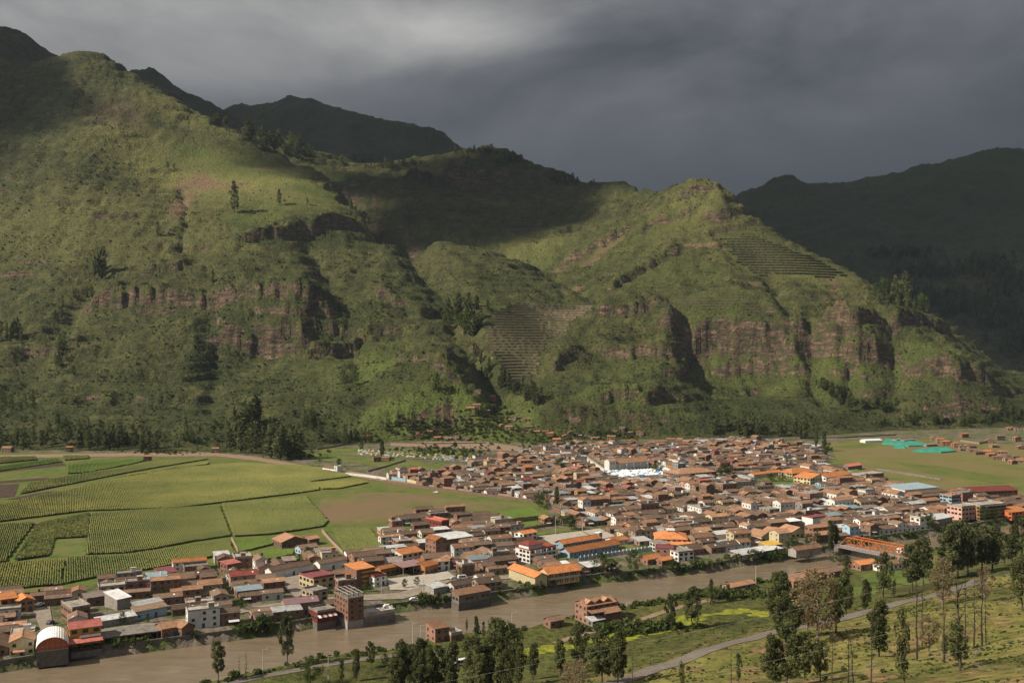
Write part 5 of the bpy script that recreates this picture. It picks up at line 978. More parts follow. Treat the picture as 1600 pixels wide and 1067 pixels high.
# ---------------------------------------------------------------- inca terraces: stone wall and planted tread, one part per level
TW = [sheet_mat('terrace_stone', (0.17, 0.125, 0.090), (0.29, 0.215, 0.160), 0.5, (0.15, 0.125, 0.07)), sheet_mat('terrace_stone_mossy', (0.05, 0.05, 0.025), (0.10, 0.095, 0.05), 0.5), sheet_mat('terrace_stone_dark', (0.042, 0.045, 0.020), (0.09, 0.085, 0.045), 0.5)]
TG = sheet_mat('terrace_grass', (0.095, 0.105, 0.030), (0.15, 0.145, 0.05), 0.3); TG0 = sheet_mat('terrace_dry_grass', (0.125, 0.115, 0.05), (0.185, 0.155, 0.075), 0.3)
for ti, (lab, _, dz) in enumerate(TER):
    w = TERW[ti]; xs = np.arange(min(q[0] for q in w) - 2, max(q[0] for q in w) + 2, 4.0); ys = np.arange(min(q[1] for q in w) - 10, max(q[1] for q in w) + 14, 1.0)
    XX, YY = np.meshgrid(xs, ys, indexing='ij'); ZZ = Zat(XX, YY); ins = pdist(XX, YY, w) + 15 * fbm(XX / 22, YY / 22, 3, 501) + 4 < 0
    ZZm = np.maximum.accumulate(ZZ, axis=1); z0 = ZZ[ins].min(); z1 = ZZ[ins].max(); cx, cy = xs.mean(), ys.mean()
    r = thing('agricultural_terraces', lab, 'terraces', (cx, cy, z0)); k = 0; z = z0
    while z < z1:
        VV = []; FW = []; FT = []; prev = None
        jit = 0.5 * np.sin(xs / 17 + k) * dz * .12
        for ix in range(len(xs)):
            lev = z + jit[ix]; a = np.searchsorted(ZZm[ix], lev); b_ = np.searchsorted(ZZm[ix], lev + dz * .78)
            if a <= 0 or b_ >= len(ys) - 1 or not ins[ix, a] or ys[b_] - ys[a] > 40: prev = None; continue
            n = len(VV); VV += [(xs[ix] - cx, ys[a] - cy - .4, lev - 1.2 - z0), (xs[ix] - cx, ys[a] - cy - .1, lev + dz * .62 - z0), (xs[ix] - cx, ys[b_] - cy + .6, lev + dz * .74 - z0)]
            if prev is not None: FW.append((prev, n, n + 1, prev + 1)); FT.append((prev + 1, n + 1, n + 2, prev + 2))
            prev = n
        if FW:
            me = bpy.data.meshes.new('terrace'); me.from_pydata(VV, [], FW + FT); me.materials.append(TW[min(ti, 1)]); me.materials.append(TG0 if ti == 0 else TG)
            me.polygons.foreach_set('material_index', [0] * len(FW) + [1] * len(FT)); me.update(); link('terrace', me, r); k += 1
        z += dz
# ---------------------------------------------------------------- walls
def wall_line(name, label, pts, h, th, m, z=0.0, ground=False, cat='wall', z0=-.5):
    w = Pw(pts, z) if not ground else [hit(*q)[:2] for q in pts]; b = MB(); n = 0
    zs = [z] * len(w) if not ground else [float(Zat(*q)) for q in w]
    for (ax, ay), (bx, by), za, zb in zip(w[:-1], w[1:], zs[:-1], zs[1:]):
        dx, dy = bx - ax, by - ay; L = math.hypot(dx, dy); nx, ny = -dy / L * th / 2, dx / L * th / 2
        v = [(ax + nx, ay + ny), (bx + nx, by + ny), (bx - nx, by - ny), (ax - nx, ay - ny)]; zz = [za, zb, zb, za]; k = len(b.v)
        b.v += [(p[0], p[1], q + z0) for p, q in zip(v, zz)] + [(p[0], p[1], q + h) for p, q in zip(v, zz)]
        for f in ((0, 1, 2, 3), (7, 6, 5, 4), (0, 4, 5, 1), (1, 5, 6, 2), (2, 6, 7, 3), (3, 7, 4, 0)): b.f.append(tuple(k + i for i in f)); b.m.append(b.mi(m))
    o = b.build(name); o['label'] = label; o['category'] = cat; return o
wall_line('river_wall', 'long stone embankment wall along the town side of the brown river', [(a, b_ - 1) for a, b_ in NB[1:20]], 4.4, .9, WM['stone'], WZ)
wall_line('river_wall', 'curved stone embankment wall upstream of the orange bridge', [(a, b_ - 1) for a, b_ in NB[19:]], 4.6, .9, WM['stone'], WZ)
wall_line('adobe_wall', 'long brown adobe wall along the field side of the dirt road', [(600, 754), (640, 760), (740, 773), (800, 781), (856, 787), (868, 790)], 2.2, .5, WM['adobe'])
wall_line('adobe_wall', 'brown adobe wall between the cornfield and the barn compound', [(362, 843), (370, 858), (374, 880)], 1.6, .4, WM['mud']); wall_line('adobe_wall', 'brown adobe wall on the left edge of the small cornfield', [(503, 831), (520, 850), (536, 866)], 2.0, .4, WM['mud'])
wall_line('adobe_wall', 'brown wall around the corn plot above the town', [(770, 806), (797, 817), (856, 811), (868, 817)], 2.0, .4, WM['adobe']); wall_line('adobe_wall', 'low brown wall closing the small crop strip beside the court', [(806, 820), (818, 829), (866, 820)], 1.8, .4, WM['adobe'])
wall_line('perimeter_wall', 'white painted wall along the dirt road right of the chapel', [(540, 742), (570, 745), (604, 750)], 2.2, .4, WM['white']); wall_line('perimeter_wall', 'turquoise and white wall beside the dirt road', [(612, 750), (634, 753)], 3.0, .4, WM['blue']); wall_line('perimeter_wall', 'cream wall continuing the turquoise one along the dirt road', [(636, 753), (655, 757)], 2.6, .4, WM['cream']); wall_line('perimeter_wall', 'long low mud wall along the road into town', [(656, 758), (740, 769), (800, 776)], 1.6, .4, WM['mud'])
wall_line('adobe_wall', 'high brown wall behind the white painted yard wall', [(738, 716), (900, 715)], 4.0, .5, WM['adobe']); wall_line('perimeter_wall', 'long white wall of a yard on the uphill side of town', [(846, 722), (900, 721)], 2.6, .4, WM['white'])
wall_line('perimeter_wall', 'white walled stepped lane climbing behind the church', [(905, 712), (925, 725), (944, 737)], 2.2, .8, WM['white'])
for lb, q in [('dark stone field wall running up towards the grove', [(495, 703), (530, 697), (545, 692)]), ('dark stone field wall between the chapel meadows', [(575, 737), (602, 730), (634, 720)]), ('brown retaining wall under the cemetery', [(530, 712), (600, 716), (680, 722), (740, 725)]), ('brown earth bank wall below the hillside huts', [(608, 692), (680, 694), (760, 693)]), ('low wall along the foot road right of the poplars', [(1250, 685), (1320, 684), (1400, 680)]), ('stone row across the right grass field', [(1370, 734), (1410, 740), (1470, 750)])]: wall_line('stone_wall', lb, q, 1.6, .6, WM['stone'])
wall_line('brick_wall', 'pale brick perimeter wall beyond the green shade nets', [(1500, 690), (1530, 694), (1542, 692)], 2.4, .4, WM['mud'])
# blue-grey wall of the school with posts
w = Pw([(904, 876), (965, 867), (1022, 859)]); r = thing('school_fence', 'blue grey pillared perimeter wall in front of the blue school', 'wall', (w[0][0], w[0][1], 0))
for (ax, ay), (bx, by) in zip(w[:-1], w[1:]):
    L = math.hypot(bx - ax, by - ay); rz = math.atan2(by - ay, bx - ax); b = MB(); b.box(0, -.12, -.3, L, .12, 2.0, WM['blue']); b.build('panel', r, (ax - w[0][0], ay - w[0][1], 0), rz)
    for i in range(int(L / 2.6)): b = MB(); b.box(-.2, -.25, -.3, .2, .25, 2.7, WM['white']); t = (i + .5) / int(L / 2.6); b.build('post', r, ((ax - w[0][0]) + (bx - ax) * t, (ay - w[0][1]) + (by - ay) * t, 0), rz)
# ---------------------------------------------------------------- market tents round the church square
def tent_mesh(m):
    b = MB()
    for x in (-1.4, 1.4):
        for y in (-1.4, 1.4): b.bar((x, y, 0), (x, y, 2.2), .05, M['steel'], 4)
    z0, z1 = 2.2, 3.3; c_ = [(-1.6, -1.6, z0), (1.6, -1.6, z0), (1.6, 1.6, z0), (-1.6, 1.6, z0)]
    for i in range(4): b.q([c_[i], c_[(i + 1) % 4], (0, 0, z1)], m); a, d = c_[i], c_[(i + 1) % 4]; b.q([(a[0], a[1], z0 - .35), (d[0], d[1], z0 - .35), d, a], m)
    return b.mesh('market_tent')
tarp = [tent_mesh(plain('white_tarp', (0.72, 0.73, 0.74), .6, .05)), tent_mesh(plain('blue_tarp', (0.08, 0.22, 0.42), .6, .1))]
sq = np.array(Pw([(944, 740), (1042, 735), (1054, 743), (1002, 750), (976, 750)])); ra = random.Random(3); k = 0; u = -60.0
for i in range(40):
    for j in range(26):
        x, y = uv(i * 3.5, j * 4.4); bx = 94 + (i - 4) * 3.4 * cu - j * 4.4 * su; by = 868 + (i - 4) * 3.4 * su + j * 4.4 * cu
        if pdist(np.array([bx]), np.array([by]), [tuple(q) for q in sq])[0] < 0 and ra.random() < .80:
            bl = ra.random() < .16; link('market_tent', tarp[1 if bl else 0], None, (bx, by, .1), TH, label=('small blue market stall tent among the white ones by the church' if bl else 'white market stall tent in the crowded square below the church'), category='tent', group='market tents'); k += 1
print('tents', k)
# ---------------------------------------------------------------- green shade nets and greenhouse
def net(lb, pts, h, m, name='shade_net'):
    w = Pw(pts); r = thing(name, lb, 'shade net', (w[0][0], w[0][1], 0)); ww = [(x - w[0][0], y - w[0][1]) for x, y in w]; b = MB(); b.slab([(x, y, h) for x, y in ww], .15, m); b.build('net', r)
    for i in range(len(ww)):
        (ax, ay), (bx, by) = ww[i], ww[(i + 1) % len(ww)]
        b = MB(); b.q([(ax, ay, 0), (bx, by, 0), (bx, by, h - .16), (ax, ay, h - .16)], m); b.build('side_net', r); b = MB(); b.bar((ax, ay, 0), (ax, ay, h + .1), .15, M['steel'], 5); b.build('post', r)
gn = plain('green_net', (0.045, 0.25, 0.18), .8, .4, .15)
net('wide turquoise green shade net, nearest of the nets on the grass', [(1425, 706), (1470, 708), (1494, 706), (1478, 700), (1440, 702)], 1.5, gn); net('turquoise green shade net right of the white greenhouse', [(1378, 694), (1420, 698), (1456, 697), (1440, 692), (1385, 687)], 1.5, gn); net('small turquoise strip of shade net between the two larger ones', [(1396, 700), (1414, 701), (1412, 697), (1400, 697)], 1.3, gn)
bld('greenhouse', 'white plastic greenhouse at the left end of the green nets', 'greenhouse', (1352, 692), (1378, 691), 10, 2.6, 'white', 'white', 'gx', 1.4, 1, None, reg=False)
for lb, A, B in [('low grey shed above the green nets', (1413, 691), (1430, 690)), ('second low grey shed right of the green nets', (1448, 698), (1465, 697)), ('small dark roofed shed just behind the green nets', (1401, 690), (1409, 689))]: bld('shed', lb, 'shed', A, B, 7, 2.4, 'grey', 'rust', 'gx', 1, 1, None, reg=False)
# ---------------------------------------------------------------- cemetery
b0 = MB(); b0.box(-1.1, -.6, 0, 1.1, .6, 1.1, WM['white']); b0.box(-.12, -.61, 1.1, .12, -.45, 1.9, WM['white']); b0.box(-.4, -.6, 1.45, .4, -.46, 1.62, WM['white']); tm = [b0.mesh('tomb')]
b0 = MB(); b0.box(-1.2, -1.2, 0, 1.2, 1.2, 2.4, WM['cream']); roof(b0, 2.4, 2.4, 2.4, RM['orange'], 'gy', .8, .2, lambda x, y, z: (x - 1.2, y - 1.2, z)); tm.append(b0.mesh('tomb'))
b0 = MB(); b0.box(-1.2, -1.0, 0, 1.2, 1.0, 2.0, WM['blue']); b0.box(-1.4, -1.2, 2.0, 1.4, 1.2, 2.25, RM['blue']); tm.append(b0.mesh('tomb'))
for i in range(150):
    t = ra.random(); px = 560 + 185 * t; py = 706 + 12 * t + ra.uniform(-3, 4.5); x, y = P(px, py); k = ra.choices([0, 1, 2], [8, 1, .6])[0]
    link('tomb', tm[k], None, (x, y, 0), ra.uniform(-.3, .3), label=['small white tomb with a cross in the cemetery below the huts', 'cream mausoleum with a little orange roof in the cemetery', 'pale blue mausoleum in the cemetery'][k], category='tomb', group='tombs of the hillside cemetery')
# ---------------------------------------------------------------- vehicles
def car(label, cat, px, py, rz, col, L=4.2, W_=1.75, h=1.45, van=False, z=0.0, xyz=None):
    x, y = P(px, py, z) if xyz is None else xyz[:2]; z = z if xyz is None else xyz[2]
    r = thing(cat.replace(' ', '_'), label, cat, (x, y, z + .06), rz); paint = plain('car_paint', col, .35, .05, 1, .5)
    prof = ([(-L/2, .3), (L/2, .3), (L/2, .85), (L/2 - .5, 1.15), (L/2 - 1.0, h), (-L/2 + .1, h), (-L/2, 1.0)] if van else [(-L/2, .3), (L/2, .3), (L/2, .68), (L/2 - .9, .85), (L/2 - 1.6, h), (-L/2 + .9, h), (-L/2 + .2, .9), (-L/2, .8)])
    b = MB(); n = len(prof); b.q([(p[0], -W_/2, p[1]) for p in prof], paint); b.q([(p[0], W_/2, p[1]) for p in prof[::-1]], paint)
    for i in range(n): a, c_ = prof[i], prof[(i + 1) % n]; b.q([(a[0], W_/2, a[1]), (c_[0], W_/2, c_[1]), (c_[0], -W_/2, c_[1]), (a[0], -W_/2, a[1])], paint)
    b.build('body', r)
    for s_ in (-1, 1):
        for k in range(3 if van else 2):
            b = MB(); x0 = (-L/2 + .5 + k * (L - 1.8) / 3) if van else (-.95 + k * 1.05); b.box(x0, s_ * (W_/2 + .01) - .02, .92, x0 + (L - 2.2) / 3 if van else x0 + .9, s_ * (W_/2 + .01) + .02, h - .18, M['glass']); b.build('window', r)
        for xx in (-L * .3, L * .3): b = MB(); b.bar((xx, s_ * (W_/2 - .2), .32), (xx, s_ * (W_/2 + .03), .32), .33, M['tyre'], 12); b.build('wheel', r)
    b = MB(); x1 = L/2 - .75 if van else L/2 - 1.22; b.slab([(x1 + .33, -W_/2 + .12, 1.0), (x1 + .33, W_/2 - .12, 1.0), (x1 - .2, W_/2 - .15, h - .1), (x1 - .2, -W_/2 + .15, h - .1)], -.03, M['glass']); b.build('windscreen', r)
white = (0.7, 0.7, 0.7)
p = hit(722, 1040) or (*P(722, 1040), 0); car('white passenger van parked among the trees on the near bank', 'van', 0, 0, .5, white, 5.4, 2.0, 2.1, True, xyz=p)
for q in [('white van parked on the riverside street left of the white gabled house', 'van', 723, 904, .3, white, 5.0, 1.9, 2.0, True), ('white car parked in front of the orange gabled house', 'car', 62, 946, 1.3, white), ('dark blue car on the riverside street below the pale blue house', 'car', 245, 976, .35, (.05, .07, .12)), ('dark car parked on the concrete lane behind the arched hall', 'car', 79, 974, 1.4, (.06, .07, .09)), ('black car right of the white van on the riverside street', 'car', 750, 904, .3, (.03, .03, .03)), ('silver car behind the white van near the striped awning', 'car', 710, 905, .3, (.4, .4, .42)), ('white car on the dirt road near the chapel', 'car', 570, 744, 2.8, white), ('second white car on the dirt road right of the chapel', 'car', 590, 748, 2.8, white), ('white car on the road beside the field by the town', 'car', 681, 770, 2.7, white), ('white car parked on the deck beside the unfinished block', 'car', 606, 949, .3, white), ('dark car parked on the deck beside the unfinished block', 'car', 592, 948, .3, (.06, .06, .07)), ('grey car approaching the orange bridge from the town', 'car', 1306, 848, 2.2, (.3, .3, .3)), ('white pickup in the riverside scrap yard', 'car', 647, 938, .3, white), ('blue car in the riverside scrap yard', 'car', 660, 934, .4, (.1, .25, .4))]:
    z = .9 if 'deck' in q[0] else 0.02; car(*q[:6], *(q[6:] if len(q) > 6 else ()), z=z + .14) if not 'deck' in q[0] else car(q[0], q[1], q[2], q[3], q[4], q[5], z=1.0)
# ---------------------------------------------------------------- lamp posts and wires
def post(label, px, py, h, z=0.0, arm=True, name='lamp_post', g=False):
    p = hit(px, py) if g else (*P(px, py, z), z); r = thing(name, label, name.replace('_', ' '), p); b = MB(); b.bar((0, 0, -.5), (0, 0, h), .16, M['pole'], 8, .10); b.build('pole', r)
    if arm: b = MB(); b.bar((0, 0, h - .3), (1.3, -.4, h + .1), .05, M['steel'], 5); b.box(1.2, -.55, h, 1.8, -.3, h + .14, M['steel']); b.build('lamp', r)
    else: b = MB(); b.box(-.9, -.06, h - .7, .9, .06, h - .55, M['steel']); b.build('crossarm', r)
for q in [('white lamp post on the near bank right of the split tree', 411, 1052, 9), ('white utility pole beside the path at the bottom left', 513, 1064, 9), ('tall floodlight pole at the left court corner', 868, 836, 11), ('tall floodlight pole at the right court side', 910, 832, 10), ('white lamp post beside the river opposite the grove', 1181, 912, 9), ('lamp post between mauve canopy and river', 661, 928, 8), ('lamp post on the riverside street near the yellow banded block', 596, 935, 9), ('lamp post on the riverside street below the blue house', 296, 962, 8), ('grey pole beside the tall red brick house', 979, 962, 6), ('lamp post behind the scrap yard', 800, 990, 9), ('pole standing at the water edge below the mauve canopy', 645, 1008, 9), ('pole standing at the water edge left of the orange roofed brick house', 657, 1012, 9)]: post(q[0], q[1], q[2], q[3], 0.0)
def wire(label, a, b_, sag):
    a = Vector(Wp(*a)); b_ = Vector(Wp(*b_)); m = MB(); n = 24; pr = None
    for i in range(n + 1):
        t = i / n; q = a.lerp(b_, t); q.z -= sag * 4 * t * (1 - t)
        if pr is not None: m.bar(pr, q, .014, M['pole'], 4)
        pr = q
    o = m.build('power_line'); o['label'] = label; o['category'] = 'power line'
wire('thin power line crossing the lower right trees, uppermost of three', (640, 1075, 170), (1650, 855, 210), 1.0); wire('thin power line rising over the slope, middle of three', (1120, 1050, 150), (1650, 915, 175), .8); wire('thin power line near the bottom right, lowest of three', (1150, 1075, 140), (1650, 985, 150), .6)
# ---------------------------------------------------------------- road on the near hillside
def ribbon(name, pts, width, m, step=4, lift=.18):
    w = [q[:3] for q in pts]; C_ = []
    for a, b_ in zip(w[:-1], w[1:]):
        n = max(1, int(math.hypot(b_[0] - a[0], b_[1] - a[1]) / step)); C_ += [(a[0] + (b_[0] - a[0]) * i / n, a[1] + (b_[1] - a[1]) * i / n) for i in range(n)]
    C_.append(w[-1][:2]); C_ = np.array(C_); k = np.ones(5) / 5; Cs = np.stack([np.convolve(np.pad(C_[:, i], 2, 'edge'), k, 'valid') for i in (0, 1)], 1); T_ = np.gradient(Cs, axis=0); T_ /= np.linalg.norm(T_, axis=1)[:, None] + 1e-9; Nn = np.stack([-T_[:, 1], T_[:, 0]], 1)
    rows = []
    for s_ in np.linspace(-1, 1, 7): q = Cs + Nn * s_ * width / 2; rows.append(q)
    A = np.stack(rows, 1); zc = Zat(A[..., 0], A[..., 1]); zmax = zc.max(1, keepdims=True) * .5 + zc * .5; Z_ = np.maximum(zc, zmax) + lift
    V = np.concatenate([A, Z_[..., None]], -1).reshape(-1, 3); mesh_np(name, V, grid_faces(len(C_), 7)[:, ::-1], m, 'structure')
rp = [(905, 1090), (1000, 1056), (1100, 1022), (1200, 992), (1320, 968), (1400, 946), (1500, 921), (1590, 896), (1680, 872)]
ribbon('hillside_road', [hit(*q) for q in rp], 6.4, GM['asphalt'])
ribbon('bank_path', [hit(*q) for q in [(330, 1075), (420, 1056), (500, 1043), (560, 1030), (640, 1022), (720, 1015)]], 4.0, GM['asphalt'])
ribbon('bank_path', [hit(*q) for q in [(860, 1008), (930, 985), (980, 976), (1030, 958), (1060, 950), (1110, 938), (1150, 928)]], 3.5, GM['dirt'], lift=.12)
def blobpoly(name, px, py, rx, ry, m, ang=.3, seed=0, lift=.14):
    p = hit(px, py)
    if p is None: return
    rr = random.Random(seed); n = 28; V = [p[:2]]; ph = [rr.uniform(0, 6.28) for _ in range(4)]
    for i in range(n):
        t = 2 * math.pi * i / n; k = 1 + .18 * math.sin(3 * t + ph[0]) + .12 * math.sin(5 * t + ph[1]) + .10 * math.sin(9 * t + ph[2]) + .07 * math.sin(14 * t + ph[3]); x, y = rx * k * math.cos(t), ry * k * math.sin(t); V.append((p[0] + x * math.cos(ang) - y * math.sin(ang), p[1] + x * math.sin(ang) + y * math.cos(ang)))
    rings = []; 
    for s_ in (0.02, .25, .5, .75, 1.0): rings += [(V[0][0] + (q[0] - V[0][0]) * s_, V[0][1] + (q[1] - V[0][1]) * s_) for q in V[1:]]
    A = np.array(rings); Z_ = Zat(A[:, 0], A[:, 1]) + lift; Fq = [(r_ * n + i, (r_ + 1) * n + i, (r_ + 1) * n + (i + 1) % n, r_ * n + (i + 1) % n) for r_ in range(4) for i in range(n)]
    mesh_np(name, np.column_stack([A, Z_]), np.array(Fq), m, 'stuff')
for i, q in enumerate([(1010, 988, 30, 5), (960, 1000, 20, 5), (1060, 975, 24, 5), (875, 1013, 16, 4), (840, 1019, 12, 4), (1150, 957, 18, 4), (1190, 960, 10, 5), (1080, 965, 16, 3)]): blobpoly('flowering_mustard', q[0], q[1], q[2] * .55, q[3] * 1.1, GM['mustard'], .35, i)
for i, q in enumerate([(1400, 905, 16, 16), (1340, 925, 14, 12), (1440, 880, 12, 14), (1565, 820, 22, 30), (1530, 830, 12, 20)]): blobpoly('meadow_grass', q[0], q[1], q[2], q[3], GM['bright'], .35, 20 + i, .12)
# ---------------------------------------------------------------- leaves and trees
def leaf_mat(name, a, b, trans=.38):
    m, nt, bs = mat(name, .75); oi = N(nt, 'ShaderNodeObjectInfo'); at = N(nt, 'ShaderNodeAttribute', attribute_name='tone')
    n = mth(nt, 'ADD', mth(nt, 'MULTIPLY', at.outputs['Fac'], .75), mth(nt, 'MULTIPLY', oi.outputs['Random'], .25)); c = rmp(nt, n, [(.1, a), (.9, b)]); nt.links.new(c, bs.inputs['Base Color'])
    tl = N(nt, 'ShaderNodeBsdfTranslucent'); nt.links.new(c, tl.inputs[0]); mx = N(nt, 'ShaderNodeMixShader'); mx.inputs[0].default_value = trans; nt.links.new(bs.outputs[0], mx.inputs[1]); nt.links.new(tl.outputs[0], mx.inputs[2]); nt.links.new(mx.outputs[0], nt.nodes['Material Output'].inputs[0]); return m
LMAT = dict(euc=leaf_mat('eucalyptus_leaves', (0.044, 0.056, 0.021), (0.175, 0.185, 0.070)), green=leaf_mat('broad_leaves', (0.025, 0.048, 0.010), (0.095, 0.125, 0.030)), dry=leaf_mat('dry_leaves', (0.13, 0.090, 0.042), (0.30, 0.235, 0.135)), lime=leaf_mat('young_leaves', (0.045, 0.070, 0.014), (0.14, 0.165, 0.045)))
bark = plain('bark', (0.085, 0.065, 0.050), .9, .4, 1.5); barkd = plain('dark_bark', (0.045, 0.036, 0.030), .9, .4, 1.5); barkp = plain('pale_bark', (0.19, 0.155, 0.125), .9, .3, 1.5)
def leaves(clusters, size, lm, seed, droop=.3):       # clusters: centre, radii, number
    g = np.random.default_rng(seed); VV = []; tone = []
    for (cx, cy, cz), (rx, ry, rz_), n in clusters:
        d = g.normal(size=(n, 3)); d /= np.linalg.norm(d, axis=1)[:, None]; rr = g.uniform(.35, 1.0, n) ** .6; c_ = np.array([cx, cy, cz]) + d * rr[:, None] * np.array([rx, ry, rz_])
        a = g.normal(size=(n, 3)); a[:, 2] -= droop; a /= np.linalg.norm(a, axis=1)[:, None]; b_ = np.cross(a, g.normal(size=(n, 3))); b_ /= np.linalg.norm(b_, axis=1)[:, None] + 1e-9
        s_ = size * g.uniform(.6, 1.3, n)[:, None]; q = np.stack([c_ - a * s_ - b_ * s_ * .15, c_ + b_ * s_ * .5, c_ + a * s_, c_ - b_ * s_ * .5], 1); VV.append(q.reshape(-1, 3)); tone.append(np.repeat(np.clip(g.normal(.5, .22) + g.normal(0, .16, n), 0, 1), 4))
    V = np.concatenate(VV); T_ = np.concatenate(tone); me = bpy.data.meshes.new('crown'); k = len(V) // 4; me.vertices.add(len(V)); me.vertices.foreach_set('co', V.astype(np.float32).ravel()); me.loops.add(len(V)); me.loops.foreach_set('vertex_index', np.arange(len(V), dtype=np.int32)); me.polygons.add(k); me.polygons.foreach_set('loop_start', np.arange(0, len(V), 4, dtype=np.int32)); me.update(calc_edges=True)
    at = me.attributes.new('tone', 'FLOAT', 'POINT'); at.data.foreach_set('value', T_.astype(np.float32)); me.materials.append(lm); return me
def tree_proto(kind, seed):
    """a tree 10 m tall: (trunk mesh, crown mesh or None)"""
    r_ = random.Random(seed); b = MB(); cl_ = []; bk = dict(bare=barkd, dry=barkp, euc=bark, slim=bark, round=barkd, column=barkd, cone=barkd)[kind]
    lean = (r_.uniform(-.5, .5), r_.uniform(-.5, .5)); top = dict(euc=9.0, slim=9.4, round=6.5, column=8.8, bare=10, dry=9, cone=9.4)[kind]; prev = Vector((0, 0, -.6)); pts = []
    for i in range(1, 9):
        t = i / 8; p_ = Vector((lean[0] * t + r_.uniform(-.1, .1), lean[1] * t + r_.uniform(-.1, .1), top * t)); r0 = .17 * (1 - (i - 1) / 8.6); r1 = .17 * (1 - i / 8.6); b.bar(prev, p_, r0, bk, 6, r1); prev = p_; pts.append(p_)
    def at_h(z): k = min(7, max(0, int(z / top * 8))); return pts[k]
    z0, nb, rl, dens, rad = dict(euc=(2.4, 20, 1.7, 150, (.72, .9)), slim=(2.4, 15, .9, 80, (.55, .9)), round=(2.2, 20, 2.5, 110, (1.05, .9)), column=(1.8, 22, 1.15, 150, (.66, .9)), bare=(3.5, 16, 1.5, 0, (0, 0)), dry=(2.2, 22, 1.8, 85, (.7, .8)), cone=(1.0, 18, 1.3, 85, (.7, .9)))[kind]
    for i in range(nb):
        t = (i + r_.random()) / nb; z = z0 + (9.6 - z0) * t; an = i * 2.4 + r_.uniform(-.5, .5)
        prof = dict(euc=.65 + .6 * math.sin(math.pi * min(1, t * 1.05)), slim=.7 + .4 * math.sin(math.pi * t), round=.35 + 1.0 * math.sin(math.pi * (t * .85 + .1)), column=.55 + .6 * math.sin(math.pi * t), bare=1 - .6 * t, dry=.5 + .6 * math.sin(math.pi * t), cone=1.15 * (1 - t) + .15)[kind]
        ro = rl * prof * r_.uniform(.55, 1.1); base = at_h(max(.8, z - r_.uniform(.8, 1.8))); tip = Vector((base.x + math.cos(an) * ro, base.y + math.sin(an) * ro, min(z, 9.4)))
        mid = base.lerp(tip, .5) + Vector((0, 0, r_.uniform(-.1, .25))); b.bar(base, mid, .055, bk, 4, .035); b.bar(mid, tip, .035, bk, 4, .012)
        if kind in ('bare', 'dry'):
            for _ in range(3): e = mid.lerp(tip, r_.random()); b.bar(e, e + Vector((r_.uniform(-.6, .6), r_.uniform(-.6, .6), r_.uniform(.1, .8))), .016, bk, 3, .006)
        if dens:
            k = r_.uniform(.7, 1.25); cl_.append(((tip.x, tip.y, tip.z), (rad[0] * k, rad[0] * k, rad[1] * k), int(dens * k)))
            if kind != 'dry' and r_.random() < .6: q = base.lerp(tip, .55); cl_.append(((q.x, q.y, q.z + .2), (rad[0] * .7, rad[0] * .7, rad[1] * .8), int(dens * .6)))
    if dens: cl_.append(((lean[0], lean[1], 9.2), (rad[0] * .7, rad[0] * .7, .9), int(dens * .8)))
    lm = dict(euc='euc', slim='euc', round='green', column='euc', dry='dry', cone='euc', bare='euc')[kind]
    return b.mesh('trunk'), (leaves(cl_, .21 if kind != 'dry' else .19, LMAT[lm], seed) if dens else None)
PROTO = {k: [tree_proto(k, s_) for s_ in range(sd, sd + n)] for k, sd, n in (('euc', 10, 4), ('slim', 20, 3), ('round', 30, 3), ('column', 40, 3), ('bare', 50, 4), ('dry', 60, 3), ('cone', 70, 2))}
def low(kind, seed, lm, n=1):                         # lighter crown for far trees
    r_ = random.Random(seed); b = MB(); b.bar((0, 0, -1), (r_.uniform(-.3, .3), 0, 7.5), .16, barkd, 4, .05); cl_ = []
    for i in range(9):
        t = (i + .5) / 9; w = {'slim': .75, 'round': 1.9, 'col': 1.25}[kind] * (.5 + .7 * math.sin(math.pi * min(1, t * .9 + .12))); a = i * 2.4; z = (1.6 if kind != 'slim' else 1.2) + 8 * t; cl_.append(((math.cos(a) * w * .6, math.sin(a) * w * .6, z * (1 if kind != 'round' else .85)), (w * .75, w * .75, 1.1), 34))
    return b.mesh('trunk'), leaves(cl_, .5, LMAT[lm], seed)
LOW = {k: [low(k, s_, lm) for s_ in range(sd, sd + 3)] for k, sd, lm in (('slim', 100, 'euc'), ('round', 110, 'green'), ('col', 120, 'euc'))}
rt_ = random.Random(77); NT = [0]
def tree(label, proto, loc, h, w=1.0, group=None, name='tree', cat='tree'):
    r = thing(name, label, cat, (loc[0], loc[1], loc[2]), rt_.uniform(0, 6.28), group); s_ = h / 10; r.scale = (s_ * w, s_ * w, s_); link('trunk', proto[0], r)
    if proto[1]: link('crown', proto[1], r)
    NT[0] += 1; return r
def tpx(label, kind, px, py, top, w=1.0, group=None, name=None, i=None):   # foot and top in photo points, foot on the ground
    p = hit(px, min(py, 1400))
    if p is None: return
    h = (py - top) / F * p[1]; w *= (.80 if px < 1000 else .90) if kind != 'bare' else 1.15; pr = PROTO[kind]; tree(label, pr[(rt_.randrange(len(pr)) if i is None else i)], p, h, w, group, name or {'euc': 'eucalyptus_tree', 'slim': 'eucalyptus_tree', 'round': 'molle_tree', 'column': 'eucalyptus_tree', 'bare': 'bare_tree', 'dry': 'dry_tree', 'cone': 'eucalyptus_tree'}[kind])
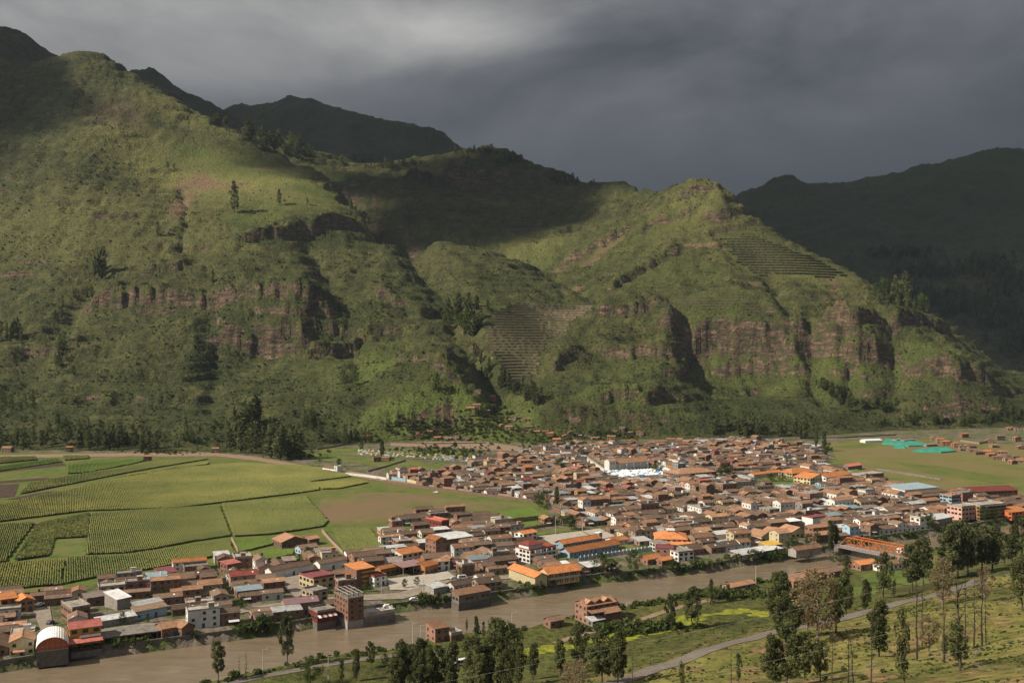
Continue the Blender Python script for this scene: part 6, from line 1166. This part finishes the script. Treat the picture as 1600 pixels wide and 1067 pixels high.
FT = [('split crowned eucalyptus alone on the near river bank at left', 'euc', 341, 1066, 1003, 1.0), ('tall eucalyptus standing before the river left of the striped awning', 'euc', 449, 1042, 958, .8), ('bare forked sapling beside the split crowned eucalyptus', 'bare', 384, 1062, 1018, 0.75), ('bare whip thin sapling left of the tall eucalyptus', 'bare', 374, 1064, 1024, 0.60),
 ('broad olive tree at the bottom beside the bank path', 'round', 485, 1075, 1026, 1.2), ('slim eucalyptus right of the broad olive tree', 'slim', 533, 1075, 1030, 1.0), ('dense small eucalyptus by the roadside wall', 'column', 556, 1066, 1018, .9), ('bushy eucalyptus before the water left of the big grove', 'euc', 580, 1046, 1004, 1.1), ('small round tree below the big grove edge', 'round', 602, 1042, 1022, 1.1)]
for px, py, top, k, lb in [(625, 1085, 1000, 'column', 'leftmost dark eucalyptus of the bottom grove left of the white van'), (640, 1080, 1008, 'euc', 'second dark eucalyptus from the left in the bottom grove'), (660, 1085, 998, 'column', 'tallest dark eucalyptus in the middle of the bottom grove'), (690, 1085, 1008, 'euc', 'dark eucalyptus just left of the white van'), (706, 1090, 1004, 'column', 'dark eucalyptus partly before the white van'), (672, 1090, 1012, 'column', 'shorter eucalyptus right of the tallest in the bottom grove'), (615, 1090, 1028, 'euc', 'low eucalyptus on the left fringe of the bottom grove'), (650, 1095, 1030, 'euc', 'low eucalyptus nearest the camera in the bottom grove')]: FT.append((lb, k, px, py, top, 1.15))
for px, py, top, k, lb in [(738, 1090, 992, 'euc', 'leftmost eucalyptus of the clump right of the white van'), (762, 1085, 996, 'column', 'broad eucalyptus in the clump right of the white van'), (780, 1085, 965, 'column', 'tallest eucalyptus of the clump right of the white van'), (795, 1085, 972, 'euc', 'dark eucalyptus right beside the tallest of its clump'), (812, 1085, 1010, 'slim', 'slim eucalyptus between the clump and the column tree'), (833, 1062, 1004, 'column', 'narrow column eucalyptus alone left of the yellow flowers'), (752, 1095, 1020, 'column', 'low eucalyptus filling the front of the clump by the van'), (790, 1095, 1015, 'euc', 'low spreading eucalyptus at the bottom edge under the clump')]: FT.append((lb, k, px, py, top, 1.15))
FT += [('tiny slim eucalyptus at the water edge before the orange roofed brick house', 'slim', 729, 990, 968, 1.0), ('paired slim eucalyptus at the water edge, taller one', 'column', 745, 998, 963, .9), ('paired slim eucalyptus at the water edge, shorter one', 'slim', 756, 1000, 970, 1.0),
 ('dense dark eucalyptus left of the yellow flowers', 'column', 876, 1056, 998, 1.2), ('big leaning eucalyptus before the tall red brick house', 'euc', 905, 1050, 972, 1.15), ('broad eucalyptus standing right below the tall red brick house', 'euc', 940, 1072, 980, 1.3), ('rightmost eucalyptus of the pair below the red brick house', 'column', 965, 1072, 985, 1.2), ('withered brown tree at the bottom left of the paved road', 'dry', 905, 1090, 1028, 1.7), ('second withered brown tree beside the pale trunk', 'dry', 885, 1085, 1035, 1.6),
 ('slender eucalyptus pair left trunk on the path beyond the yellow flowers', 'euc', 1049, 985, 929, .9), ('bushier eucalyptus right beside the slender one beyond the flowers', 'euc', 1081, 982, 917, 1.1), ('conical eucalyptus alone on the bank', 'cone', 1110, 944, 905, 1.2), ('small dark eucalyptus right of the conical one', 'column', 1136, 940, 913, 1.1), ('leaning half bare tree beside the paved road', 'slim', 1066, 1085, 1035, .9), ('bare thin tree left of the half bare one near the road', 'bare', 988, 1080, 1015, 0.75),
 ('large round crowned eucalyptus left of the golden tree', 'column', 1217, 985, 893, 1.35), ('large eucalyptus leaning on the round crowned one', 'euc', 1238, 1000, 925, 1.1), ('golden withered tree among green eucalyptus', 'dry', 1277, 1010, 890, 1.3), ('second golden withered tree right behind the first', 'dry', 1262, 1000, 900, 1.2),
 ('bushy eucalyptus below the golden tree', 'euc', 1230, 1080, 975, 1.3), ('dense eucalyptus below the golden tree at right', 'column', 1258, 1060, 985, 1.4), ('small eucalyptus at the bottom under the golden tree', 'euc', 1207, 1080, 1000, 1.1), ('eucalyptus with several trunks beside the golden tree', 'euc', 1282, 1065, 1000, 1.1), ('slim eucalyptus right of the golden tree', 'slim', 1305, 990, 908, 1.4), ('dark eucalyptus above the road bend right of the golden tree', 'column', 1322, 960, 888, 1.1),
 ('dense upright eucalyptus alone on the open slope', 'column', 1374, 1026, 940, 1.25), ('small dark eucalyptus above the paved road', 'column', 1352, 955, 905, 1.1), ('little eucalyptus left of the small dark one', 'slim', 1330, 950, 918, 1.3), ('airy eucalyptus before the orange bridge end', 'euc', 1380, 935, 862, 1.0), ('little eucalyptus right of the airy one', 'slim', 1396, 935, 905, 1.2), ('tree rising against the river at the left of the bridge', 'round', 1308, 885, 862, 1.4), ('broad tree beside the bridge pier', 'round', 1322, 888, 866, 1.2),
 ('tall eucalyptus left edge of the upper right grove', 'euc', 1425, 925, 850, 1.1), ('eucalyptus second from the left in the upper right grove', 'euc', 1442, 918, 838, 1.1), ('dense crowned eucalyptus in the middle of the upper right grove', 'column', 1483, 905, 818, 1.35), ('taller eucalyptus behind the dense crowned one', 'euc', 1497, 902, 812, 1.2), ('eucalyptus near the middle of the upper right grove over the road', 'euc', 1512, 900, 826, 1.1), ('wide eucalyptus in the right half of the upper right grove', 'euc', 1535, 895, 822, 1.3), ('eucalyptus right of the wide one in the upper grove', 'column', 1550, 892, 820, 1.2), ('eucalyptus near the right edge of the upper grove', 'euc', 1570, 885, 832, 1.1), ('airy eucalyptus closing the upper grove at right', 'slim', 1582, 884, 838, 1.5),
 ('big dark eucalyptus cut by the right edge', 'euc', 1597, 955, 868, 1.2), ('eucalyptus high at the right edge above the meadow', 'euc', 1597, 875, 805, 1.2), ('short leafy stump regrowth on a charred trunk', 'slim', 1500, 1050, 972, 1.7), ('small leafy shoot left of the charred trunk', 'slim', 1477, 1030, 990, 1.3),
 ('tall bare trunk with few twigs on the open slope, leftmost', 'bare', 1433, 1033, 900, 0.68), ('thin bare tree beside the tall bare trunk', 'bare', 1441, 1010, 912, 0.60), ('bare straight tree behind the charred trunk', 'bare', 1475, 1036, 905, 0.60), ('branching bare tree over the charred trunk', 'bare', 1500, 1040, 895, 1.05), ('dark bare trunk right of the branching bare tree', 'bare', 1508, 1030, 900, 0.52), ('tall bare tree with high twigs at right', 'bare', 1534, 1010, 893, 0.75), ('second tall bare tree at right', 'bare', 1522, 1012, 905, 0.68), ('shorter bare tree rightmost on the slope', 'bare', 1541, 1008, 930, 0.60), ('thin bare tree near the bottom centre right', 'bare', 1360, 1085, 945, 0.45), ('forked bare tree at the bottom', 'bare', 1334, 1080, 985, 0.75), ('second forked bare tree at the bottom', 'bare', 1326, 1080, 975, 0.60), ('lone thin pole like tree left of the forked ones', 'bare', 1300, 1085, 960, 0.38), ('sparse slim tree with few leaves at the bottom right', 'slim', 1413, 1085, 948, .7), ('withered low tree with dry leaves among bare trunks', 'dry', 1452, 1020, 960, 1.3), ('withered tree above the bare trunks by the road', 'dry', 1472, 945, 870, 1.3), ('second withered tree by the road among bare trunks', 'dry', 1537, 940, 885, 1.2), ('bare sapling left of the dense upright eucalyptus', 'bare', 1143, 1075, 1010, 0.60), ('leafy sapling at the road bend bottom', 'slim', 1155, 1070, 1020, .9)]
for q in FT: tpx(q[0], q[1], q[2], q[3], q[4], q[5], group=None)
# town trees and riverside trees
for lb, px, py, top, w in [('round dark tree beside the concrete lane behind the arched hall', 25, 963, 941, 1.1), ('round dark tree in front of the pale blue row house', 193, 976, 957, 1.1), ('small tree left of the round one by the pale blue row house', 175, 976, 966, 1.1), ('small tree on the street right of the pale blue house', 231, 975, 965, 1.1), ('green tree beside the brick houses on the riverside street', 379, 952, 933, 1.3), ('tree between the brick house and the corn wall', 307, 905, 896, 1.6), ('dark conical tree among the barn compound houses', 480, 872, 856, 1.3), ('tree in the small plaza below the green shutters', 475, 915, 902, 1.2),
 ('tree in front of the white row by the riverside street', 718, 904, 887, 1.3), ('tree before the blue fronted houses left of the school', 780, 896, 880, 1.2), ('dark tree on the river bank left of the unfinished block', 412, 990, 963, 1.5), ('big dark tree on the river bank right of the cream school', 940, 908, 874, 1.6), ('second big tree on the river bank right of the cream school', 960, 906, 882, 1.3), ('large dark tree by the blue grey school wall', 990, 902, 866, 1.1), ('tree above the courts in the market garden', 893, 828, 806, 1.9), ('tree left behind the courts', 877, 822, 808, 1.4), ('tall dark tree on the road into town', 870, 796, 762, .9), ('dark bushy tree beside the tall one on the road into town', 850, 795, 768, 1.3), ('second dark bushy tree on the road into town', 842, 792, 772, 1.4), ('tall dark cypress like tree beside the bridge approach', 1298, 858, 815, .8), ('second dark tree at the bridge approach', 1306, 860, 824, .9), ('palm like tree in the riverside garden', 1278, 850, 832, 1.0), ('round tree in the riverside garden left of the bridge', 1236, 866, 842, 1.3), ('round green tree behind the long riverside house', 1262, 853, 836, 1.3), ('bush like tree beside the yellow canopy', 1176, 876, 862, 1.7), ('bush like tree in front of the second pale tin roof', 1206, 878, 864, 1.7), ('tree rising above the orange halls yard', 1130, 752, 726, 1.2), ('tree beside the terracotta hall of the market', 1143, 750, 730, 1.2), ('green yard tree left of the orange halls', 1205, 753, 741, 1.7), ('second green yard tree left of the orange halls', 1222, 753, 742, 1.6), ('tree in the market square', 1028, 740, 722, 1.3), ('tree behind the yellow tent near the church road', 873, 736, 718, 1.6), ('lone tree below the hillside road', 893, 706, 690, 1.3), ('eucalyptus by the greenhouse meadow, left', 1275, 704, 672, .7), ('eucalyptus by the greenhouse meadow, right', 1288, 706, 676, .7), ('dark tree in the fields beside the chapel meadow', 597, 718, 688, .9), ('small tree in the chapel meadow', 565, 704, 692, 1.0), ('tree behind the white chapel', 530, 728, 718, 1.6), ('tree in the hotel garden at far right', 1537, 815, 792, 1.1), ('second tree in the hotel garden at far right', 1556, 812, 795, 1.2), ('green tree beside the white barn like house', 1455, 828, 803, 1.0), ('tree in the cemetery centre', 693, 712, 700, 1.7), ('second tree in the cemetery', 672, 712, 702, 1.7), ('third tree at the right end of the cemetery', 727, 716, 704, 1.6), ('tree near the orange pyramid roof', 1083, 836, 822, 1.6), ('tree at the riverside between orange tiled houses', 1052, 888, 874, 1.5), ('tree in a yard below the tower house', 668, 872, 862, 1.5), ('pair of street trees before the yellow banded block, left', 572, 925, 912, 1.0), ('pair of street trees before the yellow banded block, right', 580, 924, 910, 1.0), ('tree in the open yard below the arcade', 632, 920, 907, 1.2), ('second tree in the open yard below the arcade', 652, 917, 903, 1.1)]:
    tpx(lb, 'round' if w > .95 else 'column', px, py, top - 2, w, name='garden_tree')
rg = random.Random(41)
for n_, (X, Y, s_) in enumerate(GARDENS[:70]):
    tree('small leafy tree in a house yard ' + place_phrase(X, Y), LOW['round'][n_ % 3], (X + rg.uniform(-1, 1), Y + rg.uniform(-1, 1), 0), rg.uniform(3.5, 6.5), 1.2, 'yard trees of the town', 'garden_tree')
# groves on the slopes: nobody could tell these trees apart singly
def grove(label, group, cells, hgt, kinds, n, w=1.0):
    for i in range(n):
        a, b_ = cells[rt_.randrange(len(cells))] if False else None, None
        q = rt_.choice(cells); px = q[0] + rt_.uniform(-1, 1) * q[2]; py = q[1] + rt_.uniform(-1, 1) * q[3]; p = hit(px, py)
        if p is None: continue
        k = rt_.choice(kinds); tree(label, LOW[k][rt_.randrange(3)], p, hgt * rt_.uniform(.7, 1.2), w * rt_.uniform(.85, 1.3), group, 'eucalyptus_tree')
grove('dark eucalyptus in the dense grove at the field edge below the cliff', 'grove at the field edge', [(375, 700, 20, 10), (410, 705, 34, 12), (440, 710, 28, 10), (400, 685, 34, 14), (385, 670, 24, 10), (460, 716, 10, 3)], 27, ['col', 'slim', 'col'], 54, 1.2)
grove('eucalyptus in the shaded grove at the left foot of the hill', 'grove at the left foot of the hill', [(20, 700, 30, 6), (60, 700, 25, 5), (45, 690, 50, 8), (160, 700, 40, 5), (190, 700, 40, 6), (120, 700, 20, 5), (235, 704, 14, 3), (180, 690, 30, 8)], 21, ['col', 'slim', 'col'], 48, 1.1)
grove('dark eucalyptus in the gully grove left of the fan terraces', 'grove in the gully', [(715, 505, 20, 16), (735, 520, 16, 8), (725, 490, 24, 14), (750, 500, 12, 14)], 26, ['col', 'round', 'slim'], 34, 1.3)
grove('eucalyptus in the line along the path up the gully', 'line of trees up the gully', [(762, 588, 10, 8), (785, 603, 10, 6), (805, 614, 12, 6), (830, 625, 12, 5), (748, 565, 8, 10), (842, 632, 8, 4)], 18, ['slim', 'col'], 42, 1.0)
grove('eucalyptus in the dark wood at the foot of the ruins hill', 'wood at the foot of the ruins hill', [(1180, 682, 26, 5), (1140, 680, 26, 6), (1160, 672, 40, 8), (1225, 682, 10, 4), (1250, 685, 10, 3)], 20, ['slim', 'col', 'col'], 36, 1.1)
grove('poplar like eucalyptus high on the left slope', 'trees on the left slope', [(155, 438, 11, 12), (160, 430, 8, 8)], 40, ['slim', 'col'], 8, .9)
grove('tree in the dim clump at the left edge of the slope', 'clump at the left edge of the slope', [(16, 535, 22, 8), (12, 528, 20, 6)], 28, ['slim', 'col'], 9, 1.0)
grove('tree in the scattered thicket on the left lower slope', 'thicket on the left lower slope', [(105, 490, 34, 12), (95, 560, 20, 30), (130, 470, 16, 10)], 17, ['col', 'round'], 18, 1.0)
grove('tree in the bushy wood under the right hand cliff', 'wood under the right cliff', [(1310, 630, 22, 9), (1345, 640, 26, 8), (1385, 640, 20, 7), (1290, 615, 10, 8)], 16, ['round', 'col', 'col'], 30, 1.3)
grove('tree on the dark plateau behind the sunny spur', 'trees on the dark plateau', [(400, 222, 24, 5), (440, 238, 30, 6), (470, 246, 14, 4), (425, 232, 30, 4)], 40, ['col', 'col', 'round'], 20, 1.4)
for lb, px, py, h, k in [('tall pine like tree alone on the bright terrace meadow', 366, 333, 58, 'col'), ('small tree on the terrace meadow edge', 436, 322, 32, 'col'), ('little tree between the terrace meadow fields', 480, 320, 14, 'col'), ('dark tree pair at the right end of the sunny spur, left', 548, 340, 34, 'col'), ('dark tree pair at the right end of the sunny spur, right', 555, 346, 30, 'col'), ('slim tree at the very end of the sunny spur', 577, 352, 22, 'slim'), ('lone tree on the smooth upper slope', 246, 370, 28, 'col'), ('tree in the steep ravine right of the poplar like trees', 332, 445, 26, 'col'), ('small cluster tree in the pale meadow', 262, 264, 16, 'round'), ('second small cluster tree in the pale meadow', 272, 265, 14, 'round'), ('dark tree at the bottom of the shaded ravine', 638, 352, 40, 'col'), ('tree in the bright gully garden', 762, 485, 16, 'round'), ('tree behind the cliff notch at the gully', 796, 490, 20, 'round'), ('tree at the foot of the ravine cliffs', 555, 600, 22, 'round'), ('dark tree among rocks above the cemetery', 683, 615, 28, 'round'), ('tree over the hillside huts', 745, 650, 12, 'round'), ('second tree over the hillside huts', 762, 642, 12, 'round'), ('eucalyptus at the foot of the slope above the chapel', 500, 690, 26, 'col'), ('dark tree beside the hut wall above the chapel', 577, 692, 18, 'round'), ('slim tree left of the small square huts', 622, 660, 12, 'slim')]:
    p = hit(px, py)
    if p: tree(lb, LOW[k][rt_.randrange(3)], p, h, 1.0, None, 'hillside_tree')
print('trees', NT[0])
# the dark woods of the far valley and right foot, and all the shrubs: joined or instanced masses
def scatter(name, pts, protos, seed, smin, smax, zs=1.0):
    g = np.random.default_rng(seed); groups = np.array_split(g.permutation(len(pts)), len(protos))
    for gi, pr in zip(groups, protos):
        V = pts[gi].astype(np.float32); me = bpy.data.meshes.new(name); me.vertices.add(len(V)); me.vertices.foreach_set('co', V.ravel())
        for an, vals in (('sc', g.uniform(smin, smax, len(V)) * g.choice([.7, 1, 1, 1.5], len(V))), ('ro', g.uniform(0, 6.28, len(V)))):
            at = me.attributes.new(an, 'FLOAT', 'POINT'); at.data.foreach_set('value', vals.astype(np.float32))
        o = bpy.data.objects.new(name, me); COL.objects.link(o); o['kind'] = 'stuff'
        ng = bpy.data.node_groups.new('scatter', 'GeometryNodeTree'); ng.interface.new_socket('Geometry', in_out='INPUT', socket_type='NodeSocketGeometry'); ng.interface.new_socket('Geometry', in_out='OUTPUT', socket_type='NodeSocketGeometry')
        gi_ = ng.nodes.new('NodeGroupInput'); go = ng.nodes.new('NodeGroupOutput'); ip = ng.nodes.new('GeometryNodeInstanceOnPoints'); mp_ = ng.nodes.new('GeometryNodeMeshToPoints'); oi = ng.nodes.new('GeometryNodeObjectInfo'); oi.inputs[0].default_value = pr
        a1 = ng.nodes.new('GeometryNodeInputNamedAttribute'); a1.data_type = 'FLOAT'; a1.inputs[0].default_value = 'sc'; a2 = ng.nodes.new('GeometryNodeInputNamedAttribute'); a2.data_type = 'FLOAT'; a2.inputs[0].default_value = 'ro'; cb = ng.nodes.new('ShaderNodeCombineXYZ'); cs = ng.nodes.new('ShaderNodeCombineXYZ'); mu = ng.nodes.new('ShaderNodeMath'); mu.operation = 'MULTIPLY'; mu.inputs[1].default_value = zs
        l = ng.links.new; l(gi_.outputs[0], mp_.inputs[0]); l(mp_.outputs[0], ip.inputs['Points']); l(oi.outputs['Geometry'], ip.inputs['Instance']); l(a2.outputs[0], cb.inputs[2]); l(cb.outputs[0], ip.inputs['Rotation']); l(a1.outputs[0], cs.inputs[0]); l(a1.outputs[0], cs.inputs[1]); l(a1.outputs[0], mu.inputs[0]); l(mu.outputs[0], cs.inputs[2]); l(cs.outputs[0], ip.inputs['Scale']); l(ip.outputs[0], go.inputs[0])
        md = o.modifiers.new('scatter', 'NODES'); md.node_group = ng
def bush_proto(seed, lm, n=60, size=.32):             # one shrub, 1 m radius; kept as a real shrub standing in the meadow
    r_ = random.Random(seed); cl_ = [((r_.uniform(-.4, .4), r_.uniform(-.4, .4), r_.uniform(.15, .65)), (.6, .6, .5), n // 3) for _ in range(3)]
    me = leaves(cl_, size, lm, seed, 0); me.name = 'shrub'; return me
def rand_on(n, seed, xr, yr): g = np.random.default_rng(seed); x = g.uniform(-1, 1, n); y = g.uniform(yr[0], yr[1], n); return x * (xr * (y + 250)), y
bl = [bush_proto(s_, LMAT[k], n_, z_) for s_, k, n_, z_ in ((201, 'euc', 42, .42), (202, 'euc', 42, .42), (203, 'green', 42, .42), (204, 'lime', 42, .4), (205, 'euc', 42, .42))]
bo = []
for i, me in enumerate(bl):
    p = hit(1290 + 30 * i, 1062 - 12 * (i % 2)); bo.append(link('shrub', me, None, p, 0, label='low %s shrub on the grass at the bottom right, %s of five' % (['dark olive', 'dusty olive', 'leafy green', 'yellowish green', 'blackish olive'][i], ['leftmost', 'second', 'third', 'fourth', 'rightmost'][i]), category='shrub'))
# shrubs over the hills: density from noise, more in gullies and on steep ground
x, y = rand_on(260000, 1, .62, (1050, 2750)); z = Zat(x, y); dfx = pdist(x, y, FLAT); g_ = np.random.default_rng(9)
nn_ = fbm(x / 60, y / 60, 4, 301); n2_ = fbm(x / 14, y / 14, 2, 302); e_ = 4.0; sl_ = np.hypot(Zat(x + e_, y) - Zat(x - e_, y), Zat(x, y + e_) - Zat(x, y - e_)) / (2 * e_)
j = np.clip(np.searchsorted(YR, y) - 1, 0, len(YR) - 2); ti_ = np.clip(((x / half(YR[j]) + 1) / 2 * (NXG - 1)).astype(int), 0, NXG - 1); open_ = np.clip(dry[j, ti_] + lush[j, ti_] * .6 + bare[j, ti_] + 2 * tmask[j, ti_], 0, 1)
keep = (dfx > 6) & (g_.random(len(x)) < np.clip((.08 + 1.4 * nn_ + .5 * n2_ + .35 * np.clip(sl_ - .5, 0, 1.2) + .5 * dark[j, ti_]) * (1 - .93 * open_), 0, 1))
pts = np.stack([x[keep], y[keep], z[keep] - .15], -1); print('shrubs', len(pts)); scatter('hill_shrubs', pts, bo, 21, .6, 1.8, .85)
# tussocks and small shrubs on the near slope
x, y = rand_on(60000, 4, .56, (150, 470)); z = Zat(x, y); ok = (pdist(x, y, FLAT) > -2) & (y < 470) & (z > .3); nn_ = fbm(x / 18, y / 18, 4, 311); rd = np.array([hit(*q)[:2] for q in rp]); ok &= pdist(x, y, [tuple(q) for q in rd], False) > 4.5
ok &= g_.random(len(x)) < np.clip(.30 + 1.7 * nn_, 0, 1); pts = np.stack([x[ok], y[ok], z[ok] - .05], -1); scatter('meadow_undergrowth', pts, bo[1:4], 22, .18, .50, .8)
# weeds and bushes along the banks and in town yards
L_ = []
gg = random.Random(8)
for line, off, n in ((RNB, 2.5, 420), (RSB, -3.0, 480)):
    seg = [(a, b_, math.dist(a, b_)) for a, b_ in zip(line[:-1], line[1:])]; tot = sum(s_[2] for s_ in seg)
    for _ in range(n):
        t = gg.random() * tot
        for a, b_, d_ in seg:
            if t < d_: break
            t -= d_
        q = gg.uniform(.3, 6.0) if off < 0 else gg.uniform(.5, 1.6); k = t / d_; nx, ny = -(b_[1] - a[1]) / d_, (b_[0] - a[0]) / d_; X = a[0] + (b_[0] - a[0]) * k + nx * q * 1.0; Y = a[1] + (b_[1] - a[1]) * k + ny * q; L_.append((X, Y, float(Zat(X, Y)) - .1 if float(Zat(X, Y)) > -2 else -3.0))
for X, Y, s_ in yards:
    for _ in range(int(3 + s_)): a = X + gg.uniform(-.4, .4) * s_; b_ = Y + gg.uniform(-.4, .4) * s_; L_.append((a, b_, 0.05))
scatter('bank_bushes', np.array(L_), bo[2:4], 23, .8, 1.9, 1.0)
HB = [(860, 915, 40, 6), (680, 950, 40, 5), (180, 1005, 40, 8), (400, 990, 30, 6), (1080, 893, 60, 5), (1180, 872, 40, 5), (700, 675, 90, 14), (640, 665, 40, 8), (850, 690, 60, 10), (760, 655, 40, 20), (700, 705, 80, 10), (950, 682, 60, 8), (1000, 985, 80, 8), (1150, 932, 60, 5), (1290, 702, 12, 8), (470, 712, 40, 6), (250, 708, 60, 3)]
L_ = []
for px, py, rx, ry in HB:
    for _ in range(int(rx * ry * .22) + 20):
        p = hit(px + gg.gauss(0, .5) * rx, py + gg.gauss(0, .5) * ry)
        if p and p[2] > -1: L_.append((p[0], p[1], p[2] - .1))
for _ in range(1500):
    px = gg.uniform(-40, 1640); py = gg.uniform(0, 1); base_ = 690 if px < 1250 else 672; p = hit(px, base_ - 55 * py * py)
    if p and p[1] > 1050 and p[2] > 2 and float(fbm(np.array([p[0] / 50]), np.array([p[1] / 50]), 3, 77)[0]) + .25 > py * .6: L_.append((p[0], p[1], p[2] - .1))
scatter('hillside_thicket', np.array(L_), bo[1:4], 24, .9, 2.4, 1.1)
# far woods
tob = [link('eucalyptus_tree', None) if False else None]
def far_tree(px, py, k, h, lb):
    p = hit(px, py); tr, cr = LOW[k][0]; b = bpy.data.meshes.new('far_tree'); bm = bmesh.new(); bm.from_mesh(cr); bm.to_mesh(b); bm.free(); b.materials.append(cr.materials[0]); at = None
    o = link('hillside_tree', cr, None, p, 0, label=lb, category='tree'); o.scale = (h / 10,) * 3; return o
fo = [far_tree(1500, 668, 'col', 14, 'dark tree at the foot road below the right hand cliff, left of a pair'), far_tree(1512, 668, 'round', 12, 'dark tree at the foot road below the right hand cliff, right of a pair')]
def px_pts(cells, seed, n):
    g = random.Random(seed); out = []
    while len(out) < n:
        q = g.choice(cells); p = hit(q[0] + g.gauss(0, .5) * q[2], q[1] + g.gauss(0, .5) * q[3])
        if p: out.append((p[0], p[1], p[2] - .5))
    return np.array(out)
scatter('far_woods', px_pts([(1450, 430, 60, 10), (1540, 420, 50, 14), (1420, 470, 40, 14), (1500, 480, 50, 16), (1560, 500, 40, 20), (1590, 540, 30, 20), (1400, 400, 60, 6), (1580, 450, 40, 20)], 5, 900), fo, 31, 1.6, 3.4, 1.0)
scatter('foot_woods', px_pts([(1560, 655, 30, 8), (1590, 650, 20, 12), (1480, 662, 60, 5), (1400, 668, 60, 3), (20, 690, 60, 14), (100, 670, 60, 20), (30, 640, 40, 30), (180, 692, 40, 6), (280, 690, 50, 12), (550, 690, 30, 8), (490, 665, 20, 14)], 6, 280), fo, 32, .6, 1.2, 1.0)
scatter('ridge_woods', px_pts([(410, 215, 30, 8), (440, 228, 30, 6), (340, 195, 14, 4), (560, 250, 30, 5), (620, 262, 40, 5), (745, 240, 30, 3), (800, 255, 30, 4), (880, 285, 30, 4)], 7, 240), fo, 33, 1.2, 2.4, .8)

# dead wood on the open slope
def dead(label, px, py, L_, ang, seed, m=barkp):
    p = hit(px, py)
    if p is None: return
    r_ = random.Random(seed); b = MB(); q = Vector((0, 0, .25))
    for i in range(5):
        n_ = q + Vector((math.cos(ang) * L_ / 5, math.sin(ang) * L_ / 5, r_.uniform(-.05, .25))); b.bar(q, n_, .13 * (1 - i / 6), m, 5, .13 * (1 - (i + 1) / 6))
        for _ in range(3): d_ = ang + r_.uniform(-1.2, 1.2); l_ = r_.uniform(.5, 1.6); b.bar(n_, n_ + Vector((math.cos(d_) * l_, math.sin(d_) * l_, r_.uniform(.2, 1.0))), .035, m, 4, .01)
        q = n_
    o = b.build('fallen_branch', None, p, 0); o['label'] = label; o['category'] = 'branch'; o.rotation_euler = (0, 0, 0)
for lb, px, py, L_, a, sd in [('bleached branching dead limb at the bottom right corner', 1588, 1052, 4.5, .4, 1), ('bleached fallen branch left of the corner limb', 1548, 1050, 3.5, 2.4, 2), ('pale fallen log on the grass below the dense upright eucalyptus', 1352, 1044, 5, .5, 3), ('fallen trunk beside the charred eucalyptus', 1520, 1030, 4, .9, 4), ('grey brush heap branch near the leafy shoot', 1486, 1032, 3, 2.8, 5)]: dead(lb, px, py, L_, a, sd)
# ---------------------------------------------------------------- damp air
bm = bmesh.new(); bmesh.ops.create_cube(bm, size=1); me = bpy.data.meshes.new('haze'); bm.to_mesh(me); bm.free()
hz = bpy.data.objects.new('haze', me); COL.objects.link(hz); hz['kind'] = 'stuff'; z0, z1 = -9.0, max(1400.0, float(ZG.max()) + 40)
hz.scale = (9400, 7200, z1 - z0); hz.location = (0, 3200, (z0 + z1) / 2); hm_ = bpy.data.materials.new('haze'); hm_.use_nodes = True; nt = hm_.node_tree; nt.nodes.clear()
o_ = N(nt, 'ShaderNodeOutputMaterial'); v_ = N(nt, 'ShaderNodeVolumePrincipled'); v_.inputs['Color'].default_value = (0.66, 0.80, 1.0, 1); v_.inputs['Density'].default_value = 0.00002; v_.inputs['Anisotropy'].default_value = 0.0; nt.links.new(v_.outputs[0], o_.inputs['Volume']); me.materials.append(hm_)
